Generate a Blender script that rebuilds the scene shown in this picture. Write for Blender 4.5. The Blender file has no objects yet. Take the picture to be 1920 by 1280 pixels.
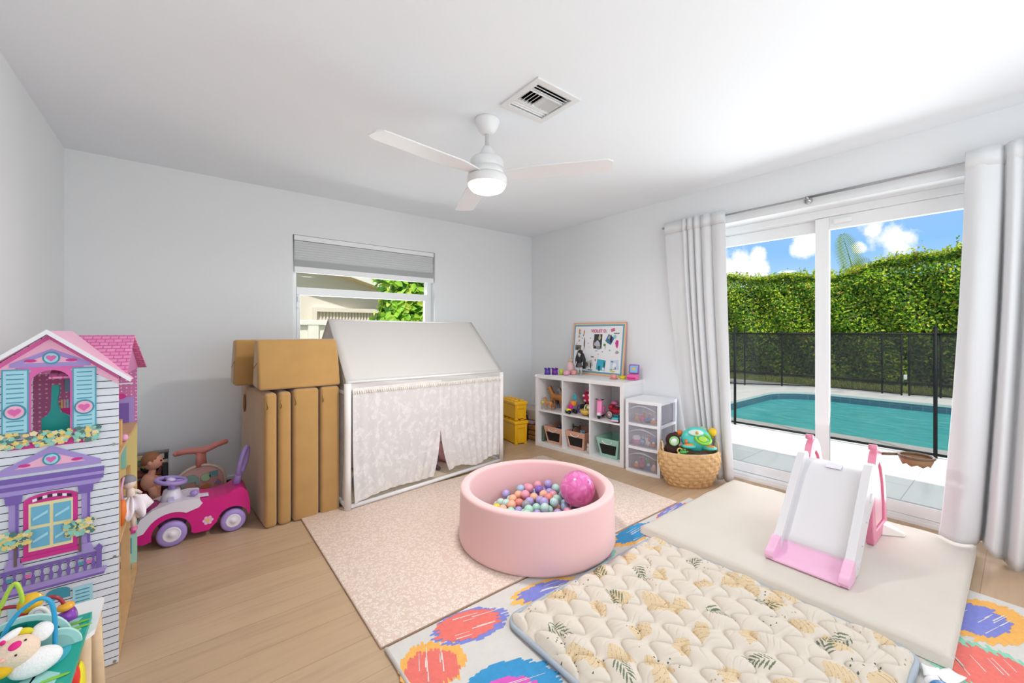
import bpy, bmesh, math, random
import numpy as np
from mathutils import Vector, Matrix, Euler
random.seed(11)
rng = np.random.default_rng(5)
COL = bpy.context.scene.collection
SC = bpy.context.scene
PI = math.pi

# ------------------------------------------------------------------ materials
def lin(c):
    if isinstance(c, str):
        c = tuple(int(c[i:i+2], 16) for i in (0, 2, 4))
    out = []
    for v in c[:3]:
        v = v / 255.0
        out.append(v / 12.92 if v <= .04045 else ((v + .055) / 1.055) ** 2.4)
    return (out[0], out[1], out[2], 1.0)

MATS = {}
def M(name, col='cccccc', rough=.5, metal=0, spec=.5, bump=0, bscale=200, emit=None, estr=0, alpha=1, trans=0, vary=0, vscale=8, sheen=0):
    if name in MATS:
        return MATS[name]
    m = bpy.data.materials.new(name); m.use_nodes = True
    nt = m.node_tree; b = nt.nodes['Principled BSDF']
    b.inputs['Base Color'].default_value = lin(col)
    b.inputs['Roughness'].default_value = rough
    b.inputs['Metallic'].default_value = metal
    b.inputs['Specular IOR Level'].default_value = spec
    b.inputs['Alpha'].default_value = alpha
    b.inputs['Transmission Weight'].default_value = trans
    if sheen: b.inputs['Sheen Weight'].default_value = sheen
    if emit:
        b.inputs['Emission Color'].default_value = lin(emit); b.inputs['Emission Strength'].default_value = estr
    tc = None
    if bump or vary:
        tc = nt.nodes.new('ShaderNodeTexCoord')
    if bump:
        n = nt.nodes.new('ShaderNodeTexNoise'); n.inputs['Scale'].default_value = bscale; n.inputs['Detail'].default_value = 4
        bp = nt.nodes.new('ShaderNodeBump'); bp.inputs['Strength'].default_value = bump; bp.inputs['Distance'].default_value = .004
        nt.links.new(tc.outputs['Object'], n.inputs['Vector'])
        nt.links.new(n.outputs['Fac'], bp.inputs['Height']); nt.links.new(bp.outputs['Normal'], b.inputs['Normal'])
    if vary:
        n2 = nt.nodes.new('ShaderNodeTexNoise'); n2.inputs['Scale'].default_value = vscale; n2.inputs['Detail'].default_value = 5
        hs = nt.nodes.new('ShaderNodeHueSaturation'); hs.inputs['Color'].default_value = lin(col)
        mr = nt.nodes.new('ShaderNodeMapRange'); mr.inputs['From Min'].default_value = .3; mr.inputs['From Max'].default_value = .7
        mr.inputs['To Min'].default_value = 1 - vary; mr.inputs['To Max'].default_value = 1 + vary
        nt.links.new(tc.outputs['Object'], n2.inputs['Vector']); nt.links.new(n2.outputs['Fac'], mr.inputs['Value'])
        nt.links.new(mr.outputs['Result'], hs.inputs['Value']); nt.links.new(hs.outputs['Color'], b.inputs['Base Color'])
    MATS[name] = m
    return m

class NT:
    """small node helper"""
    def __init__(s, name):
        s.m = bpy.data.materials.new(name); s.m.use_nodes = True; s.t = s.m.node_tree
        s.b = s.t.nodes['Principled BSDF']; s.out = s.t.nodes['Material Output']; MATS[name] = s.m
    def n(s, typ, **k):
        x = s.t.nodes.new(typ)
        for a, v in k.items():
            if a.startswith('i_'):
                key = a[2:].replace('_', ' ')
                x.inputs[key].default_value = v
            else: setattr(x, a, v)
        return x
    def l(s, a, b): s.t.links.new(a, b)
    def ramp(s, fac, stops, interp='LINEAR'):
        r = s.t.nodes.new('ShaderNodeValToRGB'); e = r.color_ramp.elements; r.color_ramp.interpolation = interp
        while len(e) < len(stops): e.new(.5)
        for q, (p, c) in zip(e, stops): q.position = p; q.color = lin(c) if not isinstance(c, float) else (c, c, c, 1)
        s.l(fac, r.inputs['Fac']); return r

# ------------------------------------------------------------------ geometry builder
class MB:
    def __init__(s): s.v = []; s.f = []; s.m = []; s.sm = []
    def add(s, vs, fs, m=0, sm=False):
        o = len(s.v); s.v.extend(tuple(v) for v in vs)
        for q in fs:
            s.f.append(tuple(i + o for i in q)); s.m.append(m); s.sm.append(sm)
        return s
    def bx(s, x0, x1, y0, y1, z0, z1, m=0):
        vs = [(x, y, z) for x in (x0, x1) for y in (y0, y1) for z in (z0, z1)]
        return s.add(vs, [(0,1,3,2),(4,6,7,5),(0,4,5,1),(2,3,7,6),(0,2,6,4),(1,5,7,3)], m)
    def box(s, c, size, m=0, R=None):
        vs = [Vector((x*size[0]/2, y*size[1]/2, z*size[2]/2)) for x in (-1,1) for y in (-1,1) for z in (-1,1)]
        if R is not None: vs = [R @ v for v in vs]
        return s.add([v + Vector(c) for v in vs], [(0,1,3,2),(4,6,7,5),(0,4,5,1),(2,3,7,6),(0,2,6,4),(1,5,7,3)], m)
    def rbox(s, c, size, r, m=0, R=None, seg=3):
        bm = bmesh.new(); bmesh.ops.create_cube(bm, size=1)
        for v in bm.verts: v.co = Vector((v.co.x*size[0], v.co.y*size[1], v.co.z*size[2]))
        r = min(r, min(size)*.49)
        bmesh.ops.bevel(bm, geom=bm.edges[:], offset=r, segments=seg, profile=.5, affect='EDGES')
        return s.frombm(bm, c, m, R, True)
    def frombm(s, bm, c=(0,0,0), m=0, R=None, sm=True):
        bm.verts.index_update()
        vs = [v.co.copy() for v in bm.verts]
        if R is not None: vs = [R @ v for v in vs]
        s.add([v + Vector(c) for v in vs], [[v.index for v in f.verts] for f in bm.faces], m, sm); bm.free(); return s
    def ell(s, c, rad, m=0, R=None, nu=16, nv=10, sm=True):
        if not hasattr(rad, '__len__'): rad = (rad, rad, rad)
        vs = [Vector((0,0,rad[2]))]
        for j in range(1, nv):
            t = PI*j/nv
            for i in range(nu):
                a = 2*PI*i/nu
                vs.append(Vector((rad[0]*math.sin(t)*math.cos(a), rad[1]*math.sin(t)*math.sin(a), rad[2]*math.cos(t))))
        vs.append(Vector((0,0,-rad[2])))
        fs = [(0, 1+i, 1+(i+1)%nu) for i in range(nu)]
        for j in range(nv-2):
            for i in range(nu):
                a = 1+j*nu+i; b = 1+j*nu+(i+1)%nu
                fs.append((a, a+nu, b+nu, b))
        L = len(vs)-1; o = 1+(nv-2)*nu
        fs += [(o+(i+1)%nu, o+i, L) for i in range(nu)]
        if R is not None: vs = [R @ v for v in vs]
        return s.add([v + Vector(c) for v in vs], fs, m, sm)
    def tube(s, pts, r, m=0, n=8, closed=False, caps=True, flat=None):
        pts = [Vector(p) for p in pts]; N = len(pts)
        rs = r if hasattr(r, '__len__') else [r]*N
        vs = []; prev = None
        for i, p in enumerate(pts):
            if closed: t = pts[(i+1)%N]-pts[(i-1)%N]
            else: t = pts[min(i+1, N-1)]-pts[max(i-1, 0)]
            if t.length < 1e-9: t = Vector((0,0,1))
            t.normalize()
            if prev is None:
                u = t.orthogonal().normalized()
                if abs(t.z) < .95:
                    u = t.cross(Vector((0,0,1))).normalized()
            else:
                u = prev - t*prev.dot(t)
                u = u.normalized() if u.length > 1e-6 else t.orthogonal().normalized()
            prev = u; w = t.cross(u)
            for k in range(n):
                a = 2*PI*k/n
                fu, fw = (1, 1) if flat is None else flat
                vs.append(p + (u*math.cos(a)*fu + w*math.sin(a)*fw)*rs[i])
        fs = []
        for i in range(N if closed else N-1):
            for k in range(n):
                a = i*n+k; b = i*n+(k+1)%n; j = (i+1)%N
                fs.append((a, b, j*n+(k+1)%n, j*n+k))
        if caps and not closed:
            fs.append(tuple(reversed(range(n)))); fs.append(tuple((N-1)*n+k for k in range(n)))
        return s.add(vs, fs, m, True)
    def lathe(s, prof, c=(0,0,0), m=0, n=28, R=None, sx=1, sy=1, sm=True, ms=None, cap=True):
        vs = []
        for (r, z) in prof:
            for k in range(n):
                a = 2*PI*k/n; vs.append(Vector((r*math.cos(a)*sx, r*math.sin(a)*sy, z)))
        if R is not None: vs = [R @ v for v in vs]
        vs = [v + Vector(c) for v in vs]
        for i in range(len(prof)-1):
            fs = [(i*n+k, i*n+(k+1)%n, (i+1)*n+(k+1)%n, (i+1)*n+k) for k in range(n)]
            if i == 0:
                base = len(s.v); s.v.extend(tuple(v) for v in vs)
            mm = ms[i] if ms else m
            for q in fs:
                s.f.append(tuple(x+base for x in q)); s.m.append(mm); s.sm.append(sm)
        if cap and prof[0][0] > 1e-4: s.f.append(tuple(base+k for k in reversed(range(n)))); s.m.append(ms[0] if ms else m); s.sm.append(False)
        if cap and prof[-1][0] > 1e-4: s.f.append(tuple(base+(len(prof)-1)*n+k for k in range(n))); s.m.append(ms[-1] if ms else m); s.sm.append(False)
        return s
    def prism(s, poly, d0, d1, plane='xz', m=0, sm=False):
        """poly in 2D; extruded along the missing axis from d0 to d1"""
        def P(a, b, d):
            return {'xz': (a, d, b), 'yz': (d, a, b), 'xy': (a, b, d)}[plane]
        n = len(poly)
        vs = [P(a, b, d0) for a, b in poly] + [P(a, b, d1) for a, b in poly]
        s.add(vs, [tuple(range(n)), tuple(reversed(range(n, 2*n)))], m, False)
        s.add(vs, [(i, (i+1)%n, n+(i+1)%n, n+i) for i in range(n)], m, sm)
        return s
    def torus(s, c, R, r, m=0, axis='z', n=24, k=8, sx=1, sy=1, rot=None):
        pts = []
        for i in range(n):
            a = 2*PI*i/n; p = Vector((R*math.cos(a)*sx, R*math.sin(a)*sy, 0))
            if axis == 'y': p = Vector((p.x, 0, p.y))
            if axis == 'x': p = Vector((0, p.x, p.y))
            if rot is not None: p = rot @ p
            pts.append(p + Vector(c))
        return s.tube(pts, r, m, k, closed=True)
    def xf(s, mat):
        s.v = [tuple(mat @ Vector(v)) for v in s.v]; return s

def setp(o, label=None, cat=None, group=None, kind=None):
    if label: o['label'] = label
    if cat: o['category'] = cat
    if group: o['group'] = group
    if kind: o['kind'] = kind
    return o

def thing(name, label, cat, loc=(0,0,0), rz=0, group=None):
    o = bpy.data.objects.new(name, None); COL.objects.link(o)
    o.location = loc; o.rotation_euler = (0, 0, rz); o.empty_display_size = .05
    return setp(o, label, cat, group)

def part(parent, name, mb, mats, world=False, bevel=0, sub=0, remesh=0, label=None, kind=None, solid=0, rs=True):
    if not isinstance(mats, (list, tuple)): mats = [mats]
    me = bpy.data.meshes.new(name)
    vs = mb.v
    if world and parent is not None:
        par = parent; off = Vector((0,0,0))
        L = Vector(par.location)
        if par.parent: L = L + Vector(par.parent.location)
        vs = [tuple(Vector(v) - L) for v in vs]
    me.from_pydata(vs, [], mb.f)
    for m in mats: me.materials.append(m)
    me.polygons.foreach_set('material_index', mb.m)
    me.polygons.foreach_set('use_smooth', mb.sm)
    me.update()
    o = bpy.data.objects.new(name, me); COL.objects.link(o)
    if parent is not None: o.parent = parent
    if remesh:
        d = o.modifiers.new('remesh', 'REMESH'); d.mode = 'VOXEL'; d.voxel_size = remesh; d.use_smooth_shade = True
        d = o.modifiers.new('smooth', 'SMOOTH'); d.factor = .5; d.iterations = 4
    if solid:
        d = o.modifiers.new('solid', 'SOLIDIFY'); d.thickness = solid
    if bevel:
        d = o.modifiers.new('bevel', 'BEVEL'); d.width = bevel; d.segments = 2; d.limit_method = 'ANGLE'; d.angle_limit = .7
    if sub:
        d = o.modifiers.new('subdivision', 'SUBSURF'); d.levels = sub; d.render_levels = sub
    return setp(o, label, kind=kind)

def solo(name, mb, mats, label, cat, loc=(0,0,0), rz=0, group=None, kind=None, **k):
    """a thing that is one mesh (geometry given in local coordinates)"""
    o = part(None, name, mb, mats, **k); o.location = loc; o.rotation_euler = (0, 0, rz)
    return setp(o, label, cat, group, kind)

def struct(name, mb, mats, parent=None, **k):
    o = part(parent, name, mb, mats, **k)
    if parent is None: o['kind'] = 'structure'
    return o

def RX(a): return Matrix.Rotation(a, 3, 'X')
def RY(a): return Matrix.Rotation(a, 3, 'Y')
def RZ(a): return Matrix.Rotation(a, 3, 'Z')
def arc(cx, cz, r, a0, a1, n, ry=None):
    ry = r if ry is None else ry
    return [(cx+r*math.cos(a0+(a1-a0)*i/n), cz+ry*math.sin(a0+(a1-a0)*i/n)) for i in range(n+1)]
def heart(cx, cz, w):
    pts = []
    for i in range(24):
        t = 2*PI*i/24
        pts.append((cx + w/32*16*math.sin(t)**3, cz + w/32*(13*math.cos(t)-5*math.cos(2*t)-2*math.cos(3*t)-math.cos(4*t))))
    return pts
# ------------------------------------------------------------------ camera
cam = bpy.data.cameras.new('camera'); co = bpy.data.objects.new('camera', cam); COL.objects.link(co)
cam.sensor_width = 36; cam.lens = 766/1920*36; cam.shift_y = -18/1920; cam.clip_start = .05; cam.clip_end = 500
co.location = (0, 0, 1.23); co.rotation_euler = (PI/2, 0, -math.radians(38.62))
SC.camera = co
SC.view_settings.view_transform = 'Standard'; SC.view_settings.look = 'None'; SC.view_settings.gamma = 1
SC.view_settings.exposure = .17; SC.view_settings.use_curve_mapping = False
SC.cycles.max_bounces = 10; SC.cycles.diffuse_bounces = 5; SC.cycles.transparent_max_bounces = 16
SC.cycles.sample_clamp_indirect = 8; SC.cycles.use_denoising = True
SC.cycles.caustics_reflective = False; SC.cycles.caustics_refractive = False

# ------------------------------------------------------------------ shared materials
paint = M('wall_paint', 'e9ebed', .75, spec=.2, bump=.06, bscale=90)
ceilm = M('ceiling_paint', 'eef2f6', .85, spec=.1, bump=.08, bscale=60)
trimw = M('white_trim', 'f0f0f0', .4)
white_plastic = M('white_plastic', 'f1f1f2', .35)
pvc = M('white_window_frame', 'eff0f1', .3)
fabric_white = M('white_curtain_cloth', 'e0e1e3', .9, spec=.1, bump=.15, bscale=500, sheen=.2)
dark = M('near_black', '17181c', .5)
black_metal = M('black_metal', '22252d', .4)
chrome = M('brushed_nickel', 'b4b4b6', .3, metal=1)

def wood_floor():
    q = NT('oak_plank_floor'); g = q.n('ShaderNodeNewGeometry')
    br = q.n('ShaderNodeTexBrick'); br.offset = .37; br.squash = 1
    br.inputs['Scale'].default_value = 1; br.inputs['Brick Width'].default_value = 1.5; br.inputs['Row Height'].default_value = .19
    br.inputs['Mortar Size'].default_value = .0011; br.inputs['Mortar Smooth'].default_value = .2; br.inputs['Bias'].default_value = 0
    br.inputs['Color1'].default_value = lin('c2a688'); br.inputs['Color2'].default_value = lin('b99c7d'); br.inputs['Mortar'].default_value = lin('97795b')
    mp = q.n('ShaderNodeMapping'); mp.inputs['Location'].default_value = (.34, .062, 0)
    q.l(g.outputs['Position'], mp.inputs['Vector']); q.l(mp.outputs['Vector'], br.inputs['Vector'])
    mg = q.n('ShaderNodeMapping'); mg.inputs['Scale'].default_value = (1.1, 16, 1)
    q.l(g.outputs['Position'], mg.inputs['Vector'])
    no = q.n('ShaderNodeTexNoise', i_Scale=1.6, i_Detail=8, i_Roughness=.65); q.l(mg.outputs['Vector'], no.inputs['Vector'])
    no2 = q.n('ShaderNodeTexNoise', i_Scale=1.8, i_Detail=3); q.l(g.outputs['Position'], no2.inputs['Vector'])
    r1 = q.ramp(no.outputs['Fac'], [(.28, .84), (.5, 1.0), (.72, 1.05)]); r2 = q.ramp(no2.outputs['Fac'], [(.3, .95), (.7, 1.05)])
    m1 = q.n('ShaderNodeMix', data_type='RGBA', blend_type='MULTIPLY'); m1.inputs[0].default_value = 1
    m2 = q.n('ShaderNodeMix', data_type='RGBA', blend_type='MULTIPLY'); m2.inputs[0].default_value = 1
    q.l(br.outputs['Color'], m1.inputs[6]); q.l(r1.outputs['Color'], m1.inputs[7]); q.l(m1.outputs[2], m2.inputs[6]); q.l(r2.outputs['Color'], m2.inputs[7])
    q.l(m2.outputs[2], q.b.inputs['Base Color']); q.b.inputs['Roughness'].default_value = .42; q.b.inputs['Specular IOR Level'].default_value = .35
    bp = q.n('ShaderNodeBump', i_Strength=.25, i_Distance=.002); q.l(br.outputs['Fac'], bp.inputs['Height']); bp.invert = True
    q.l(bp.outputs['Normal'], q.b.inputs['Normal'])
    return q.m
def glass_mat(name, tint='ffffff', refl=1.0):
    q = NT(name); q.t.nodes.remove(q.b)
    tr = q.n('ShaderNodeBsdfTransparent'); tr.inputs['Color'].default_value = lin(tint)
    gl = q.n('ShaderNodeBsdfGlossy', i_Roughness=.02); fr = q.n('ShaderNodeFresnel', i_IOR=1.13)
    mx = q.n('ShaderNodeMixShader'); q.l(fr.outputs['Fac'], mx.inputs['Fac']); q.l(tr.outputs[0], mx.inputs[1]); q.l(gl.outputs[0], mx.inputs[2])
    q.l(mx.outputs[0], q.out.inputs['Surface']); return q.m
def veil_mat(name, col, a, rough=.8):
    q = NT(name); q.b.inputs['Base Color'].default_value = lin(col); q.b.inputs['Roughness'].default_value = rough
    q.b.inputs['Alpha'].default_value = a; return q.m
GLASS = glass_mat('clear_glass', 'fbfdfd')

# ------------------------------------------------------------------ room shell
XL, XR, YB, YF, H = -.625, 3.47, 3.94, -1.3, 2.44
struct('floor', MB().bx(XL-.15, 3.72, YF-.15, YB+.2, -.12, 0), wood_floor())
# ceiling with the cut-out for the air vent
vx0, vx1, vy0, vy1 = 1.335, 1.575, 1.465, 1.705
b = MB()
for r in ((XL-.2, vx0, YF-.2, YB+.35), (vx1, 3.9, YF-.2, YB+.35), (vx0, vx1, YF-.2, vy0), (vx0, vx1, vy1, YB+.35)): b.bx(*r, H, H+.2)
struct('ceiling', b, ceilm)
# back wall with window opening
wx0, wx1, wz0, wz1 = .723, 2.09, .98, 2.075
b = MB()
for r in ((XL-.2, wx0, 0, H), (wx1, 3.75, 0, H), (wx0, wx1, 0, wz0), (wx0, wx1, wz1, H)): b.bx(r[0], r[1], YB, YB+.2, r[2], r[3])
struct('wall_back', b, paint)
# right wall with the sliding-door opening
dy0, dy1, dz1 = -.06, 1.88, 2.12
b = MB()
for r in ((YF-.2, dy0, 0, H), (dy1, YB, 0, H), (dy0, dy1, dz1, H)): b.bx(XR, XR+.28, r[0], r[1], r[2], r[3])
struct('wall_right', b, paint)
struct('wall_left', MB().bx(XL-.2, XL, YF-.2, YB, 0, H), paint)
# wall behind the camera; its wide opening is invented to admit fill light
b = MB()
for r in ((XL, 0.0, 0, H), (2.9, XR, 0, H), (0.0, 2.9, 2.15, H), (0.0, 2.9, 0, .5)): b.bx(r[0], r[1], YF-.2, YF, r[2], r[3])
struct('wall_front', b, paint)
struct('baseboard_back', MB().bx(XL, XR, YB-.014, YB, 0, .09), trimw, bevel=.004)
struct('baseboard_left', MB().bx(XL, XL+.014, YF, YB-.014, 0, .09), trimw, bevel=.004)
struct('baseboard_right', MB().bx(XR-.014, XR, dy1+.02, YB-.014, 0, .09).bx(XR-.014, XR, YF, dy0-.02, 0, .09), trimw, bevel=.004)

# ------------------------------------------------------------------ window in the back wall
w = thing('window_1', None, None, (1.406, 4.03, wz0)); w['kind'] = 'structure'
b = MB(); y0, y1 = 4.03, 4.11
b.bx(wx0, wx0+.045, y0, y1, wz0, wz1).bx(wx1-.045, wx1, y0, y1, wz0, wz1).bx(wx0+.045, wx1-.045, y0, y1, wz1-.05, wz1).bx(wx0+.045, wx1-.045, y0, y1, wz0, wz0+.05)
part(w, 'window_frame', b, pvc, True, bevel=.004)
b = MB(); b.bx(wx0+.045, wx1-.045, y0-.008, y1-.03, 1.562, 1.63)
b.bx(wx0+.045, wx0+.075, y0-.004, y1-.035, wz0+.05, 1.562).bx(wx1-.075, wx1-.045, y0-.004, y1-.035, wz0+.05, 1.562).bx(wx0+.075, wx1-.075, y0-.004, y1-.035, wz0+.05, wz0+.09)
part(w, 'window_sash', b, pvc, True, bevel=.004)
part(w, 'window_pane', MB().bx(wx0+.045, wx1-.045, 4.085, 4.09, 1.63, wz1-.05), GLASS, True)
part(w, 'window_pane', MB().bx(wx0+.075, wx1-.075, 4.05, 4.055, wz0+.09, 1.562), GLASS, True)
b = MB(); b.bx(wx0+.052, wx0+.062, 4.0, 4.024, 1.5, 1.545).bx(wx0+.05, wx0+.068, 4.005, 4.024, 1.44, 1.45)
part(w, 'sash_latch', b, white_plastic, True)
struct('trim_1', MB().bx(wx0-.01, wx1+.01, YB-.02, 4.03, wz0-.025, wz0), trimw, bevel=.004)
# honeycomb shade inside the reveal
shade = thing('pleated_blind', 'white pleated shade half lowered in the back wall window', 'blind', (1.406, 3.97, 2.06))
part(shade, 'head_rail', MB().bx(wx0+.012, wx1-.012, 3.945, 3.995, 2.03, 2.073), M('blind_rail', 'f0f1f2', .4), True, bevel=.003)
b = MB(); z = 2.03; pl = []
hts = [.021]*8 + [.012]*5
for i, hgt in enumerate(hts):
    pl += [(3.942, z - hgt*.35), (3.970, z - hgt)]; z -= hgt
pl = [(3.970, 2.03)] + pl
back = [(3.990 + (3.968-a)*.3, c) for a, c in reversed(pl)]
b.prism(pl + back, wx0+.016, wx1-.016, 'yz')
part(shade, 'pleated_fabric', b, M('blind_cloth', 'eeeff0', .85, spec=.1), True)
part(shade, 'bottom_rail', MB().bx(wx0+.014, wx1-.014, 3.944, 3.99, z-.05, z), M('blind_rail'), True, bevel=.005)

# ------------------------------------------------------------------ sliding glass door
d = thing('door_1', None, None, (3.69, .91, 0)); d['kind'] = 'structure'
b = MB(); fx0, fx1 = 3.635, 3.75
b.bx(fx0, fx1, dy0, dy0+.05, 0, dz1).bx(fx0, fx1, dy1-.05, dy1, 0, dz1).bx(fx0, fx1, dy0+.05, dy1-.05, 2.065, dz1)
part(d, 'door_frame', b, pvc, True, bevel=.004)
b = MB().bx(fx0, fx1, dy0+.05, dy1-.05, 0, .025)
for x in (3.64, 3.69, 3.735): b.bx(x, x+.008, dy0+.05, dy1-.05, .025, .045)
part(d, 'sill_track', b, pvc, True, bevel=.002)
def panel(x0, x1, ya, yb, sa, sb):
    f = MB(); f.bx(x0, x1, ya, ya+sa, .045, 2.062).bx(x0, x1, yb-sb, yb, .045, 2.062).bx(x0, x1, ya+sa, yb-sb, 1.972, 2.062).bx(x0, x1, ya+sa, yb-sb, .045, .125)
    o = part(d, 'sliding_panel', f, pvc, True, bevel=.004)
    g = MB().bx((x0+x1)/2-.003, (x0+x1)/2+.003, ya+sa, yb-sb, .125, 1.972)
    gm = part(o, 'glass_pane', g, GLASS); 
    for v in gm.data.vertices: v.co = v.co - Vector(d.location)
    return o
panel(3.70, 3.735, .90, dy1-.05, .075, .08)
panel(3.648, 3.684, dy0+.05, .965, .08, .085)
part(d, 'jamb_stop', MB().bx(3.684, 3.70, .93, .962, .045, 2.062), pvc, True)
solo('door_sensor', MB().rbox((0,0,0), (.022, .105, .035), .006), white_plastic, 'small white sensor box on the top rail of the sliding door', 'sensor', (3.637, .80, 2.022))

# ------------------------------------------------------------------ curtain rod and curtains
rod = thing('curtain_rod', 'thin grey metal curtain rod above the sliding door', 'curtain rod', (3.437, .93, 2.18))
part(rod, 'rod', MB().tube([(3.437, -.45, 2.18), (3.437, 2.06, 2.18)], .007, n=10).tube([(3.437, -.45, 2.18), (3.437, .95, 2.18)], .009, n=10), chrome, True)
b = MB().lathe([(.024, 0), (.024, .008), (.012, .012), (.007, .03)], (0,0,0), R=RY(-PI/2), n=18).xf(Matrix.Translation((3.47, .955, 2.165))); b.tube([(3.437, .955, 2.165), (3.437, .955, 2.188)], .012, n=10)
part(rod, 'bracket', b, chrome, True)
part(rod, 'finial', MB().ell((3.437, 2.07, 2.18), .012, nu=12, nv=8), chrome, True)

def curtain(name, label, top, bot, folds, depth, zt, zb, seed, xt, xb, hem=None, grow=.0):
    """top/bot: (y_start, y_end); folds: list of (relative width, depth)"""
    nu, nv = 150, 44; b = MB(); vs = []
    r = random.Random(seed)
    edges = [0]; 
    for wd, dp in folds: edges.append(edges[-1]+wd)
    tot = edges[-1]
    for j in range(nv+1):
        t = j/nv; z = zt + (zb-zt)*t
        for i in range(nu+1):
            s = i/nu; q = s*tot
            k = min(max(0, next((n for n in range(len(folds)) if q <= edges[n+1]), len(folds)-1)), len(folds)-1)
            u = (q-edges[k])/folds[k][0]
            f = folds[k][1]*math.sin(PI*u)
            ya = top[0]+(top[1]-top[0])*s; yb = bot[0]+(bot[1]-bot[0])*s
            e = t**1.6
            y = ya*(1-e)+yb*e
            amp = depth*(.55+.45*min(1, t*3))*(1+grow*t)
            e2 = t**.7; x = xt*(1-e2)+xb*e2 - amp*f
            x += .006*math.sin(9*t+7*s+seed)*t + .003*math.sin(31*s+5*t+seed)*t
            zz = z
            if t > .93 and hem: zz = z + hem(s)*((t-.93)/.07)
            vs.append((x, y, zz))
    fs = [(j*(nu+1)+i, j*(nu+1)+i+1, (j+1)*(nu+1)+i+1, (j+1)*(nu+1)+i) for j in range(nv) for i in range(nu)]
    o = MB().add(vs, fs, 0, True)
    root = thing(name, label, 'curtain', (xb, (bot[0]+bot[1])/2, 0))
    part(root, 'curtain_cloth', o, fabric_white, True, solid=.004)
    hd = MB(); hv = []
    for zz in (zt+.012, zt-.09):
        for i in range(nu+1): 
            x, y, _ = vs[i]; hv.append((x-.004, y, zz))
    hd.add(hv, [(i, i+1, nu+2+i, nu+1+i) for i in range(nu)], 0, True)
    part(root, 'curtain_heading', hd, fabric_white, True, solid=.003)
    return root
curtain('curtain', 'white curtain hanging beside the woven toy basket', (2.03, 1.50), (1.80, 1.455),
        [(2.6,.12),(.5,.9),(.3,-1.1),(.6,.9),(.3,-1.1),(.6,1),(.4,-1.1),(1.0,.9),(.45,-1),(1.6,.9)], .027, 2.20, .02, 3, 3.394, 3.444)
curtain('curtain', 'white curtain at the right edge, its hem spread on the floor', (.20, -.42), (.30, -.40),
        [(1.5,.9),(.35,-1.3),(.55,.9),(.3,-.5),(.6,1.1),(.35,-1.4),(.9,1.2),(.4,-1.3),(1,1),(.4,-1),(1.2,1)], .046, 2.21, .012, 8, 3.372, 3.365,
        hem=lambda s: .064*min(1, max(0, (.34-s)/.08)), grow=.35)

# ------------------------------------------------------------------ ceiling fan
fanw = M('fan_white', 'e9e9ea', .38)
FX, FY = 1.345, 1.912
fan = thing('ceiling_fan', 'white three bladed ceiling fan with a lit round lamp', 'ceiling fan', (FX, FY, H))
def fl(prof, mat, name, ms=None): return part(fan, name, MB().lathe(prof, n=40), mat)
fl([(.071, 0), (.071, -.012), (.066, -.03), (.05, -.062), (.034, -.078), (.02, -.083), (.001, -.083)], fanw, 'canopy')
fl([(.0115, -.07), (.0115, -.15), (.02, -.15), (.03, -.165), (.047, -.2), (.052, -.215)], fanw, 'downrod')
fl([(.03, -.2), (.052, -.212), (.085, -.222), (.094, -.235), (.096, -.262), (.0955, -.275), (.0935, -.278), (.0935, -.281), (.101, -.284), (.107, -.305), (.1095, -.318), (.107, -.322), (.06, -.322)], fanw, 'motor_housing')
fl([(.05, -.322), (.11, -.325), (.113, -.332), (.114, -.368), (.111, -.372), (.108, -.372)], fanw, 'light_ring')
fl([(.107, -.37), (.104, -.384), (.09, -.402), (.055, -.416), (.0, -.42)], M('lit_lens', 'fff4ea', .4, emit='ffeede', estr=2.2), 'light_lens')
for k, a in enumerate((187.5, 308, 68.5)):
    b = MB(); n = 26; top = []; L = .70
    up, lo = [], []
    for i in range(n+1):
        t = i/n; r = .075 + (L-.075)*t
        wl = .040 + .042*min(1, t*4)**.8 - .010*t      # leading half width
        wt = .034 + .030*min(1, t*3) - .004*t
        if t > .94: 
            c = math.sqrt(max(0, 1-((t-.94)/.06)**2)); wl *= .55+.45*c; wt *= .55+.45*c
        pit = math.radians(-5)
        up.append((r, wl*math.cos(pit), wl*math.sin(pit))); lo.append((r, -wt*math.cos(pit), -wt*math.sin(pit)))
    vs = []
    for (p, q) in zip(up, lo):
        vs += [(p[0], p[1], p[2]+.004), (q[0], q[1], q[2]+.004), (q[0], q[1], q[2]-.004), (p[0], p[1], p[2]-.004)]
    fs = []
    for i in range(n):
        o = i*4
        for e in range(4): fs.append((o+e, o+(e+1)%4, o+4+(e+1)%4, o+4+e))
    fs += [(0,3,2,1), (n*4, n*4+1, n*4+2, n*4+3)]
    b.add(vs, fs)
    b.xf(Matrix.Translation((0,0,-.318)) @ Matrix.Rotation(math.radians(a), 4, 'Z'))
    part(fan, 'blade', b, fanw, bevel=.002)
# ------------------------------------------------------------------ air vent
vent = thing('air_vent', 'square white louvred air vent on the ceiling beside the fan', 'air vent', (1.455, 1.585, H))
ventw = M('vent_white', 'e6e6e6', .4)
b = MB(); a0, a1, c0, c1 = 1.305, 1.605, 1.434, 1.738
b.bx(a0, a1, c0, vy0+.004, H-.009, H).bx(a0, a1, vy1-.004, c1, H-.009, H).bx(a0, vx0+.004, vy0+.004, vy1-.004, H-.009, H).bx(vx1-.004, a1, vy0+.004, vy1-.004, H-.009, H)
part(vent, 'vent_frame', b, ventw, True, bevel=.002)
b = MB().bx(vx0, vx1, vy0, vy1, H+.14, H+.16); 
b.bx(vx0-.01, vx0, vy0, vy1, H+.02, H+.15).bx(vx1, vx1+.01, vy0, vy1, H+.02, H+.15).bx(vx0, vx1, vy0-.01, vy0, H+.02, H+.15).bx(vx0, vx1, vy1, vy1+.01, H+.02, H+.15)
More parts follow.
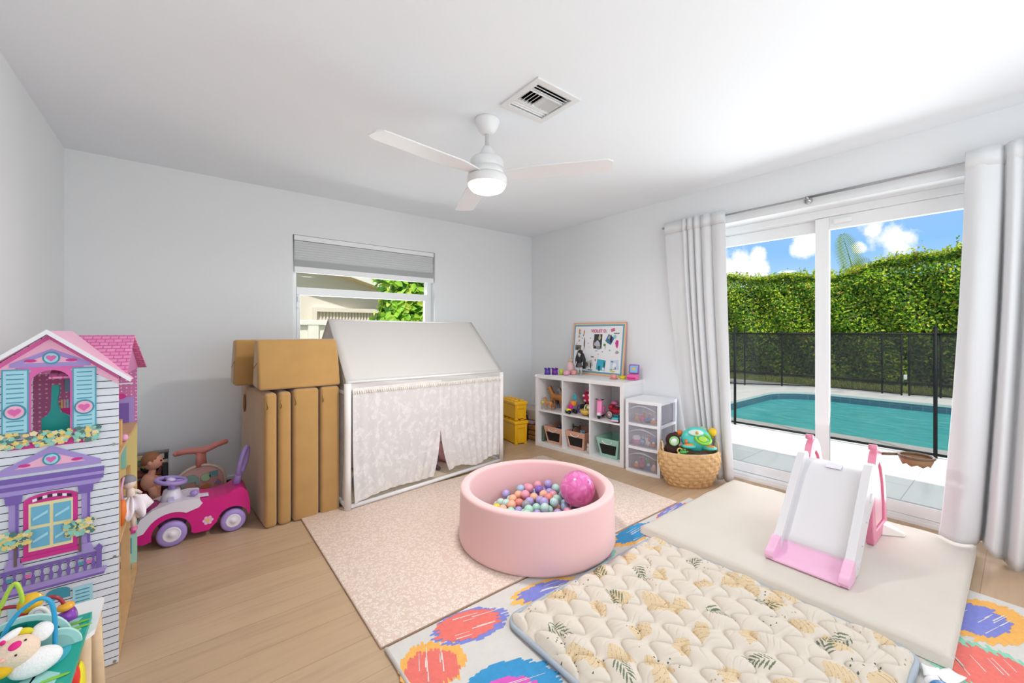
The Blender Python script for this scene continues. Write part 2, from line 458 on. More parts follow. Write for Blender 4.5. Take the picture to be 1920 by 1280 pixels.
part(vent, 'duct', b, M('duct_dark', '4a4c4f', .7), True)
for i in range(3):
    part(vent, 'louver', MB().box((1.455, vy0+.022+i*.019, H+.006), (vx1-vx0-.01, .019, .0025), R=RX(math.radians(48))), ventw, True)
    part(vent, 'louver', MB().box((1.455, vy1-.02-i*.019, H+.006), (vx1-vx0-.01, .021, .0025), R=RX(math.radians(-48))), ventw, True)
part(vent, 'louver', MB().box((1.455, vy0+.072, H+.004), (vx1-vx0-.01, .006, .014)).box((1.455, vy1-.062, H+.004), (vx1-vx0-.01, .006, .014)), ventw, True)
for i in range(10):
    x = vx0+.022+i*.0225; ang = 46 if i > 4 else -46
    part(vent, 'louver', MB().box((x, (vy0+vy1)/2+.006, H+.006), (.022, .095, .0025), R=RY(math.radians(ang))), ventw, True)
# ------------------------------------------------------------------ outdoors: patio, pool, fences, hedge
ZD = -.08
def stone(name, c1, c2):
    q = NT(name); g = q.n('ShaderNodeNewGeometry'); mp = q.n('ShaderNodeMapping'); mp.inputs['Scale'].default_value = (.5, 1.6, 1)
    mp.inputs['Rotation'].default_value = (0, 0, .5)
    q.l(g.outputs['Position'], mp.inputs['Vector'])
    n = q.n('ShaderNodeTexNoise', i_Scale=1.3, i_Detail=7, i_Distortion=1.2); q.l(mp.outputs['Vector'], n.inputs['Vector'])
    r = q.ramp(n.outputs['Fac'], [(.3, c2), (.5, c1), (.75, c1)])
    br = q.n('ShaderNodeTexBrick'); br.offset = .5
    for k, v in (('Scale', 1), ('Brick Width', 1.2), ('Row Height', .6), ('Mortar Size', .003)): br.inputs[k].default_value = v
    br.inputs['Color1'].default_value = (1,1,1,1); br.inputs['Color2'].default_value = (.94,.94,.94,1); br.inputs['Mortar'].default_value = (.6,.6,.6,1)
    q.l(g.outputs['Position'], br.inputs['Vector'])
    m1 = q.n('ShaderNodeMix', data_type='RGBA', blend_type='MULTIPLY'); m1.inputs[0].default_value = 1
    q.l(r.outputs['Color'], m1.inputs[6]); q.l(br.outputs['Color'], m1.inputs[7]); q.l(m1.outputs[2], q.b.inputs['Base Color'])
    q.b.inputs['Roughness'].default_value = .8; return q.m
deckm = stone('pale_marble_pavers', 'f2f2f0', 'd9dadc'); copm = M('coping_stone', 'eeece8', .75, vary=.05, vscale=3)
# pool outline with a rounded far left corner
px0, px1, py0, py1 = 6.5, 10.55, -7.0, 3.4
out = [(px0, py0), (px1, py0)]
out += [(px1-.9+.9*math.cos(a), py1-.9+.9*math.sin(a)) for a in [i*PI/2/14 for i in range(15)]]
out += [(px0+.7-.7*math.sin(a), py1-.7+.7*math.cos(a)) for a in [i*PI/2/10 for i in range(11)]]
def dens(poly, k=6):
    r = []
    for i, p in enumerate(poly):
        q = poly[(i+1) % len(poly)]; L = math.dist(p, q); n = max(1, int(L/.5))
        r += [(p[0]+(q[0]-p[0])*t/n, p[1]+(q[1]-p[1])*t/n) for t in range(n)]
    return r
pool = dens(out); cxp, cyp = 8.5, -1.8
def offs(d): 
    n = len(pool); r = []
    for i in range(n):
        a, c = pool[i-1], pool[(i+1)%n]; tx, ty = c[0]-a[0], c[1]-a[1]; L = math.hypot(tx, ty) or 1
        r.append((pool[i][0]+ty/L*d, pool[i][1]-tx/L*d))
    return r
cop = offs(.3)
def rect_proj(p, x0, x1, y0, y1):
    dx, dy = p[0]-cxp, p[1]-cyp; t = 1e9
    for d, lo, hi, c in ((dx, x0, x1, cxp), (dy, y0, y1, cyp)):
        if d > 1e-9: t = min(t, (hi-c)/d)
        elif d < -1e-9: t = min(t, (lo-c)/d)
    return (cxp+dx*t, cyp+dy*t)
def ring(l0, l1, z0, z1, m=0, b=None):
    b = b or MB(); n = len(l0)
    b.add([(x, y, z0) for x, y in l0]+[(x, y, z1) for x, y in l1], [(i, (i+1)%n, n+(i+1)%n, n+i) for i in range(n)], m); return b
far = [rect_proj(p, 3.75, 11.95, -11, 12) for p in cop]
# corners of the patio rectangle
b = ring(cop, far, ZD, ZD); b.bx(3.75, 11.95, -11, 12, ZD-.3, ZD-.29)
for cx_, cy_ in ((3.75, -11), (11.95, -11), (3.75, 12), (11.95, 12)):
    k = min(range(len(far)), key=lambda i: math.dist(far[i], (cx_, cy_)))
    near2 = sorted(range(len(far)), key=lambda i: math.dist(far[i], (cx_, cy_)))[:2]
    b.add([(far[near2[0]][0], far[near2[0]][1], ZD), (far[near2[1]][0], far[near2[1]][1], ZD), (cx_, cy_, ZD)], [(0, 1, 2)])
struct('floor_patio', b, deckm)
pw = thing('swimming_pool', 'turquoise swimming pool with dark blue tile band outside the door', 'swimming pool', (8.5, -1.8, ZD))
b = MB(); ring(pool, cop, ZD+.012, ZD+.012, 0, b); ring(cop, cop, ZD+.012, ZD-.05, 0, b); ring(pool, pool, ZD+.012, ZD-.03, 0, b)
part(pw, 'coping', b, copm, True)
q = NT('pool_tile'); g = q.n('ShaderNodeNewGeometry'); br = q.n('ShaderNodeTexBrick'); br.offset = 0
for k, v in (('Scale', 1), ('Brick Width', .15), ('Row Height', .15), ('Mortar Size', .004)): br.inputs[k].default_value = v
br.inputs['Color1'].default_value = lin('3f6a80'); br.inputs['Color2'].default_value = lin('47738a'); br.inputs['Mortar'].default_value = lin('6d8fa0')
sx = q.n('ShaderNodeSeparateXYZ'); cb = q.n('ShaderNodeCombineXYZ'); ad = q.n('ShaderNodeMath'); q.l(g.outputs['Position'], sx.inputs[0])
q.l(sx.outputs['X'], ad.inputs[0]); q.l(sx.outputs['Y'], ad.inputs[1]); q.l(ad.outputs[0], cb.inputs['X']); q.l(sx.outputs['Z'], cb.inputs['Y']); q.l(cb.outputs[0], br.inputs['Vector'])
q.l(br.outputs['Color'], q.b.inputs['Base Color']); q.b.inputs['Roughness'].default_value = .25; tile = q.m
part(pw, 'tile_band', ring(pool, pool, ZD-.03, ZD-.5), tile, True)
q = NT('pool_water'); g = q.n('ShaderNodeNewGeometry'); mp = q.n('ShaderNodeMapping'); mp.inputs['Scale'].default_value = (3.2, 1.1, 1)
q.l(g.outputs['Position'], mp.inputs['Vector'])
n = q.n('ShaderNodeTexNoise', i_Scale=2.4, i_Detail=5, i_Distortion=1.5); q.l(mp.outputs['Vector'], n.inputs['Vector'])
bp = q.n('ShaderNodeBump', i_Strength=.5, i_Distance=.03); q.l(n.outputs['Fac'], bp.inputs['Height']); q.l(bp.outputs['Normal'], q.b.inputs['Normal'])
rp = q.ramp(n.outputs['Fac'], [(.25, '35b3b6'), (.55, '56c8c8'), (.68, '6bd4d2'), (.78, 'a5e8e4')]); q.l(rp.outputs['Color'], q.b.inputs['Base Color'])
q.b.inputs['Roughness'].default_value = .08; q.b.inputs['IOR'].default_value = 1.2; water = q.m
b = MB(); n_ = len(pool); b.add([(x, y, ZD-.15) for x, y in pool], [tuple(range(n_))]); part(pw, 'water', b, water, True)
# lawn
grass_base = M('lawn_soil', '7d8a45', .9, vary=.2, vscale=6)
struct('floor_lawn', MB().bx(11.95, 60, -45, 45, ZD-.12, ZD+.005).bx(-25, 11.95, 12, 45, ZD-.12, ZD+.005).bx(-25, 11.95, -45, -11, ZD-.12, ZD+.005).bx(-25, 3.75, 4.14, 12, ZD-.12, ZD+.005), grass_base)
gm = [M('grass_green', '8da24a', .8), M('grass_dry', 'b8a866', .8), M('grass_dark', '6f8a38', .8)]
N = 9000; gx = rng.uniform(11.97, 14.3, N); gy = rng.uniform(-1.5, 8, N); gh = rng.uniform(.03, .08, N); ga = rng.uniform(0, 2*PI, N)
v = np.zeros((N, 3, 3)); wd = .012
v[:,0,0] = gx-np.cos(ga)*wd; v[:,0,1] = gy-np.sin(ga)*wd; v[:,1,0] = gx+np.cos(ga)*wd; v[:,1,1] = gy+np.sin(ga)*wd
v[:,2,0] = gx+rng.normal(0, .02, N); v[:,2,1] = gy+rng.normal(0, .02, N); v[:,2,2] = gh; v[:,:,2] += ZD
def numpy_mesh(name, verts, faces, mats, midx):
    me = bpy.data.meshes.new(name); me.from_pydata(verts.tolist(), [], faces.tolist())
    for m in mats: me.materials.append(m)
    me.polygons.foreach_set('material_index', midx.astype(np.int32)); me.update()
    o = bpy.data.objects.new(name, me); COL.objects.link(o); return o
o = numpy_mesh('grass', v.reshape(-1, 3), np.arange(N*3).reshape(N, 3), gm, rng.integers(0, 3, N))
setp(o, 'strip of short lawn grass in front of the hedge', 'grass', kind='stuff')

def leaves(centers, normals, size, name, mats, prob, spread=.5, parent=None):
    """rounded leaves (6-gons, slightly folded) scattered on given points"""
    N = len(centers)
    n = normals + rng.normal(0, spread, (N, 3)); n /= np.linalg.norm(n, axis=1)[:, None]
    t = np.cross(n, rng.normal(0, 1, (N, 3))); t /= np.linalg.norm(t, axis=1)[:, None]; u = np.cross(n, t)
    L = size*rng.uniform(.7, 1.25, N)[:, None]; Wd = L*rng.uniform(.5, .7, N)[:, None]
    shp = [(-1, 0), (-.35, .8), (.45, .75), (1, 0), (.45, -.75), (-.35, -.8)]
    V = np.stack([centers + t*L*a*.5 + u*Wd*c*.5 + n*(abs(c)*.12*L) for a, c in shp], 1)
    F = np.arange(N*6).reshape(N, 6)
    F = np.concatenate([F[:, [0,1,2,3]], F[:, [0,3,4,5]]]).reshape(2, N, 4).transpose(1, 0, 2).reshape(-1, 4)
    mi = np.repeat(rng.choice(len(mats), N, p=prob), 2)
    o = numpy_mesh(name, V.reshape(-1, 3), F, mats, mi)
    if parent: o.parent = parent
    return o
def leafm(name, col):
    q = NT(name); q.b.inputs['Base Color'].default_value = lin(col); q.b.inputs['Roughness'].default_value = .42; q.b.inputs['Specular IOR Level'].default_value = .3
    tl = q.n('ShaderNodeBsdfTranslucent'); tl.inputs['Color'].default_value = lin(col); mx = q.n('ShaderNodeMixShader', i_Fac=.3)
    q.l(q.b.outputs[0], mx.inputs[1]); q.l(tl.outputs[0], mx.inputs[2]); q.l(mx.outputs[0], q.out.inputs['Surface']); return q.m
LM = [leafm('leaf_green', '6b9a22'), leafm('leaf_yellow_green', 'b4cc2c'), leafm('leaf_dark', '3e661a'), leafm('leaf_pale', 'cfd04e'), leafm('leaf_brown', '9a7c3c')]
def hedge_top(y): return 2.93 + .1*np.sin(y*1.3) + .07*np.sin(y*3.1+1) + .16/(1+np.exp((y-1.9)*3)) - .05*np.exp(-((y-2.6)/.5)**2)
hx = 13.35
hg = thing('hedge', 'tall clipped green hedge behind the pool fence', 'hedge', (14.0, 2.5, ZD))
N = 78000
cy = rng.uniform(-2.5, 9.5, N); tz = rng.uniform(0, 1, N)**.9; top = hedge_top(cy)
bulge = .18*np.sin(cy*2.1+tz*5)+.12*np.sin(cy*5.3-tz*9)
cen = np.stack([hx + .12 + bulge*.6 + rng.exponential(.14, N) + .35*np.clip(tz-.88, 0, 1)/.12, cy, ZD+.12+(top-.05)*tz], 1)
nrm = np.tile([-1, -.1, .45], (N, 1))
Nt = 14000; cy2 = rng.uniform(-2.5, 9.5, Nt); cx2 = rng.uniform(hx+.2, hx+1.4, Nt)
c2 = np.stack([cx2, cy2, hedge_top(cy2)+ZD+rng.exponential(.045, Nt)-.05+.05*np.sin(cy2*9)], 1); n2 = np.tile([-.3, 0, 1], (Nt, 1))
o1 = leaves(np.concatenate([cen, c2]), np.concatenate([nrm, n2]), .074, 'foliage', LM, [.36, .27, .24, .08, .05], .6)  # share of dark leaves raised to imitate shadow in the gaps
for vv in (o1,): 
    vv.data.transform(Matrix.Translation((-14.0, -2.5, -ZD))); vv.parent = hg
# lighter young shoots on the crown
Ns = 7000; sy = rng.uniform(-2.5, 9.5, Ns); sxx = rng.uniform(hx+.15, hx+1.2, Ns)
cs = np.stack([sxx, sy, hedge_top(sy)+ZD+.02+rng.exponential(.035, Ns)], 1)
sprig = []
for k_ in range(90):
    py_ = rng.uniform(-2.4, 9.4); px_ = rng.uniform(hx+.15, hx+.7); hh_ = rng.uniform(.05, .26)*(1.5 if k_ % 9 == 0 else 1)
    for t_ in np.arange(0, hh_, .016): sprig.append((px_+rng.normal(0, .018), py_+rng.normal(0, .018), hedge_top(py_)+ZD+t_))
cs = np.concatenate([cs, np.array(sprig)]); Ns = len(cs)
o2 = leaves(cs, np.tile([-.6, 0, .6], (Ns, 1)), .068, 'young_shoots', [LM[1], LM[3], LM[4], LM[0]], [.4, .3, .15, .15], .8)
o2.data.transform(Matrix.Translation((-14.0, -2.5, -ZD))); o2.parent = hg
part(hg, 'shade_core', MB().bx(hx+.5, hx+1.3, -2.5, 9.5, ZD+.1, 2.62), M('hedge_depth', '20260f', 1), True)  # solid near-black box, stands in for the shade inside the hedge
# palm behind the hedge
palm = thing('palm_tree', 'palm frond rising above the hedge behind the door mullion', 'palm tree', (16.6, 3.3, ZD))
part(palm, 'trunk', MB().tube([(0,0,0), (.05,.02,1.5), (0,0,2.9)], [.13,.1,.08], n=12), M('palm_bark', '7d6b52', .9, vary=.2, vscale=20))
PM = [leafm('palm_green', '8fa832'), leafm('palm_pale', 'b8c254')]
for k, (dx, dy, hgt, lean, m) in enumerate([(-.15, .28, 1.6, .1, 0), (.1, -.9, 1.0, .6, 1), (-.6, -.3, .9, .7, 0), (.3, 1.1, .7, .8, 0), (.7, .2, 1.0, .6, 1)]):
    b = MB(); spine = []
    for i in range(15):
        t = i/14; spine.append(Vector((dx*t*(1+lean*t), dy*t*(1+lean*t), 2.85 + hgt*t - lean*.55*t*t)))
    b.tube(spine, [.022*(1-.8*i/14) for i in range(15)], 0, 6)
    for i in range(2, 15):
        for s_ in (-1, 1):
            for dd in (0, .5):
                t = min(1, (i+dd)/14); p = spine[min(i, 14)].lerp(spine[min(i+1, 14)], dd)
                tan = (spine[min(i+1, 14)]-spine[i-1]).normalized()
                side = tan.cross(Vector((1, .15, 0))).normalized()*s_
                L = .50*max(.02, math.sin(PI*min(1, .2+.78*t)))**.6
                tip = p + side*L*.74 + tan*L*.66 + Vector((0,0,-.04*L))
                wv = tan*.0085
                b.add([p-wv, p+wv, (p+tip)/2+wv*1.1+Vector((0,0,.02)), tip, (p+tip)/2-wv*1.1], [(0,1,2,3,4)])
    part(palm, 'frond', b, PM[m])
# mesh pool fences
mesh_mat = NT('fence_mesh'); mesh_mat.b.inputs['Base Color'].default_value = lin('101316'); mesh_mat.b.inputs['Alpha'].default_value = .50; mesh_mat.b.inputs['Roughness'].default_value = .8
mesh_mat = mesh_mat.m; fpost = M('fence_post', '0e1116', .6, spec=.25)
def mesh_fence(name, label, pts, posts, top, gap=()):
    root = thing(name, label, 'fence', (pts[0][0], pts[0][1], ZD))
    for i in range(len(pts)-1):
        if i in gap: continue
        (xa, ya), (xb, yb) = pts[i], pts[i+1]
        L = math.dist(pts[i], pts[i+1]); nx, ny = (yb-ya)/L*.002, -(xb-xa)/L*.002
        b = MB().add([(xa-nx, ya-ny, ZD+.04), (xb-nx, yb-ny, ZD+.04), (xb-nx, yb-ny, top), (xa-nx, ya-ny, top)], [(0,1,2,3)])
        part(root, 'mesh_panel', b, mesh_mat, True)
        part(root, 'border_strip', MB().tube([(xa, ya, ZD+.035), (xb, yb, ZD+.035)], .014, n=6), fpost, True)
        part(root, 'border_strip', MB().tube([(xa, ya, top), (xb, yb, top)], .011, n=6), fpost, True)
    for (x, y, e) in posts:
        pr = part(root, 'post', MB().tube([(x, y, ZD), (x, y, top+e)], .0165, n=10).ell((x, y, top+e), .018, nu=10, nv=6), fpost, True)
    return root
ny = [6.05, 4.55, 3.55, 2.55, 1.55, .57, -.43, -1.43, -2.43]
mesh_fence('pool_fence', 'black mesh pool fence nearest the glass door', [(6.08, y) for y in ny], [(6.08, y, .07) for y in ny], 1.205)
fp = [(10.2, 5.6), (10.75, 4.28), (11.25, 3.64), (11.62, 2.95), (11.6, 1.88), (11.55, 1.57), (11.58, 1.46), (11.66, 1.02), (11.7, .1), (11.75, -.9), (11.8, -1.9)]
mesh_fence('pool_fence', 'black mesh pool fence on the far side of the pool', fp, [(x, y, .03) for x, y in fp], 1.2, gap=(5,))
solo('gate_latch', MB().rbox((0,0,0), (.05,.05,.1), .01), white_plastic, 'small pale gate latch box between two far fence posts', 'latch', (11.56, 1.515, .3))

# ------------------------------------------------------------------ outside the back wall window: neighbour house, fence, shrub
stucco = M('cream_stucco', 'e7dccf', .9, bump=.3, bscale=40); fascia = M('fascia_white', 'efe8dd', .6)
hs = thing('neighbor_house', 'cream stucco house with gable roof edge seen through the back window', 'house', (1.5, 7.4, ZD))
gab = [(-4, ZD), (3.5, ZD), (3.5, 1.77), (-1.2, 3.13), (-4, 2.3)]
part(hs, 'wall', MB().prism(gab, 7.4, 11, 'xz'), stucco, True)
def rk(x): return 2.0 - .29*(x-2.7)
b = MB().prism([(-1.3, rk(-1.3)), (3.75, rk(3.75)), (3.75, rk(3.75)+.03), (-1.3, rk(-1.3)+.03)], 7.08, 7.42, 'xz'); part(hs, 'soffit', b, M('soffit_tan', 'd9c2a2', .8), True)
b = MB().prism([(-1.3, rk(-1.3)), (3.75, rk(3.75)), (3.75, rk(3.75)+.15), (-1.3, rk(-1.3)+.15)], 7.05, 7.085, 'xz'); part(hs, 'fascia_board', b, fascia, True)
b = MB().prism([(-1.3, rk(-1.3)+.13), (3.8, rk(3.8)+.13), (3.8, rk(3.8)+.165), (-1.3, rk(-1.3)+.165)], 7.02, 11, 'xz'); part(hs, 'roof', b, M('roof_grey', '8d8a84', .8), True)
b = MB(); n = 20; zz0, zz1 = .6, 1.57
for i in range(n):
    xa = 1.70+i*(2.76-1.70)/n; dx = (2.76-1.70)/n
    b.add([(xa, 7.39, zz0), (xa+dx*.25, 7.36, zz0), (xa+dx*.6, 7.36, zz0), (xa+dx, 7.39, zz0), (xa, 7.39, zz1), (xa+dx*.25, 7.36, zz1), (xa+dx*.6, 7.36, zz1), (xa+dx, 7.39, zz1)], [(0,1,5,4),(1,2,6,5),(2,3,7,6)])
sh_ = part(hs, 'storm_shutter', b, M('shutter_cream', 'ecdfd2', .5), True)
b = MB().bx(1.64, 2.82, 7.31, 7.4, 1.57, 1.64).bx(1.64, 1.70, 7.31, 7.4, .6, 1.57).bx(2.76, 2.82, 7.31, 7.4, .6, 1.57)
part(hs, 'shutter_frame', b, M('shutter_cream'), True)
vf = thing('vinyl_fence', 'cream board fence outside the back window', 'fence', (1.2, 5.3, ZD))
vm = M('cream_vinyl', 'e9e4d8', .5)
part(vf, 'top_rail', MB().bx(-2.5, 2.0, 5.27, 5.34, 1.31, 1.372), vm, True, bevel=.006)
b = MB(); x = -2.45; k = 0
while x < 2.0:
    o_ = .015 if k % 2 else -.02
    b.bx(x, min(x+.112, 2.0), 5.295+o_, 5.315+o_, ZD, 1.31); x += .112; k += 1
part(vf, 'fence_boards', b, vm, True)
part(vf, 'post', MB().bx(1.98, 2.1, 5.24, 5.36, ZD, 1.30), vm, True, bevel=.006)
sb = thing('shrub', 'bright green rounded leaf shrub outside the back window', 'shrub', (2.75, 5.9, ZD))
N = 3600; dv = rng.normal(0, 1, (N, 3)); dv /= np.linalg.norm(dv, axis=1)[:, None]
rr = rng.uniform(.75, 1.0, N)[:, None]*(1+.18*np.sin(dv[:, :1]*7)+.15*np.cos(dv[:, 2:]*9))
cen = dv*rr*np.array([.58, .45, 1.05]) + np.array([0, 0, 1.35])
SL = [leafm('clusia_bright', '9ed043'), leafm('clusia_pale', 'c6dc58'), leafm('clusia_dark', '4f8a2c')]
o = leaves(cen, dv*np.array([1, 1, .6])+np.array([0, -.2, .4]), .14, 'foliage', SL, [.5, .25, .25], .5); o.parent = sb
part(sb, 'stem', MB().tube([(0,0,0), (.05,0,.6), (-.05,.02,1.4)], [.03,.025,.012], n=8).tube([(0,0,.3), (.2,.1,.9), (.3,.1,1.5)], [.02,.016,.008], n=8).tube([(0,0,.3), (-.2,-.05,.9), (-.28,0,1.4)], [.02,.016,.008], n=8), M('bark', '6a5a45', .9))

# ------------------------------------------------------------------ sky, sun and daylight
wd = bpy.data.worlds.new('sky'); SC.world = wd; wd.use_nodes = True; nt = wd.node_tree
bg = nt.nodes['Background']; tc = nt.nodes.new('ShaderNodeTexCoord'); sp = nt.nodes.new('ShaderNodeSeparateXYZ'); nt.links.new(tc.outputs['Generated'], sp.inputs[0])
gr = nt.nodes.new('ShaderNodeValToRGB'); e = gr.color_ramp.elements
for q, (p, c) in zip([e[0], e[1], e.new(.5), e.new(.3)], [(0.0, 'dfeefb'), (1.0, '2f6fd6'), (.5, '4d93ee'), (.16, '8fc3fb')]): q.position = p; q.color = lin(c)
nt.links.new(sp.outputs['Z'], gr.inputs['Fac'])
nz = nt.nodes.new('ShaderNodeTexNoise'); nz.inputs['Scale'].default_value = 17; nz.inputs['Detail'].default_value = 9; nz.inputs['Roughness'].default_value = .6; nt.links.new(tc.outputs['Generated'], nz.inputs['Vector'])
def mth(op, a, b_=None):
    m_ = nt.nodes.new('ShaderNodeMath'); m_.operation = op
    for k_, v_ in enumerate((a, b_)):
        if v_ is None: continue
        if isinstance(v_, (int, float)): m_.inputs[k_].default_value = v_
        else: nt.links.new(v_, m_.inputs[k_])
    return m_.outputs[0]
acc = None
CLOUDS = [((.9748, .1452, .1696), .034), ((.9686, .1670, .1842), .019), ((.9776, .1264, .1684), .018), ((.9484, .2649, .1742), .024), ((.9126, .3753, .1622), .025), ((.9249, .3439, .1623), .018), ((.9017, .4090, .1405), .043), ((.9266, .3547, .1251), .030), ((.9161, .3821, .1216), .04), ((.97, .1881, .1542), .011), ((.55, .80, .25), .11), ((.2, .95, .3), .13), ((-.3, .9, .35), .14), ((.9, -.4, .35), .12), ((.3, -.9, .4), .14), ((-.8, .2, .4), .15)]
for c_, r_ in CLOUDS:
    vd = nt.nodes.new('ShaderNodeVectorMath'); vd.operation = 'DISTANCE'; nt.links.new(tc.outputs['Generated'], vd.inputs[0]); vd.inputs[1].default_value = Vector(c_).normalized()
    f_ = mth('SUBTRACT', 1, mth('DIVIDE', vd.outputs['Value'], r_*1.35)); acc = f_ if acc is None else mth('MAXIMUM', acc, f_)
dens_ = mth('ADD', mth('MAXIMUM', acc, -.6), mth('MULTIPLY', mth('SUBTRACT', nz.outputs['Fac'], .5), 2.6))
cr = nt.nodes.new('ShaderNodeValToRGB'); cr.color_ramp.elements[0].position = .2; cr.color_ramp.elements[1].position = .6
nt.links.new(dens_, cr.inputs['Fac'])
mx = nt.nodes.new('ShaderNodeMix'); mx.data_type = 'RGBA'; mx.inputs[7].default_value = (1.05, 1.05, 1.06, 1)
nt.links.new(cr.outputs['Color'], mx.inputs[0]); nt.links.new(gr.outputs['Color'], mx.inputs[6]); nt.links.new(mx.outputs[2], bg.inputs['Color'])
bg.inputs['Strength'].default_value = 1.0
def lamp(name, typ, energy, loc=(0,0,0), rot=(0,0,0), color=(1,1,1), **k):
    l = bpy.data.lights.new(name, typ); l.energy = energy; l.color = color
    for a, v_ in k.items(): setattr(l, a, v_)
    o = bpy.data.objects.new(name, l); COL.objects.link(o); o.location = loc; o.rotation_euler = rot; return o
sd = Vector((.42, .62, -1.0)).normalized()
sun = lamp('sun', 'SUN', 3.9, color=(1, .96, .9), angle=.02); sun.rotation_euler = sd.to_track_quat('-Z', 'Y').to_euler()
# daylight through the glazing and an added fill lamp behind the camera
lamp('daylight_door', 'AREA', 36, (3.82, .91, 1.1), (0, PI/2+.30, 0), (.97, .985, 1), shape='RECTANGLE', size=2.0, size_y=1.75)
lamp('fill_rear', 'AREA', 30, (1.45, -1.25, 1.35), (PI/2+.12, 0, 0), (.93, .97, 1), shape='RECTANGLE', size=2.8, size_y=1.55)
lamp('fan_lamp', 'AREA', 18, (FX, FY, H-.43), (0, 0, 0), (1, .965, .92), shape='DISK', size=.2)
lamp('daylight_window', 'AREA', 9, (1.406, 4.14, 1.45), (-PI/2-.40, 0, 0), (.95, .98, 1), shape='RECTANGLE', size=1.25, size_y=.5)
# ------------------------------------------------------------------ rug with scribbled circles
def strokes(b, cx, cy, rx, ry, ang, z, m, seed, w=.0085, jit=.030, gap=0.0, keep=1.0):
    r = random.Random(seed); ca, sa = math.cos(ang), math.sin(ang); t = -ry; par = 0
    while t < ry:
        if r.random() < keep:
            h = rx*math.sqrt(max(0, 1-(t/ry)**2)); a = -h - r.uniform(-.3, 1)*jit; c = h + r.uniform(-.3, 1)*jit
            sl = r.uniform(-.0015, .0015); ww = w*1.25
            q = [(a, t+ww*.3), (a+.009, t+ww), (c-.007, t+ww+sl), (c, t+ww*.6+sl), (c-.006, t+sl), (a+.005, t)]; par = 1-par
            b.add([(cx+x*ca-y*sa, cy+x*sa+y*ca, z+par*.00012) for x, y in q], [(5, 4, 3, 2, 1, 0)], m)
        t += w
def slits(b, cx, cy, rx, ry, ang, z, m, seed, n):
    r = random.Random(seed); ca, sa = math.cos(ang), math.sin(ang)
    for i in range(n):
        t = r.uniform(-.75, .75)*ry; L = r.uniform(.04, .13); a = r.uniform(-.7, .4)*rx; w = r.uniform(.0025, .006)
        q = [(a, t), (a, t+w), (a+L, t+w*.5), (a+L, t)]
        b.add([(cx+x*ca-y*sa, cy+x*sa+y*ca, z) for x, y in q], [(3, 2, 1, 0)], m)
names = ['coral', 'orange', 'periwinkle', 'blue', 'magenta', 'mint', 'rug_white', 'yellow']
cols = ['e8766c', 'efb25c', '7f86cf', '3a93c8', 'd75cb8', '8fd0b4', 'dedad6', 'edbb62']
rugm = [M('rug_ground', 'd6d2cd', .95, bump=.5, bscale=350, vary=.03, vscale=20)] + [M('rug_'+n, c, .95, bump=.4, bscale=300, vary=.06, vscale=60) for n, c in zip(names, cols)]
K = {n: i+1 for i, n in enumerate(names)}
b = MB().bx(.60, 2.90, -.5, 1.538, 0, .008)
Z1, Z2, Z3 = .0084, .0088, .0092
def circle(cx, cy, rx, ry, ang, outer, inner, seed, k=.72, off=(0, 0)):
    Z1, Z2, Z3 = .0083+seed*5e-6, .0089+seed*5e-6, .0096+seed*4e-6
    strokes(b, cx, cy, rx, ry, ang, Z1, K[outer], seed); strokes(b, cx+off[0], cy+off[1], rx*k, ry*k, ang, Z2, K[inner], seed+1); slits(b, cx+off[0], cy+off[1], rx*k, ry*k, ang, Z3, K['rug_white'], seed+2, 7)
circle(.715, 1.355, .098, .12, 1.15, 'orange', 'coral', 1, .8, (-.012, -.018))
circle(.93, 1.435, .15, .092, -.25, 'periwinkle', 'coral', 11, .86, (-.008, .008))
circle(.86, 1.09, .17, .12, -.3, 'blue', 'magenta', 21, .68, (-.02, -.025))
circle(1.33, 1.40, .17, .075, -.2, 'yellow', 'periwinkle', 31, .8)
circle(1.75, 1.44, .12, .07, .1, 'mint', 'magenta', 36, .75)
circle(2.12, 1.462, .19, .07, .05, 'orange', 'blue', 41, .9, (.02, .01))
circle(2.60, 1.50, .17, .032, .05, 'coral', 'periwinkle', 51, .95)
circle(2.645, .10, .20, .125, -.3, 'orange', 'periwinkle', 61, .68, (-.02, .02))
circle(2.27, .085, .15, .175, .55, 'mint', 'coral', 71, .82, (.0, -.01))
circle(2.0, -.15, .2, .15, .3, 'blue', 'yellow', 81)
circle(.80, .75, .15, .15, .6, 'mint', 'orange', 91); circle(2.72, -.25, .15, .14, .9, 'magenta', 'coral', 95)
b.tube([(.604, -.5, .008), (.604, 1.535, .008)], .007, K['rug_white'], 6)
solo('area_rug', b, rugm, 'pale rug with colourful scribbled circles under the quilted mat', 'rug')

# ------------------------------------------------------------------ pink speckled folding mat
q = NT('pink_speckled_vinyl'); g = q.n('ShaderNodeNewGeometry')
nz = q.n('ShaderNodeTexNoise', i_Scale=30, i_Detail=2); q.l(g.outputs['Position'], nz.inputs['Vector'])
va = q.n('ShaderNodeMix', data_type='VECTOR'); va.inputs[0].default_value = .028; q.l(g.outputs['Position'], va.inputs[4]); q.l(nz.outputs['Color'], va.inputs[5])
vo = q.n('ShaderNodeTexVoronoi', i_Scale=62); vo.inputs['Randomness'].default_value = .85; q.l(va.outputs[1], vo.inputs['Vector'])
rp = q.ramp(vo.outputs['Distance'], [(0.0, 'd8c0b1'), (.20, 'd8c0b1'), (.27, 'eadbcf'), (.44, 'eadbcf'), (.52, 'dcc5b6'), (1, 'dcc5b6')])
q.l(rp.outputs['Color'], q.b.inputs['Base Color']); q.b.inputs['Roughness'].default_value = .5; q.b.inputs['Specular IOR Level'].default_value = .3
pinkmat = q.m
pm = thing('play_mat', 'large flat pink speckled play mat under the ball pit and tent', 'play mat', (1.675, 2.26, 0))
part(pm, 'mat_top', MB().rbox((0, 0, .0065), (2.17, 1.415, .013), .006), pinkmat)
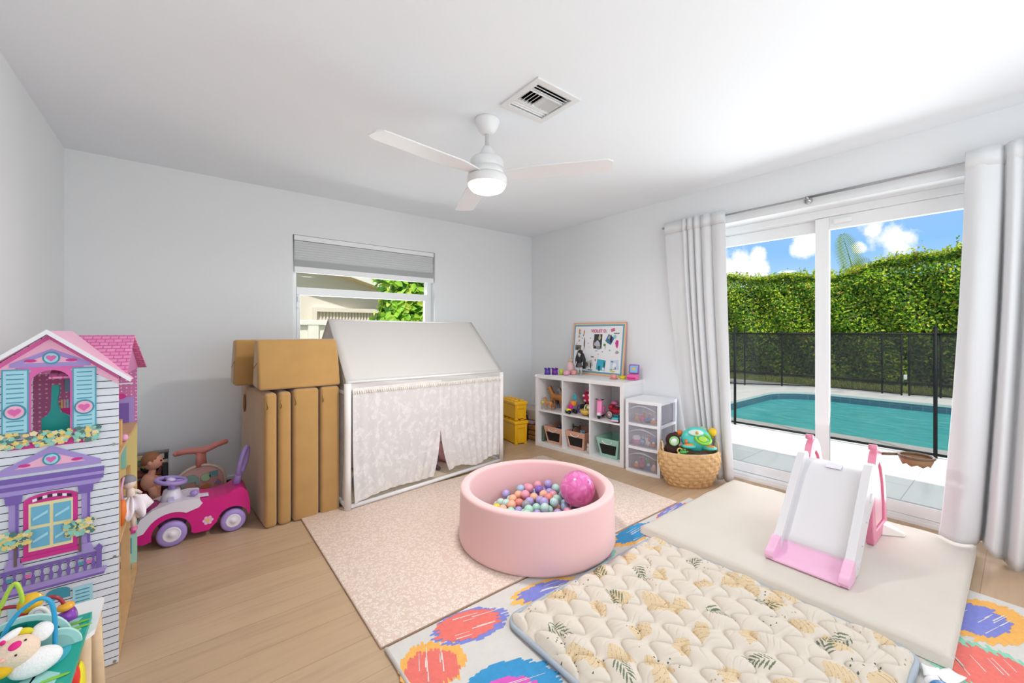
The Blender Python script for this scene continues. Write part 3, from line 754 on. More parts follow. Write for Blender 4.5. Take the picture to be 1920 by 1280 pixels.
part(pm, 'edge_piping', MB().tube([(-1.083, -.705, .004), (1.083, -.705, .004), (1.083, .705, .004), (-1.083, .705, .004)], .005, n=6, closed=True), M('mat_edge', 'c9ab97', .6))

# ------------------------------------------------------------------ beige padded mat
def cushion_top(x0, x1, y0, y1, zt, zb, nx, nyy, seed, puff, wr):
    r = np.random.default_rng(seed); ph = r.uniform(0, 6, 8)
    b = MB(); vs = []
    for j in range(nyy+1):
        for i in range(nx+1):
            s, t = i/nx, j/nyy; x = x0+(x1-x0)*s; y = y0+(y1-y0)*t
            e = min(s, 1-s)*(x1-x0); f = min(t, 1-t)*(y1-y0); dmin = min(e, f)
            rd = .014; z = zt - (rd-math.sqrt(max(0, rd*rd-(rd-min(dmin, rd))**2)))*.9
            w = wr*(math.sin(x*23+ph[0]+3*math.sin(y*6))*math.sin(y*9+ph[1]) + .7*math.sin(y*31+ph[2]+2*math.sin(x*7)))*math.exp(-min(e, f)/.12)
            w += puff*math.sin(PI*s)*math.sin(PI*t)
            vs.append((x, y, z+w))
    b.add(vs, [(j*(nx+1)+i, j*(nx+1)+i+1, (j+1)*(nx+1)+i+1, (j+1)*(nx+1)+i) for j in range(nyy) for i in range(nx)], 0, True)
    rim = [i for i in range(nx+1)] + [j*(nx+1)+nx for j in range(1, nyy+1)] + [nyy*(nx+1)+i for i in range(nx-1, -1, -1)] + [j*(nx+1) for j in range(nyy-1, 0, -1)]
    n = len(rim); o = len(b.v); b.v += [(vs[k][0]+(.006 if vs[k][0] > (x0+x1)/2 else -.006)*0, vs[k][1], zb) for k in rim]
    for i in range(n): b.f.append((rim[(i+1)%n], rim[i], o+i, o+(i+1)%n)); b.m.append(0); b.sm.append(True)
    b.f.append(tuple(o+i for i in range(n))); b.m.append(0); b.sm.append(False)
    return b
solo('padded_mat', cushion_top(2.155, 3.405, .16, 1.45, .062, .0112, 70, 70, 3, .004, .0022), M('cream_canvas', 'd2cabf', .85, bump=.15, bscale=400, vary=.02, vscale=5), 'plain cream padded floor mat under the toddler slide', 'padded mat')

# ------------------------------------------------------------------ quilted mat
qm = thing('quilted_mat', 'quilted cream mat with leaf print and grey piping at the front', 'quilted mat', (1.595, .80, .01))
W_, L_ = 1.085, 1.105; nx, ny_ = 440, 440; p_, A_, Lw = .0905, .027, .124
xs = np.linspace(-W_/2, W_/2, nx+1); ys = np.linspace(-L_/2, L_/2, ny_+1); XX, YY = np.meshgrid(xs, ys)
U = XX*.97+YY*.16; V = YY*.97-XX*.16
V = V + .004*np.sin(U*37)+.003*np.sin(U*61+V*20)
kk = np.floor(V/p_).astype(int); best0 = np.full(V.shape, -9.); best1 = np.full(V.shape, 9.)
for dk in (-1, 0, 1, 2):
    k2 = kk+dk; line = k2*p_ + np.where(k2 % 2 == 0, 1, -1)*A_*np.cos(2*PI*U/Lw)
    lo = line <= V; best0 = np.where(lo & (line > best0), line, best0); best1 = np.where(~lo & (line < best1), line, best1)
gap = best1-best0; tt = np.clip((V-best0)/np.maximum(gap, 1e-5), 0, 1)
hgt = np.sqrt(np.clip(4*tt*(1-tt), 0, 1))**.62*(gap/(p_+2*A_))**.6*.033
ph_ = (U*.34+V*.94)*225+5*np.sin(U*26)+3.5*np.sin(V*33+U*12); act = np.clip(.55+.9*np.sin(U*43+V*17)*np.sin(V*39-U*21), 0, 1)
wr = -np.exp(-(np.sin(ph_*.5)/.24)**2)*.0042*act*np.sqrt(np.clip(4*tt*(1-tt), 0, 1))
edge = np.minimum(np.minimum(XX+W_/2, W_/2-XX), np.minimum(YY+L_/2, L_/2-YY)); em = np.clip(edge/.03, 0, 1)
ZZ = .010 + (hgt + wr + .006)*np.sqrt(em)
# rounded corners: pull in
rc = .06; cxm = np.abs(XX)-(W_/2-rc); cym = np.abs(YY)-(L_/2-rc); d_ = np.sqrt(np.clip(cxm, 0, None)**2+np.clip(cym, 0, None)**2)
msk = (cxm > 0) & (cym > 0) & (d_ > rc); sc = np.where(msk, rc/np.maximum(d_, 1e-6), 1)
XX = np.where(msk, np.sign(XX)*((W_/2-rc)+cxm*sc), XX); YY = np.where(msk, np.sign(YY)*((L_/2-rc)+cym*sc), YY)
vq = np.stack([XX, YY, ZZ], -1).reshape(-1, 3)
I = np.arange((nx+1)*(ny_+1)).reshape(ny_+1, nx+1)
fq = np.stack([I[:-1, :-1], I[:-1, 1:], I[1:, 1:], I[1:, :-1]], -1).reshape(-1, 4)
fc = vq[fq].mean(1); mi = np.zeros(len(fq), int)
r = np.random.default_rng(4)
def spots(n): return r.uniform([-W_/2, -L_/2], [W_/2, L_/2], (n, 2))
for (sx_, sy_) in spots(44):      # tan washes
    a = r.uniform(0, PI); du = (fc[:,0]-sx_)*math.cos(a)+(fc[:,1]-sy_)*math.sin(a); dv_ = -(fc[:,0]-sx_)*math.sin(a)+(fc[:,1]-sy_)*math.cos(a)
    k = (du/.05)**2+(dv_/.032)**2 + .25*np.sin(du*120)+.2*np.sin(dv_*150); mi[k < 1] = 1
    ln = (k < 1) & (np.abs(np.sin(du*170+2*np.sin(dv_*60))) < .13); mi[ln] = 4
for (sx_, sy_) in spots(30):      # small brown and green dots
    mm = int(r.integers(3, 5))
    for _ in range(6):
        ex, ey = sx_+r.normal(0, .02), sy_+r.normal(0, .02); mi[((fc[:,0]-ex)**2+((fc[:,1]-ey)*1.3)**2) < r.uniform(.0025, .0045)**2] = mm
leafspots = [(-.38, .12), (-.10, .30), (-.30, -.18), (.15, .05), (.18, .42), (.36, -.05), (.40, .27), (.05, -.25), (-.45, .40), (.42, -.38), (-.2, -.45), (.25, -.33), (-.02, .47)]
for (sx_, sy_) in leafspots:
    a0 = r.uniform(0, 2*PI)
    for q_ in range(11):
        pr_, sd_ = divmod(q_, 2); base_ = .017*pr_; a = a0 + (0 if q_ == 10 else (.75-.05*pr_)*(1 if sd_ else -1)); Lf = .052*(1-.08*pr_)
        ox_, oy_ = sx_+base_*math.cos(a0), sy_+base_*math.sin(a0)
        du = (fc[:,0]-ox_)*math.cos(a)+(fc[:,1]-oy_)*math.sin(a); dv_ = -(fc[:,0]-ox_)*math.sin(a)+(fc[:,1]-oy_)*math.cos(a)
        k = (du > 0) & (du < Lf) & (np.abs(dv_) < .0034*np.sin(PI*np.clip(du/Lf, 0, 1))**.8); mi[k] = 2
cloth = lambda n, c: M('quilt_'+n, c, .9, spec=.15, bump=.15, bscale=300)
o = numpy_mesh('quilted_top', vq, fq, [cloth('cream', 'd6ccbf'), cloth('tan', 'd6c09e'), cloth('leaf', '6f7a64'), cloth('green', '525c4c'), cloth('brown', 'b09474')], mi)
o.data.polygons.foreach_set('use_smooth', [True]*len(fq)); o.parent = qm
b = MB(); pts = []
for cx_, cy_, a0 in ((W_/2-rc, L_/2-rc, 0), (-W_/2+rc, L_/2-rc, PI/2), (-W_/2+rc, -L_/2+rc, PI), (W_/2-rc, -L_/2+rc, 1.5*PI)):
    pts += [(cx_+(rc+.004)*math.cos(a0+PI/2*i/8), cy_+(rc+.004)*math.sin(a0+PI/2*i/8), .012) for i in range(9)]
part(qm, 'grey_piping', b.tube(pts, .0105, n=8, closed=True), M('piping_grey', 'a9b3bd', .7))
b = MB(); b.add([(p[0], p[1], .006) for p in pts], [tuple(range(len(pts)))]); b.add([(p[0], p[1], .0) for p in pts], [tuple(reversed(range(len(pts))))]); part(qm, 'backing', b, M('quilt_back', 'cfc8be', .9))

# ------------------------------------------------------------------ ball pit
PX, PY, PZ = 1.657, 1.838, .014
pit = thing('ball_pit', 'round pale pink foam ball pit on the pink mat', 'ball pit', (PX, PY, PZ))
pitm = M('pink_velvet', 'f0c4c3', .85, spec=.15, sheen=.35, bump=.08, bscale=500)
prof = [(.402, 0), (.445, 0), (.458, .006), (.463, .02), (.461, .12), (.458, .22), (.456, .292), (.4545, .300), (.449, .3055), (.441, .3075), (.415, .3075), (.408, .3055), (.4035, .300), (.402, .292), (.402, .15), (.402, .0)]
part(pit, 'foam_wall', MB().lathe(prof, n=96, cap=False), pitm)
part(pit, 'pit_floor', MB().lathe([(.0, .001), (.4015, .001), (.4015, .034), (.0, .034)], n=64), pitm)
part(pit, 'wall_seam', MB().tube([(.4035*math.cos(-.05), .4035*math.sin(-.05), z) for z in (.06, .15, .24, .3)] + [(.43*math.cos(-.05), .43*math.sin(-.05), .311)] + [(.4595*math.cos(-.05), .4595*math.sin(-.05), z) for z in (.29, .2, .1, .03)], .0012, n=5), M('pink_seam', 'd99c9e', .8))
BIG = Vector((1.921, 1.745, .247)); 
bl = thing('play_ball', 'big glossy magenta ball resting in the pink ball pit', 'ball', tuple(BIG))
q = NT('pearly_pink_plastic'); tcn = q.n('ShaderNodeTexCoord'); n1 = q.n('ShaderNodeTexNoise', i_Scale=14, i_Detail=6, i_Distortion=2); q.l(tcn.outputs['Object'], n1.inputs['Vector'])
rp = q.ramp(n1.outputs['Fac'], [(.3, 'd0559f'), (.5, 'dd6fb0'), (.75, 'eba0cd')]); q.l(rp.outputs['Color'], q.b.inputs['Base Color']); q.b.inputs['Roughness'].default_value = .18; q.b.inputs['Coat Weight'].default_value = .5
part(bl, 'ball_skin', MB().ell((0,0,0), .109, nu=40, nv=24), q.m)
part(bl, 'valve', MB().lathe([(.006, .1085), (.006, .1105), (.0, .111)], n=12, R=RX(.9)), M('valve_pink', 'c8428e', .4))
pal = [('mint green', 'b0e0cc'), ('pale blue', 'a9c0e2'), ('peach', 'f3b899'), ('lilac', 'b4a6de'), ('soft pink', 'ea9fb4'), ('grey', '9a97a2'), ('coral', 'e88f86'), ('pale aqua', 'bfe0da'), ('violet', '8464bd')]
bm0 = [M('ball_'+n.replace(' ', '_'), c, .35) for n, c in pal]; ym = M('ball_yellow', 'ecd235', .35)
BR = .029; proto_me = {}
def add_ball(p, k):
    if k not in proto_me:
        me = bpy.data.meshes.new('pit_ball'); bb = MB().ell((0,0,0), BR, nu=20, nv=12); me.from_pydata(bb.v, [], bb.f); me.materials.append(ym if k == 'y' else bm0[k]); me.polygons.foreach_set('use_smooth', [True]*len(bb.f)); proto_me[k] = me
    o = bpy.data.objects.new('pit_ball', proto_me[k]); COL.objects.link(o); o.location = p
    if k == 'y': setp(o, 'the single yellow plastic ball among the pastel pit balls', 'ball', 'pastel balls in the ball pit')
    else: setp(o, f'small {pal[k][0]} plastic ball lying in the pink ball pit', 'ball', 'pastel balls in the ball pit')
dirc = Vector((PX, PY, 0)).normalized(); rr_ = random.Random(21); z1 = PZ+.0345+BR; D2 = 2*BR+.0006
spots_ = []
def rest(x, y):
    z = z1
    for c in spots_:
        d2 = (c.x-x)**2+(c.y-y)**2
        if d2 < D2*D2: z = max(z, c.z+math.sqrt(D2*D2-d2))
    return z
tries = 0
while len(spots_) < 150 and tries < 900:
    tries += 1; best = None
    for _ in range(26):
        a = rr_.uniform(0, 2*PI); q = (.402-BR-.002)*math.sqrt(rr_.random()); x, y = PX+q*math.cos(a), PY+q*math.sin(a)
        al = (x-PX)*dirc.x+(y-PY)*dirc.y; si = (x-PX)*dirc.y-(y-PY)*dirc.x
        if al < -.05 - .03*rr_.random(): continue
        z = rest(x, y)
        lim = z1 + .100*math.exp(-((si-.02)/.25)**2)*(.75+.6*al) + .016
        if z > lim or (Vector((x, y, z))-BIG).length < .109+BR+.001: continue
        sc_ = z - .10*rr_.random()*math.exp(-(si/.3)**2)
        if best is None or sc_ < best[0]: best = (sc_, Vector((x, y, z)))
    if best: spots_.append(best[1])
yb = min(range(len(spots_)), key=lambda i: (spots_[i]-Vector((1.535, 2.115, .13))).length)
for i, c in enumerate(spots_): add_ball(c, 'y' if i == yb else rr_.choice([0,0,0,1,1,2,2,2,3,3,4,4,5,6,7,7,8]))

# ------------------------------------------------------------------ toddler slide with side panels and hoop
SZ = .0665
sl = thing('toddler_slide', 'white and pink toddler slide standing on the cream mat', 'slide', (2.75, .66, SZ))
sw = M('slide_white', 'dcd9db', .35); sp1 = M('slide_pink', 'eeb9d6', .35); sp2 = M('slide_rose', 'e58aa5', .35); sp3 = M('slide_blush', 'f0b9c6', .35)
def SP(name, b, m, **k): 
    b.v = [(x-2.75, y-.66, z-SZ if True else z) for x, y, z in b.v]; return part(sl, name, b, m, **k)
cr_ = [(2.47, .135), (2.51, .17), (2.60, .262), (2.70, .368), (2.77, .437), (2.81, .468), (2.85, .484), (2.90, .487)]
SP('chute', MB().prism(cr_ + [(x+.006, z-.014) for x, z in reversed(cr_)], .528, .793, 'xz', sm=True), sw)
def rail(y0, y1):
    up = [(2.435, .145), (2.52, .232), (2.62, .336), (2.71, .432), (2.775, .498), (2.815, .527), (2.85, .53), (2.875, .515), (2.885, .48)]
    lo = [(2.88, .36), (2.84, .33), (2.74, .27), (2.62, .155), (2.52, .07), (2.45, SZ+.004), (2.42, SZ+.004)]
    return MB().prism(up+lo, y0, y1, 'xz')
for y0, y1 in ((.493, .529), (.792, .828)): SP('side_rail', rail(y0, y1), sw, bevel=.008)
for x, z in ((2.52, .12), (2.60, .2), (2.69, .29), (2.77, .37)):
    SP('rail_rib', MB().box((x, .4915, z), (.05, .006, .012), R=RY(-.76)), sw)
tp = [(2.335, SZ), (2.329, SZ+.008), (2.335, SZ+.015), (2.38, SZ+.017), (2.42, SZ+.024), (2.45, SZ+.042), (2.475, .14), (2.485, .13), (2.47, SZ+.02), (2.44, SZ)]
SP('toe', MB().prism(tp, .522, .80, 'xz', sm=True), sp1)
for y0, y1 in ((.490, .528), (.793, .831)):
    SP('toe_lip', MB().prism([(2.335, SZ), (2.327, SZ+.022), (2.334, SZ+.044), (2.36, SZ+.052), (2.41, SZ+.085), (2.44, SZ+.095), (2.455, SZ+.07), (2.45, SZ)], y0, y1, 'xz'), sp1, bevel=.008)
SP('name_plate', MB().box((2.83, .66, .4815), (.05, .07, .002), R=RY(-.32)), M('plate_lilac', 'dcd8e2', .3))
outl = [(2.925, SZ), (2.895, .16), (2.885, .27), (2.905, .40), (2.94, .50), (2.975, .555), (3.02, .575), (3.08, .565), (3.13, .52), (3.18, .42), (3.225, .28), (3.25, .15), (3.255, SZ)]
inn = [(2.98, .13), (2.945, .27), (2.96, .39), (3.0, .47), (3.05, .50), (3.1, .46), (3.15, .36), (3.18, .25), (3.19, .13)]
for y0, y1, sgn in ((.505, .540, -1), (.80, .835, 1)):
    b = MB(); n1, n2 = len(outl), len(inn)
    # frame with a hole: bridge as quads by resampling both loops
    def rs_(L, n):
        P_ = [Vector((a, c)) for a, c in L]; P_.append(P_[0]); ds = [0]
        for a, c in zip(P_, P_[1:]): ds.append(ds[-1]+(c-a).length)
        out_ = []
        for i in range(n):
            d = ds[-1]*i/n; k = max(j for j in range(len(ds)-1) if ds[j] <= d+1e-9); out_.append(P_[k].lerp(P_[k+1], (d-ds[k])/(ds[k+1]-ds[k]+1e-9)))
        return out_
    O, Q = rs_(outl, 48), rs_(inn, 48)
    vs = [(p.x, y, p.y) for y in (y0, y1) for p in O] + [(p.x, y, p.y) for y in (y0, y1) for p in Q]
    fs = []
    for i in range(48):
        j = (i+1) % 48
        fs += [(i, j, 96+j, 96+i), (48+j, 48+i, 144+i, 144+j), (j, i, 48+i, 48+j), (96+i, 96+j, 144+j, 144+i)]
    b.add(vs, fs); SP('side_panel', b, sp2 if sgn < 0 else sp2, bevel=.005)
    yy = y0-.004 if sgn < 0 else y1+.004
    SP('panel_inlay', MB().prism([(2.99, .14), (2.955, .27), (2.97, .38), (3.005, .455), (3.05, .485), (3.09, .45), (3.14, .355), (3.168, .25), (3.178, .14)], y0+.010, y1-.010, 'xz'), sp3, bevel=.004)
    SP('top_knob', MB().lathe([(.0, -.019), (.016, -.017), (.017, .017), (.0, .019)], n=16, R=RX(PI/2)).xf(Matrix.Translation((2.985, (y0+y1)/2, .588))), sp2)
    SP('stabilizer_foot', MB().add([(3.12, y0 if sgn < 0 else y1, SZ), (3.25, y0 if sgn < 0 else y1, SZ), (3.235, (y0-.085) if sgn < 0 else y1+.085, SZ), (3.19, (y0-.085) if sgn < 0 else y1+.085, SZ), (3.15, y0 if sgn < 0 else y1, SZ+.05), (3.22, y0 if sgn < 0 else y1, SZ+.05), (3.22, (y0-.08) if sgn < 0 else y1+.08, SZ+.012), (3.20, (y0-.08) if sgn < 0 else y1+.08, SZ+.012)], [(0,1,2,3),(4,7,6,5),(0,4,5,1),(1,5,6,2),(2,6,7,3),(3,7,4,0)]), M('foot_cream', 'ece4dc', .4))
for x, z in ((3.17, .16), (3.10, .31)): SP('step', MB().rbox((x, .67, z), (.10, .262, .022), .008), sw)
SP('rear_crossbar', MB().rbox((2.92, .67, .40), (.03, .262, .05), .01), sp3)
for z in (.335, .42): SP('screw_cap', MB().lathe([(.007, 0), (.006, -.004), (0, -.005)], n=12, R=RX(-PI/2)).xf(Matrix.Translation((2.915, .5045, z))), chrome)
hb = M('hoop_brown', '6e5540', .5)
SP('hoop_arm', MB().tube([(3.11, .505, .535), (3.13, .47, .538), (3.15, .445, .54)], .008, n=8), hb)
hp = SP('basketball_hoop', MB().torus((3.165, .372, .54), .072, .0075, n=32), hb)
b = MB(); n = 32; vs = []
for k, (rr, z) in enumerate(((.072, .538), (.066, .515), (.058, .498))):
    for i in range(n): 
        a = 2*PI*i/n; zz = z + (.006*math.sin(a*8) if k == 2 else 0); vs.append((3.165+rr*math.cos(a), .372+rr*math.sin(a), zz))
b.add(vs, [(k*n+i, k*n+(i+1)%n, (k+1)*n+(i+1)%n, (k+1)*n+i) for k in range(2) for i in range(n)], 0, True)
SP('scalloped_net', b, M('hoop_tan', '9a7652', .6), solid=.002)

# ------------------------------------------------------------------ wipes and bottle at the lower right
bt = thing('spray_bottle', 'blue bottle with white cap lying beside the quilted mat', 'bottle', (1.975, .195, .045), 0)
Rb = Matrix.Rotation(-2.45, 3, 'Z') @ RY(PI/2)
part(bt, 'bottle_body', MB().lathe([(0, 0), (.03, .002), (.034, .01), (.034, .11), (.028, .13), (.016, .14), (.015, .15)], R=Rb, n=24).xf(Matrix.Translation((-.02, -.017, 0))), M('bottle_blue', '2479b5', .25))
e_ = Rb @ Vector((0, 0, -.025)); part(bt, 'cap', MB().lathe([(0, -.028), (.021, -.027), (.022, -.02), (.022, .003), (0, .003)], R=Rb, n=20).xf(Matrix.Translation((-.02, -.017, 0))), white_plastic)
def sheet(name, label, loc, w, h, rz, tilt):
    b = MB(); n = 10; vs = []
    for j in range(n+1):
        for i in range(n+1):
            s, t = i/n-.5, j/n-.5; vs.append((s*w, t*h, .012*math.sin(3*s+2)*math.sin(4*t+1)+tilt*(s+.5)*w))
    b.add(vs, [(j*(n+1)+i, j*(n+1)+i+1, (j+1)*(n+1)+i+1, (j+1)*(n+1)+i) for j in range(n) for i in range(n)], 0, True)
    return solo(name, b, M('paper_white', 'f0f0f2', .7), label, 'paper', loc, rz, solid=.0015)
sheet('paper_sheet', 'crumpled white paper square nearest the quilted mat corner', (2.062, .203, .022), .06, .045, .2, .15)
sheet('paper_sheet', 'white paper slip lying flat on the coral rug circle', (2.10, .165, .018), .085, .05, -.5, .06)
# ------------------------------------------------------------------ tan play-couch cushions
tan = M('tan_suede', 'b88f57', .9, spec=.15, sheen=.5, bump=.5, bscale=9, vary=.07, vscale=7)
tan_d = M('tan_seam', 'a67c42', .9)
def upright(label, x0, x1, zt, rz, hole=False):
    w = x1-x0; c = thing('foam_cushion', label, 'cushion', ((x0+x1)/2, 2.94, 0), rz, 'tan foam play couch cushions')
    part(c, 'suede_cover', MB().rbox((0, .385, zt/2), (w-.004, .77, zt), .022, seg=4), tan)
    part(c, 'zipper', MB().tube([(-w/2+.004, .02, .03), (-w/2+.004, .018, zt-.03)], .0025, n=5), tan_d)
    part(c, 'zipper_pull', MB().tube([(-w/2+.012, -.003, zt-.05), (-w/2+.02, -.004, zt-.085), (-w/2+.012, -.003, zt-.10)], .0028, n=5), M('brass', 'b59a5c', .35, metal=1))
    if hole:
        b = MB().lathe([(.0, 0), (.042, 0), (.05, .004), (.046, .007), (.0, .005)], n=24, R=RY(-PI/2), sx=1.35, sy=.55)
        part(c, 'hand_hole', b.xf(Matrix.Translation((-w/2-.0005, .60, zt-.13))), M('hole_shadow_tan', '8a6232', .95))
    return c
upright('upright tan cushion with an oval hand hole facing the toy car', .383, .455, .845, .075, True)
upright('thin upright tan cushion, second from the pink toy car', .459, .535, .846, .05)
upright('broad upright tan cushion, third from the pink toy car', .541, .70, .858, .03)
upright('upright tan cushion standing against the white play tent', .706, .832, .858, .008)
def wedge(label, x0, x1, prof, rz=0, puff=.012):
    c = thing('foam_wedge', label, 'cushion', ((x0+x1)/2, 3.0, .86), rz, 'tan foam play couch wedges')
    b = bmesh.new(); vs0 = []
    n = len(prof)
    A = [b.verts.new((-(x1-x0)/2, y, z)) for y, z in prof]; Bv = [b.verts.new(((x1-x0)/2, y, z)) for y, z in prof]
    b.faces.new(A); b.faces.new(list(reversed(Bv)))
    for i in range(n): b.faces.new((A[(i+1) % n], A[i], Bv[i], Bv[(i+1) % n]))
    bmesh.ops.recalc_face_normals(b, faces=b.faces[:])
    bmesh.ops.bevel(b, geom=b.edges[:], offset=.018, segments=4, profile=.5, affect='EDGES')
    part(c, 'suede_cover', MB().frombm(b), tan)
    p0, p1 = prof[0], prof[-2]
    part(c, 'seam', MB().tube([(-(x1-x0)/2-.0005, prof[0][0]+.03, prof[0][1]+.012), (-(x1-x0)/2-.001, (prof[0][0]+prof[2][0])/2, prof[2][1]*.55), (-(x1-x0)/2-.0005, prof[-2][0]-.01, prof[-2][1]-.03)], .0018, n=5), tan_d)
    return c
wedge('tan foam wedge lying on the upright cushions in front', .352, .838, [(-.055, .004), (.0, .21), (.045, .322), (.13, .318), (.20, .16), (.25, .004)], .0)
wedge('tan foam wedge behind the front wedge, nearest the wall', .262, .79, [(.31, .004), (.29, .16), (.285, .318), (.40, .318), (.50, .15), (.56, .004)], .02)

# ------------------------------------------------------------------ white play tent
def canvas(name, col, tr):
    q = NT(name); q.b.inputs['Base Color'].default_value = lin(col); q.b.inputs['Roughness'].default_value = .9; q.b.inputs['Specular IOR Level'].default_value = .1
    tl_ = q.n('ShaderNodeBsdfTranslucent'); tl_.inputs['Color'].default_value = lin(col); mx_ = q.n('ShaderNodeMixShader', i_Fac=tr)
    q.l(q.b.outputs[0], mx_.inputs[1]); q.l(tl_.outputs[0], mx_.inputs[2]); q.l(mx_.outputs[0], q.out.inputs['Surface']); return q.m
tentw = canvas('tent_canvas', 'eae7e3', .35)
FL, FR, BR_, BL = Vector((.866, 2.885, 0)), Vector((2.315, 3.065, 0)), Vector((2.22, 3.86, 0)), Vector((.852, 3.80, 0))
RL, RR = Vector((.870, 3.35, 1.33)), Vector((2.235, 3.45, 1.327)); ze = {'FL': .895, 'FR': .872, 'BR': .88, 'BL': .90}
tent = thing('play_tent', 'white house shaped play tent with lace curtains below the window', 'play tent', (1.56, 3.4, .013))
def TP(name, b, m, **k):
    b.v = [(x-1.56, y-3.4, z-.013) for x, y, z in b.v]; return part(tent, name, b, m, **k)
def up(p, z): return Vector((p.x, p.y, z))
eFL, eFR, eBR, eBL = up(FL, ze['FL']), up(FR, ze['FR']), up(BR_, ze['BR']), up(BL, ze['BL'])
def sheet_quad(a, b_, c, d, n=24, sag=.0, seed=0, wr=0):
    """a-b bottom, d-c top"""
    vs = []
    nn = (b_-a).cross(d-a).normalized()
    for j in range(n+1):
        for i in range(n+1):
            s, t = i/n, j/n; p = (a.lerp(b_, s)).lerp(d.lerp(c, s), t)
            p = p - nn*sag*math.sin(PI*s)*math.sin(PI*t) + nn*wr*math.sin(s*17+seed+4*t)*math.sin(PI*t)
            p.z -= sag*.5*math.sin(PI*s)*t
            vs.append(p)
    return MB().add(vs, [(j*(n+1)+i, j*(n+1)+i+1, (j+1)*(n+1)+i+1, (j+1)*(n+1)+i) for j in range(n) for i in range(n)], 0, True)
ov = Vector((-.012, 0, 0))
TP('roof_front', sheet_quad(eFL+ov, eFR-ov, RR, RL+ov, sag=.012, wr=.002), tentw, solid=.003)
TP('roof_back', sheet_quad(eBR, eBL+ov, RL+ov, RR, sag=.012), tentw, solid=.003)
for nm, a, c, d_ in (('gable_end', eFL, eBL, RL), ('gable_end', eBR, eFR, RR)):
    TP(nm, MB().add([a, c, d_], [(0, 1, 2)]), tentw, solid=.002)
dn = Vector((0, -.004, -.068))
TP('valance', sheet_quad(eFL+dn+ov, eFR+dn, eFR+Vector((0,-.004,0)), eFL+ov+Vector((0,-.004,0)), n=40, wr=.003, seed=2), tentw, solid=.002)
TP('valance', sheet_quad(eBL+Vector((-.004,0,-.07)), eFL+Vector((-.004,0,-.07)), eFL+Vector((-.004,0,0)), eBL+Vector((-.004,0,0)), n=30, wr=.003), tentw, solid=.002)
trim = M('tassel_cream', 'ebe4da', .95); b = MB()
def tassels(a, c, n):
    for i in range(n):
        p = a.lerp(c, (i+.5)/n); b.ell((p.x, p.y, p.z-.008), (.006, .006, .008), nu=8, nv=6)
        b.tube([(p.x, p.y, p.z-.010), (p.x+.002, p.y, p.z-.024)], [.004, .006], n=6)
tassels(eFL+dn+Vector((-.01,-.012,0)), eFR+dn+Vector((0,-.012,0)), 86); tassels(eBL+Vector((-.015,0,-.07)), eFL+Vector((-.015,0,-.07)), 36)
TP('tassel_trim', b, trim, kind='stuff')
sl_ = M('post_sleeve', 'e9e5e1', .9, bump=.1, bscale=300)
for p, z, nm in ((FL, ze['FL'], 'post_sleeve'), (FR, ze['FR'], 'post_sleeve'), (BR_, .86, 'post_sleeve'), (BL, .86, 'post_sleeve')):
    TP(nm, MB().tube([up(p, .014), up(p, z*.3), up(p, z*.6), up(p, z-.02)], [.024, .022, .023, .024], n=14), sl_)
for a, c in ((FL, FR), (BL, BR_), (FL, BL), (FR, BR_)): TP('base_rail', MB().tube([up(a, .029), up(c, .029)], .0155, n=12), M('pole_white', 'eeedee', .35))
for a, c in ((eFL, eFR), (eBL, eBR), (RL, RR)): TP('roof_pole', MB().tube([a+Vector((0,0,-.012)), c+Vector((0,0,-.012))], .009, n=8), M('pole_white'))
fp_ = [(.90, 2.925), (2.28, 3.10), (2.19, 3.83), (.885, 3.77)]
TP('floor_pad', MB().prism(fp_, .015, .04, 'xy'), M('pad_cream', 'e3d3ba', .9, bump=.2, bscale=60), bevel=.008)
q = NT('white_lace'); g = q.n('ShaderNodeNewGeometry'); mp = q.n('ShaderNodeMapping'); mp.inputs['Scale'].default_value = (1, 1, .8); q.l(g.outputs['Position'], mp.inputs['Vector'])
n1 = q.n('ShaderNodeTexNoise', i_Scale=21, i_Detail=4, i_Distortion=1.0); q.l(mp.outputs['Vector'], n1.inputs['Vector'])
n2 = q.n('ShaderNodeTexVoronoi', i_Scale=75); n2.feature = 'DISTANCE_TO_EDGE'; q.l(mp.outputs['Vector'], n2.inputs['Vector'])
r1 = q.ramp(n1.outputs['Fac'], [(.50, 0.0), (.60, 1.0)]); r2 = q.ramp(n2.outputs['Distance'], [(.03, 1.0), (.16, .35)])
mu = q.n('ShaderNodeMath', operation='MULTIPLY'); q.l(r1.outputs['Color'], mu.inputs[0]); q.l(r2.outputs['Color'], mu.inputs[1])
mr = q.n('ShaderNodeMapRange'); mr.inputs['To Min'].default_value = .80; mr.inputs['To Max'].default_value = .97; q.l(mu.outputs[0], mr.inputs['Value'])
q.l(mr.outputs['Result'], q.b.inputs['Alpha']); q.b.inputs['Base Color'].default_value = lin('f3efed'); q.b.inputs['Roughness'].default_value = .9; q.b.inputs['Alpha'].default_value = 1
q.t.links.remove(q.b.inputs['Alpha'].links[0]); tl_ = q.n('ShaderNodeBsdfTranslucent'); tl_.inputs['Color'].default_value = lin('f3efed'); m1 = q.n('ShaderNodeMixShader', i_Fac=.12); tr_ = q.n('ShaderNodeBsdfTransparent'); m2 = q.n('ShaderNodeMixShader')
q.l(q.b.outputs[0], m1.inputs[1]); q.l(tl_.outputs[0], m1.inputs[2]); q.l(mr.outputs['Result'], m2.inputs['Fac']); q.l(tr_.outputs[0], m2.inputs[1]); q.l(m1.outputs[0], m2.inputs[2]); q.l(m2.outputs[0], q.out.inputs['Surface']); lace = q.m
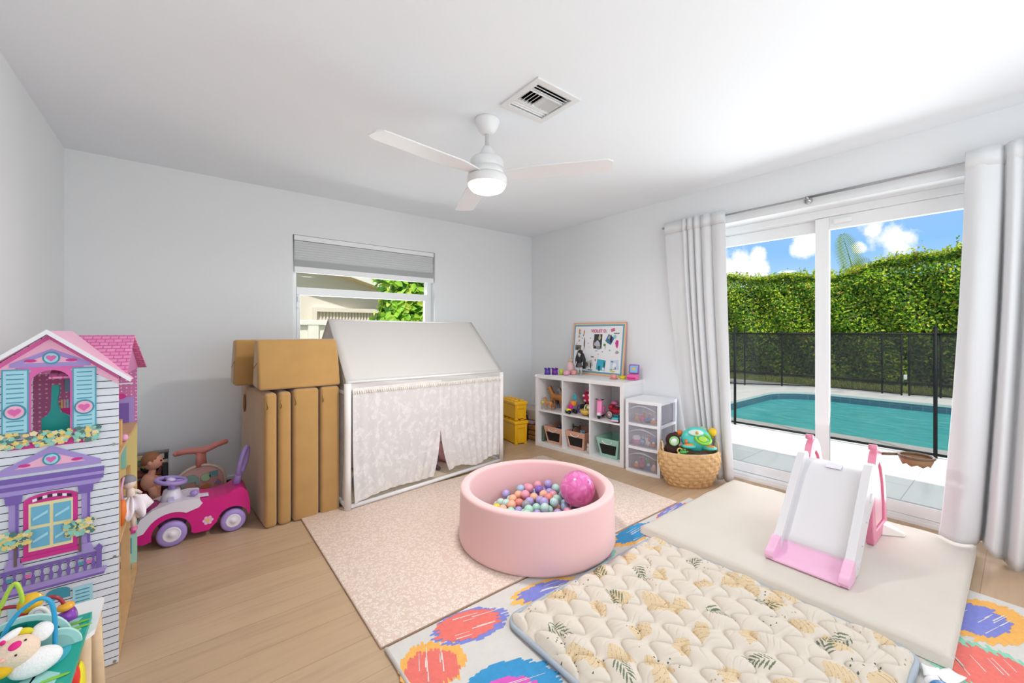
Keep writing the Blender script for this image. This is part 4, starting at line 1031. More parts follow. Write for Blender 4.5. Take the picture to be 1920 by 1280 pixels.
def lace_panel(a, c, zt, zb_f, seed, s0, s1, sb0, sb1, amp=.012, nf=9, off=Vector((0, -.006, 0)), ex=3.2):
    nu, nv = 90, 36; vs = []
    for j in range(nv+1):
        t = j/nv
        for i in range(nu+1):
            u = i/nu; st = s0+(s1-s0)*u; sb = sb0+(sb1-sb0)*u; e = t**ex; s = st*(1-e)+sb*e
            p = a.lerp(c, s); z = zt+(zb_f(u)-zt)*t; k = amp*(.4+.6*t)*math.sin(2*PI*nf*u+seed+1.3*math.sin(3*t+u*4))
            nrm = Vector((-(c-a).y, (c-a).x, 0)).normalized()
            vs.append(p + off - nrm*(k*.5+amp*.5) + Vector((0, 0, z)))
    return MB().add(vs, [(j*(nu+1)+i, j*(nu+1)+i+1, (j+1)*(nu+1)+i+1, (j+1)*(nu+1)+i) for j in range(nv) for i in range(nu)], 0, True)
TP('lace_curtain', lace_panel(FL, FR, .84, lambda u: .045+.035*math.sin(u*PI)+.05*max(0, u-.75)*2, 1, .02, .53, .03, .475), lace)
TP('lace_curtain', lace_panel(FL, FR, .82, lambda u: .08+.02*math.sin(u*9), 5, .515, .985, .585, .975), lace)
TP('lace_side', lace_panel(BL, FL, .84, lambda u: .06, 3, .03, .97, .05, .95, off=Vector((-.002, 0, 0))), lace)
TP('back_wall', sheet_quad(up(BL, .05), up(BR_, .05), eBR, eBL, n=10), tentw, solid=.002)
TP('side_wall', sheet_quad(up(FR, .05), up(BR_, .05), eBR, eFR, n=10), lace, solid=.0)
# toys inside the tent
def plush(name, label, loc, s, m, rz=0, muzzle=None, ear=(.22, .3), sit=True, group=None):
    r = thing(name, label, 'soft toy', loc, rz, group)
    b = MB().ell((0, 0, .40*s), (.26*s, .22*s, .34*s)).ell((0, -.03*s, .86*s), (.25*s, .23*s, .23*s))
    for k in (-1, 1):
        b.tube([(k*.18*s, 0, .58*s), (k*.36*s, -.12*s, .42*s), (k*.38*s, -.2*s, .3*s)], [.1*s, .09*s, .085*s], n=10).ell((k*.38*s, -.21*s, .29*s), .088*s)
        b.tube([(k*.15*s, 0, .14*s), (k*.24*s, -.28*s, .11*s), (k*.27*s, -.4*s, .11*s)], [.12*s, .11*s, .1*s], n=10).ell((k*.27*s, -.42*s, .13*s), (.1*s, .07*s, .12*s))
    part(r, 'body', b, m, remesh=.022*s)
    for k in (-1, 1):
        part(r, 'ear', MB().ell((k*.2*s, 0, 1.06*s), (ear[0]*.4*s, .04*s, ear[1]*.4*s)), m)
        part(r, 'eye', MB().ell((k*.09*s, -.245*s, .9*s), .025*s, nu=8, nv=6), dark)
    part(r, 'muzzle', MB().ell((0, -.22*s, .81*s), (.1*s, .08*s, .08*s)), muzzle or M('muzzle_cream', 'eadcc6', .9))
    return r
plush('teddy_bear', 'pale pink soft toy sitting behind the right lace curtain', (1.80, 3.36, .042), .26, M('plush_pink', 'e2a9b3', .95, bump=.4, bscale=200))
plush('teddy_bear', 'grey blue soft toy behind the left lace curtain near the tent post', (1.06, 3.16, .042), .20, M('plush_grey', '8e97a6', .95, bump=.4, bscale=200), muzzle=M('plush_yellow', 'e3cf8e', .9))
rd = thing('rag_doll', 'orange haired rag doll in purple clothes seen through the tent opening', 'doll', (1.66, 3.22, .042))
b = MB().ell((0, 0, .10), (.045, .035, .07)).tube([(0,0,.15), (0,0,.19)], .014, n=8)
for k in (-1, 1): b.tube([(k*.03, 0, .15), (k*.06, -.03, .10), (k*.055, -.05, .06)], [.016, .013, .011], n=8).tube([(k*.02, 0, .05), (k*.03, -.06, .025), (k*.035, -.11, .02)], [.02, .018, .014], n=8)
part(rd, 'clothes', b, M('doll_purple', '6d5670', .9, vary=.3, vscale=60), remesh=.005)
part(rd, 'head', MB().ell((0, -.005, .225), (.036, .035, .042)), M('doll_tan', 'd3a679', .7))
part(rd, 'hair', MB().ell((0, .008, .236), (.042, .036, .042)).ell((-.035, .0, .20), (.014, .014, .03)).ell((.035, .0, .20), (.014, .014, .03)), M('doll_orange_hair', 'c98a45', .9))
solo('floor_cushion', MB().rbox((0, 0, .17), (.40, .10, .33), .04, R=None, seg=4), M('blush_linen', 'd9c3bd', .9), 'pale blush square cushion leaning inside the play tent', 'cushion', (1.30, 3.62, .042))

# ------------------------------------------------------------------ pink ride-on car
car = thing('ride_on_car', 'pink and white ride-on toy car with purple wheels', 'toy car', (.05, 3.165, 0))
cpk = M('car_magenta', 'd61a83', .28); cwh = M('car_white', 'e9e2ee', .3); cpu = M('car_purple', 'a88fd3', .35)
def larc(cx, cz, r, a0, a1, n=12): return [(cx+r*math.cos(math.radians(a0+(a1-a0)*i/n)), cz+r*math.sin(math.radians(a0+(a1-a0)*i/n))) for i in range(n+1)]
prof = [(-.235, .042), (-.262, .05), (-.266, .10), (-.25, .165), (-.2, .205), (-.1, .225), (0, .232), (.04, .226), (.09, .223), (.15, .232), (.195, .256), (.23, .258), (.256, .225), (.268, .16), (.27, .10), (.262, .075)] + larc(.18, .068, .082, 8, 172) + [(.06, .04), (-.005, .04)] + larc(-.112, .07, .09, -12, 192)
part(car, 'body', MB().prism(prof, -.108, .108, 'xz'), cpk, bevel=.014)
hood = [(-.267, .098), (-.264, .15), (-.248, .185), (-.2, .222), (-.12, .243), (-.04, .248), (.012, .24), (.03, .212), (.012, .19)] + larc(-.112, .07, .122, 58, 150) + [(-.235, .105)]
part(car, 'hood', MB().prism(hood, -.112, .112, 'xz'), cwh, bevel=.016)
for x, y, r in ((-.112, -.10, .07), (.18, -.10, .066), (-.112, .10, .07), (.18, .10, .066)):
    s = -1 if y < 0 else 1
    w_ = part(car, 'wheel', MB().lathe([(r*.55, -.02), (r*.86, -.024), (r, -.014), (r, .014), (r*.86, .024), (r*.55, .02)], n=32, R=RX(PI/2)).xf(Matrix.Translation((x, y+s*.004, r))), cpu)
    hc = part(w_, 'hubcap', MB().lathe([(.0, .027), (r*.18, .0265), (r*.22, .023), (r*.5, .021), (r*.60, .023), (r*.62, .015)], n=28, R=RX(PI/2 if s < 0 else -PI/2)).xf(Matrix.Translation((x, y+s*.004, r))), cwh)
part(car, 'steering_column', MB().lathe([(.055, .225), (.047, .26), (.038, .295), (.0, .297)], c=(-.115, 0, 0), n=20), cwh)
part(car, 'steering_stem', MB().lathe([(.022, .29), (.018, .32), (.026, .336), (0, .34)], c=(-.113, 0, 0), n=16), cpu)
RT = RY(.2); st = MB().torus((0, 0, 0), .068, .012, n=32, rot=RT)
for a in (0, 2.1, 4.2): st.tube([(0, 0, 0), RT @ Vector((.06*math.cos(a), .06*math.sin(a), 0))], .008, n=8)
st.xf(Matrix.Translation((-.118, 0, .346))); part(car, 'steering_wheel', st, cpu)
part(car, 'horn_button', MB().lathe([(.022, -.006), (.022, .006), (.014, .011), (0, .012)], n=16, R=RT).xf(Matrix.Translation((-.118, 0, .35))), M('button_pale', 'd9cdf0', .3))
part(car, 'column_sticker', MB().prism([(-.012, -.016), (.022, -.012), (.014, .018), (-.008, .016)], -.0635, -.062, 'xz').xf(Matrix.Translation((-.12, .0, .25))), M('sticker_lilac', 'c4b8de', .4))
part(car, 'front_dome', MB().ell((-.2, 0, .2), (.045, .085, .045)), M('dome_magenta', 'b02f77', .1, trans=.4))
part(car, 'side_knob', MB().ell((-.01, -.06, .265), (.022, .018, .018)), cpu); part(car, 'seat_label', MB().box((.03, -.03, .234), (.06, .06, .003), R=RY(.12)), M('label_white', 'ece4f2', .5))
b = MB().tube([(.205, 0, .25), (.215, 0, .30), (.22, 0, .33)], [.024, .02, .016], n=12); L = []
for i in range(28):
    a = 2*PI*i/28; L.append((.243+.022*math.sin(a)*.9+.02*math.cos(a), .034*math.sin(a), .395+.085*math.cos(a)))
b.tube(L, .013, n=10, closed=True); part(car, 'push_handle', b, cpu)
b = MB(); 
for k in range(6): b.lathe([(0, 0), (.011, 0), (.011, .0015), (0, .002)], n=12, R=RX(PI/2), c=(0,0,0)) if False else b.add([(.055+.017*math.cos(k*PI/3)+.010*math.cos(a), -.1095, .10+.017*math.sin(k*PI/3)+.010*math.sin(a)) for a in [2*PI*i/12 for i in range(12)]], [tuple(range(12))], 0)
b.add([(.055+.010*math.cos(a), -.1100, .10+.010*math.sin(a)) for a in [2*PI*i/12 for i in range(12)]], [tuple(range(12))], 1)
part(car, 'flower_sticker', b, [M('sticker_pink', 'efc0de', .4), M('sticker_yellow', 'f0c050', .4)])
part(car, 'headlight', MB().ell((-.262, -.06, .13), (.008, .012, .014)), dark)

# ------------------------------------------------------------------ pink activity walker behind the car
wk = thing('activity_walker', 'pink baby walker with T handle behind the ride-on car', 'baby walker', (.085, 3.60, 0))
wp_ = M('walker_pink', 'e6b0a8', .4); wc = M('walker_coral', 'dd8a80', .45)
arch = [(-.135, .03), (-.135, .19)] + [(.135*math.cos(PI-PI*i/16), .19+.11*math.sin(PI*i/16)) for i in range(1, 16)] + [(.135, .19), (.135, .03)]
part(wk, 'panel', MB().prism(arch, -.02, .02, 'xz'), wp_, bevel=.01)
part(wk, 'panel_rim', MB().tube([(x, -.02, z) for x, z in arch], .010, n=8), M('rim_cream', 'e4cdb9', .5))
part(wk, 'handle_stem', MB().tube([(0, 0, .29), (0, 0, .34), (0, 0, .39)], [.042, .036, .034], n=14, flat=(1, .6)), wc)
hb_ = [(-.135, .400), (-.09, .408), (-.04, .405), (0, .398), (.04, .408), (.09, .428), (.138, .438)]
part(wk, 'handlebar', MB().tube([(x, -.005, z) for x, z in hb_], [.017, .019, .021, .026, .021, .019, .017], n=14).ell((-.137, -.005, .40), .017).ell((.140, -.005, .4385), .017), wc)
def gear(cx, cz, r, n=10): return [(cx+(r if i % 2 else r*.84)*math.cos(PI*i/n), cz+(r if i % 2 else r*.84)*math.sin(PI*i/n)) for i in range(2*n)]
def WP(name, poly, m): part(wk, name, MB().prism(poly, -.036, -.02, 'xz'), m, bevel=.002)
WP('gear', gear(.025, .215, .03), M('toy_mint', 'b9d8a8', .4)); WP('gear', gear(.07, .095, .035), M('toy_mint')); WP('block', [(.045, .21), (.095, .215), (.095, .25), (.045, .245)], M('toy_teal', '6fa8a8', .4))
WP('block', [(-.09, .05), (-.05, .052), (-.05, .09), (-.09, .088)], M('toy_plum', 'a4819d', .4)); WP('block', [(-.01, .065), (.03, .068), (.03, .10), (-.01, .097)], M('toy_brown', 'b07d5c', .4))
WP('carrot', [(-.005, .15), (.03, .135), (.055, .155), (.03, .17)], M('toy_orange', 'e0924a', .4)); WP('triangle_piece', [(.075, .155), (.115, .16), (.095, .19)], M('toy_violet', 'a58bbd', .4))
WP('arch_piece', [(-.11, .17), (-.11, .20)]+[(-.06+.05*math.cos(PI-PI*i/8), .20+.045*math.sin(PI*i/8)) for i in range(9)]+[(-.01, .17), (-.03, .17), (-.03, .195), (-.09, .195), (-.09, .17)], M('toy_sage', '9dbdb0', .4))
for k in (-1, 1):
    part(wk, 'side_base', MB().rbox((k*.125, .02, .03), (.03, .26, .04), .012), wp_)
    for y in (-.09, .12): part(wk, 'wheel', MB().lathe([(0, -.012), (.025, -.012), (.03, 0), (.025, .012), (0, .012)], n=18, R=RY(PI/2)).xf(Matrix.Translation((k*.125, y, .03))), M('toy_cream', 'e8dcc8', .5))
solo('plug_adapter', MB().rbox((0, 0, 0), (.05, .03, .04), .005), dark, 'small dark plug adapter low on the back wall beside the tan cushions', 'plug', (.262, 3.905, .046))

# ------------------------------------------------------------------ red storage cart with dolls
ct = thing('storage_cart', 'dark red storage bin with grey rail beside the dollhouse', 'storage bin', (-.33, 3.58, 0))
redf = M('dark_red_fabric', '7d1620', .8, bump=.2, bscale=300); railm = M('rail_grey', '8b8886', .45)
for x in (-.21, .225):
    for y in (-.14, .14): part(ct, 'post', MB().bx(x-.011, x+.011, y-.011, y+.011, 0, .398), dark, bevel=.002)
part(ct, 'top_rail', MB().tube([(-.23, -.14, .402), (.24, -.14, .402)], .013, n=12), railm); part(ct, 'top_rail', MB().tube([(-.23, .14, .402), (.24, .14, .402)], .013, n=12), railm)
part(ct, 'bin_rail', MB().tube([(-.21, -.14, .308), (.225, -.14, .308), (.225, .14, .308), (-.21, .14, .308)], .007, n=8, closed=True), railm)
b = MB().bx(-.205, .215, -.142, -.136, .05, .305).bx(-.205, .215, .136, .142, .05, .305).bx(-.21, -.204, -.136, .136, .05, .305).bx(.214, .22, -.136, .136, .05, .305).bx(-.205, .215, -.136, .136, .05, .056)
part(ct, 'fabric_bin', b, redf)
skin_d = M('doll_skin', 'c98f78', .5)
def babydoll(label, loc, rz, pose):
    r = thing('baby_doll', label, 'doll', loc, rz)
    b = MB()
    if pose == 0:   # hanging over the rail, seen from the side
        b.ell((0, 0, .04), (.035, .04, .055)).tube([(.0, -.01, .075), (.0, -.02, .12)], [.02, .018], n=10)
        b.tube([(.02, -.02, .06), (.05, -.035, .03), (.055, -.03, -.03)], [.018, .016, .013], n=10).ell((.055, -.028, -.04), (.014, .014, .02))
        b.tube([(-.005, -.02, 0), (-.012, -.035, -.06), (-.035, -.04, -.12), (-.05, -.05, -.135)], [.024, .023, .018, .014], n=10).ell((-.06, -.055, -.137), (.022, .014, .012))
        b.tube([(.02, -.01, 0), (.03, -.03, -.05), (.02, -.035, -.1)], [.024, .02, .016], n=10)
        hc_ = (0, -.02, .165)
    else:
        b.ell((0, 0, .05), (.045, .035, .06)).tube([(0, 0, .1), (0, 0, .13)], .018, n=10)
        for k in (-1, 1): b.tube([(k*.035, 0, .085), (k*.075, -.02, .05), (k*.08, -.05, .02)], [.017, .015, .012], n=10).tube([(k*.02, -.01, 0), (k*.03, -.03, -.05), (k*.03, -.03, -.08)], [.022, .019, .015], n=10)
        hc_ = (0, 0, .175)
    part(r, 'body', b, skin_d, remesh=.0045)
    h = MB().ell(hc_, (.046, .05, .052)).ell((hc_[0], hc_[1]-.048, hc_[2]-.006), .008)
    for k in (-1, 1): h.ell((hc_[0]+k*.047, hc_[1], hc_[2]), (.008, .012, .014))
    hd = part(r, 'head', h, skin_d)
    for k in (-1, 1): part(hd, 'eye', MB().ell((hc_[0]+k*.017, hc_[1]-.046, hc_[2]+.006), .006, nu=8, nv=6), dark)
    part(r, 'hair', MB().ell((hc_[0], hc_[1]+.008, hc_[2]+.012), (.049, .05, .048)), M('doll_brown_hair', '8c5a3c', .8))
    return r
babydoll('baby doll hanging its leg over the dark red bin', (-.178, 3.375, .262), 1.3, 0)
babydoll('baby doll sitting upright inside the dark red bin', (-.41, 3.56, .14), .3, 1)
tv = thing('toy_truck', 'lime green toy vehicle on top of the dark red bin', 'toy vehicle', (-.185, 3.60, .312), .3)
b = MB().rbox((0,0,.035), (.075,.05,.028), .008); part(tv, 'body', b, M('lime_plastic', 'a6c43e', .35)); part(tv, 'cab', MB().rbox((-.01,0,.06), (.045,.046,.03), .01), M('cab_grey', '78808a', .3))
for x in (-.024, .024):
    for y in (-.026, .026): part(tv, 'wheel', MB().lathe([(0,-.006),(.017,-.006),(.017,.006),(0,.006)], n=16, R=RX(PI/2)).xf(Matrix.Translation((x, y, .018))), dark)
solo('toy_box', MB().rbox((0,0,.125), (.13,.16,.25), .008), M('box_maroon', '6a2a2c', .7), 'small maroon toy box standing inside the dark red bin', 'box', (-.19, 3.60, .058))
solo('picture_book', MB().rbox((0,0,.10), (.17,.012,.2), .003), M('book_beige', 'd8bd94', .6), 'beige board book standing in the dark red bin', 'book', (-.30, 3.69, .20))
solo('marker_pen', MB().tube([(-.05,0,0),(.05,0,.004)], .006, n=10), M('pen_green', '2f9a52', .4), 'thin green stick lying on the grey rail of the red bin', 'stick', (-.22, 3.44, .4215), .1)
# ------------------------------------------------------------------ dollhouse
def siding():
    q = NT('dollhouse_siding'); g = q.n('ShaderNodeNewGeometry'); sx = q.n('ShaderNodeSeparateXYZ'); q.l(g.outputs['Position'], sx.inputs[0])
    dv = q.n('ShaderNodeMath', operation='DIVIDE'); dv.inputs[1].default_value = .0262; q.l(sx.outputs['Z'], dv.inputs[0])
    fr = q.n('ShaderNodeMath', operation='FRACT'); q.l(dv.outputs[0], fr.inputs[0])
    rp = q.ramp(fr.outputs[0], [(0, '2a2c34'), (.10, '2a2c34'), (.11, 'e2e6ee'), (1, 'eef0f4')], 'CONSTANT')
    q.l(rp.outputs['Color'], q.b.inputs['Base Color']); q.b.inputs['Roughness'].default_value = .45; return q.m
def polka(name, c1, c2, sc=55):
    q = NT(name); g = q.n('ShaderNodeNewGeometry'); v = q.n('ShaderNodeTexVoronoi', i_Scale=sc); v.inputs['Randomness'].default_value = .15; q.l(g.outputs['Position'], v.inputs['Vector'])
    rp = q.ramp(v.outputs['Distance'], [(0, c2), (.2, c2), (.24, c1), (1, c1)]); q.l(rp.outputs['Color'], q.b.inputs['Base Color']); q.b.inputs['Roughness'].default_value = .5; return q.m
sidm = siding(); polkam = polka('polka_wallpaper', 'c977ab', 'efcbe0'); dwood = M('dollhouse_wood', 'd6ae7e', .55, vary=.08, vscale=25)
dpk, dpk2, dlav, dlav2, dteal, daq, dmag, dcream, dyel, dblk, dpane, dwht = [M('print_'+n, c, .45) for n, c in (('pink', 'e069b0'), ('pale_pink', 'f2b6d0'), ('lavender', 'a893d2'), ('violet', '7a5fae'), ('teal', '3f97ad'), ('aqua', 'a9dcea'), ('magenta', 'd0348f'), ('cream', 'ecdfae'), ('yellow', 'ecd27a'), ('ink', '2b2a33'), ('pane', '6fb4d2'), ('white', 'eef0f4'))]
dgreen = M('print_mint', '8fd0c0', .5)
HX, HY = -.37, 2.47
dh = thing('dollhouse', 'tall pink and white wooden dollhouse with lavender gables against the left wall', 'dollhouse', (HX, HY, 0))
def DP(name, b, m, parent=None, **k):
    b.v = [(x-HX, y-HY, z) for x, y, z in b.v]; return part(parent or dh, name, b, m, **k)
y0, y1 = 2.10, 2.112
x0, x1 = -.545, -.195
wx_0, wx_1 = -.408, -.318
def gz(x): return 1.225 - .183/.19*abs(x+.367)*.93
b = MB()
b.prism([(x0, .004), (wx_0, .004), (wx_0, gz(wx_0)), (x0, gz(x0))], y0, y1, 'xz')
b.prism([(wx_1, .004), (x1, .004), (x1, gz(x1)), (wx_1, gz(wx_1))], y0, y1, 'xz')
b.prism([(wx_0, .004), (wx_1, .004), (wx_1, .865), (wx_0, .865)], y0, y1, 'xz')
ar = [(wx_1, 1.06)] + [(-.363+.045*math.cos(PI*i/10), 1.06+.04*math.sin(PI*i/10)) for i in range(1, 10)] + [(wx_0, 1.06)]
b.prism([(wx_0, gz(wx_0))] + list(reversed(ar)) + [(wx_1, gz(wx_1)), (-.367, 1.225)], y0, y1, 'xz')
DP('front_panel', b, sidm)
DP('wall_board', MB().bx(x0, x0+.01, y1, 2.84, .004, 1.06), sidm); 
DP('back_board', MB().bx(x0, x1, 2.84, 2.85, .76, 1.05), polkam); DP('back_board', MB().bx(x0, x1, 2.84, 2.85, .43, .76), M('wallpaper_yellow', 'e5d28c', .5)); DP('back_board', MB().bx(x0, x1, 2.84, 2.85, .004, .43), M('wallpaper_mint', 'a8d8c8', .5))
DP('divider_panel', MB().bx(x0+.01, x1-.09, 2.44, 2.45, .77, 1.06), polkam)
for z in (.008, .425, .757): DP('floor_board', MB().bx(x0+.01, x1, y1, 2.84, z, z+.013), dwood)
DP('corner_post', MB().bx(x1-.02, x1, y1+.03, y1+.045, .44, .757), dwood); DP('corner_post', MB().bx(x1-.03, x1, 2.50, 2.515, .02, .425), dwood); DP('corner_post', MB().bx(x1-.02, x1, 2.835, 2.85, .0, .05), dwood)
DP('corner_post', MB().bx(x1-.02, x1, y1+.02, y1+.035, .02, .425), dwood)
# printed furniture seen through the open side
def flat(name, poly, yy, m, th=.0012, parent=None): return DP(name, MB().prism(poly, yy, yy+th, 'xz'), m, parent)
flat('printed_fireplace', [(-.30, .77), (-.205, .77), (-.205, .90), (-.30, .90)], 2.8385, dlav); flat('printed_fireplace', [(-.30, .77), (-.225, .77), (-.225, .87), (-.30, .87)], 2.837, dlav2)
flat('printed_shelf', [(-.30, .965), (-.21, .965), (-.21, .972), (-.30, .972)], 2.837, dwht); flat('printed_picture', [(-.28, .54), (-.235, .54), (-.235, .66), (-.28, .66)], 2.837, dgreen)
flat('printed_sofa', [(-.28, .10), (-.215, .10), (-.215, .18), (-.28, .18)], 2.837, dteal); flat('printed_rug', [(-.30, .20), (-.2, .20), (-.2, .215), (-.30, .215)], 2.837, dmag)
flat('printed_picture', [(-.385, .985), (-.335, .985), (-.335, 1.04), (-.385, 1.04)], 2.4385, M('print_painting', '7fa6c4', .5)); flat('printed_bookcase', [(-.40, .88), (-.345, .88), (-.345, .92), (-.40, .92)], 2.4385, dmag)
for i in range(6): flat('printed_book', [(-.396+i*.008, .92), (-.390+i*.008, .92), (-.390+i*.008, .955), (-.396+i*.008, .955)], 2.4385, (dyel, dpk2, daq, dlav, dwht, dteal)[i])
flat('printed_curtain', [(-.325, .93), (-.30, .93), (-.30, 1.08), (-.325, 1.08)], 2.4385, dteal)
flat('printed_flower', [(-.255+.02*math.cos(a), .905+.014*math.sin(a)) for a in [i*PI/5 for i in range(10)]], 2.836, dmag)
# roof
def slab(name, pts, th, m, **k):
    P_ = [Vector(p) for p in pts]; n = (P_[1]-P_[0]).cross(P_[3]-P_[0]).normalized()*th
    b = MB().add(P_ + [p+n for p in P_], [(3,2,1,0), (4,5,6,7), (0,1,5,4), (1,2,6,5), (2,3,7,6), (3,0,4,7)]); return DP(name, b, m, **k)
q = NT('dollhouse_roof_tiles'); g = q.n('ShaderNodeNewGeometry'); sx = q.n('ShaderNodeSeparateXYZ'); cb = q.n('ShaderNodeCombineXYZ'); q.l(g.outputs['Position'], sx.inputs[0]); q.l(sx.outputs['X'], cb.inputs['X']); q.l(sx.outputs['Z'], cb.inputs['Y'])
br = q.n('ShaderNodeTexBrick'); br.offset = .5
for k, v in (('Scale', 1), ('Brick Width', .026), ('Row Height', .0125), ('Mortar Size', .0030), ('Mortar Smooth', 1.0)): br.inputs[k].default_value = v
br.inputs['Color1'].default_value = lin('f29cc8'); br.inputs['Color2'].default_value = lin('ec86ba'); br.inputs['Mortar'].default_value = lin('c94a92'); q.l(cb.outputs[0], br.inputs['Vector']); q.l(br.outputs['Color'], q.b.inputs['Base Color']); q.b.inputs['Roughness'].default_value = .4; tilem = q.m
slab('roof_slab', [(-.367, 2.065, 1.226), (-.160, 2.065, 1.048), (-.160, 2.10, 1.048), (-.367, 2.42, 1.226)], .010, [dpk2])
slab('roof_slab', [(-.574, 2.065, 1.048), (-.367, 2.065, 1.226), (-.367, 2.42, 1.226), (-.574, 2.42, 1.048)], .010, [dpk2])
slab('tiled_roof', [(-.372, 2.115, 1.066), (-.174, 2.115, 1.066), (-.174, 2.42, 1.208), (-.372, 2.42, 1.208)], .009, [tilem])
slab('tiled_roof', [(-.372, 2.42, 1.208), (-.174, 2.42, 1.208), (-.160, 2.87, 1.045), (-.372, 2.87, 1.045)], .009, [tilem])
DP('barge_board', MB().prism([(-.367, 1.222), (-.160, 1.046), (-.156, 1.058), (-.367, 1.238)], 2.058, 2.066, 'xz'), dwht); DP('barge_board', MB().prism([(-.367, 1.222), (-.578, 1.046), (-.582, 1.058), (-.367, 1.238)], 2.058, 2.066, 'xz'), dwht)
DP('gable_end', MB().prism([(2.13, 1.055), (2.42, 1.203), (2.84, 1.05)], x1-.004, x1+.004, 'yz'), polkam)
# printed front, built in thin layers
def FP(name, poly, lay, m): return DP(name, MB().prism(poly, y0-.0016*lay, y0-.0016*(lay-1)+.0002, 'xz'), m)
FP('gable_print', [(-.367, 1.222), (x1, gz(x1)+.0), (x1, gz(x1)-.018), (-.367, 1.185), (x0, gz(x0)-.018), (x0, gz(x0))], 1, dpk)
FP('gable_print', [(-.367, 1.205), (x1, gz(x1)-.016), (x1, gz(x1)-.034), (-.367, 1.165), (x0, gz(x0)-.034), (x0, gz(x0)-.016)], 2, dpk2)
def pediment(cx, z0, z1, hw, t, m, lay):
    FP('pediment', [(cx-hw, z0), (cx+hw, z0), (cx+hw*.99, z0+t*.8), (cx, z1), (cx-hw*.99, z0+t*.8)], lay, m)
    FP('pediment_panel', [(cx-hw*.68, z0+t*.9), (cx+hw*.68, z0+t*.9), (cx, z1-t*1.05)], lay+1, dpk2)
    FP('medallion', [(cx+.021*math.cos(a), z0+t*1.9+.021*math.sin(a)) for a in [2*PI*i/24 for i in range(24)]], lay+2, dteal)
    FP('medallion', [(cx+.0165*math.cos(a), z0+t*1.9+.0165*math.sin(a)) for a in [2*PI*i/24 for i in range(24)]], lay+3, daq)
    FP('heart', heart(cx, z0+t*1.9, .024), lay+4, dpk)
    for s in (-1, 1): FP('petal', [(cx+s*hw*.5+.014*math.cos(a), z0+t*1.35+.005*math.sin(a)) for a in [2*PI*i/14 for i in range(14)]], lay+2, dmag)
pediment(-.362, 1.110, 1.172, .095, .016, dlav, 3)
pediment(-.362, .752, .836, .122, .021, dlav, 3)
# arched window frame
arcp = [(-.363+.060*math.cos(PI*i/12), 1.055+.064*math.sin(PI*i/12)) for i in range(13)]; arci = [(-.363+.0452*math.cos(PI*i/12), 1.058+.0405*math.sin(PI*i/12)) for i in range(13)]
FP('window_arch', [(-.303, .87)] + arcp + [(-.423, .87), (-.408, .87)] + list(reversed(arci)) + [(-.318, .87)], 2, dpk)
FP('lintel', [(-.44, 1.100), (-.285, 1.100), (-.285, 1.113), (-.44, 1.113)], 2.6, dpk)
for cx in (-.4435, -.2825):
    FP('shutter', [(cx-.030, .888), (cx+.030, .888), (cx+.030, 1.105), (cx-.030, 1.105)], 3, M('print_shutter_edge', '5aa8bd', .45)); FP('shutter', [(cx-.026, .892), (cx+.026, .892), (cx+.026, 1.10), (cx-.026, 1.10)], 4, daq)
    for i in range(13):
        z = .90+i*.0155
        if abs(z-.963) > .03: FP('shutter_slat', [(cx-.019, z), (cx+.019, z), (cx+.019, z+.003), (cx-.019, z+.003)], 5, dteal)
    el = [(math.cos(a), math.sin(a)) for a in [2*PI*i/24 for i in range(24)]]
    FP('medallion', [(cx+.0255*a, .963+.026*c) for a, c in el], 6, dteal); FP('medallion', [(cx+.021*a, .963+.021*c) for a, c in el], 7, dpk2); FP('heart', heart(cx, .963, .029), 8, dmag if False else dpk)
rz_ = random.Random(9)
dblk2 = M('print_leaf_ink', '4f7f78', .5)
def blooms(cx0, cx1, z0, z1, n, lay):
    bb = MB()
    for i in range(n):
        x, z = rz_.uniform(cx0, cx1), rz_.uniform(z0, z1); r_ = rz_.uniform(.0045, .0095)
        yy = y0-.0016*lay-i*.00006
        bb.add([(x+r_*(1+.18*math.sin(5*a+i))*math.cos(a), yy, z+.85*r_*(1+.18*math.sin(5*a+i))*math.sin(a)) for a in [2*PI*j/15 for j in range(15)]], [tuple(range(15))], [0, 1, 2, 1, 0, 3][i % 6])
    DP('flower_print', bb, [dyel, dgreen, dcream, dblk2], kind='stuff')
FP('flower_box', [(-.46, .836), (-.385, .836), (-.385, .856), (-.46, .856)], 3, dmag); FP('flower_box', [(-.355, .836), (-.262, .836), (-.262, .86), (-.355, .86)], 3, dmag)
blooms(-.50, -.245, .845, .890, 170, 5)
# lower window, columns, balcony
FP('entablature', [(-.50, .70), (-.235, .70), (-.232, .742), (-.50, .742)], 3, dlav2); FP('entablature', [(-.50, .715), (-.234, .715), (-.234, .725), (-.50, .725)], 4, dlav); FP('entablature', [(-.48, .685), (-.245, .685), (-.240, .70), (-.48, .70)], 4, dlav)
for cx in (-.4465, -.279):
    FP('column', [(cx-.011, .44), (cx+.011, .44), (cx+.011, .685), (cx-.011, .685)], 3, dlav); FP('column', [(cx+.004, .44), (cx+.010, .44), (cx+.010, .685), (cx+.004, .685)], 4, dlav2)
    FP('column_capital', [(cx-.017, .655), (cx+.017, .655), (cx+.020, .685), (cx-.020, .685)], 5, dlav2); FP('column_foot', [(cx-.022, .44), (cx+.022, .44), (cx+.013, .475), (cx-.013, .475)], 5, dlav)
mf = [(-.426, .468), (-.299, .468), (-.299, .655)] + [(-.3625+.0635*math.cos(PI*i/10), .655+.024*math.sin(PI*i/10)) for i in range(1, 10)] + [(-.426, .655)]
FP('lower_window_frame', mf, 3, dmag); FP('lower_window_frame', [(-.414, .487), (-.311, .487), (-.311, .648), (-.414, .648)], 4, dcream)
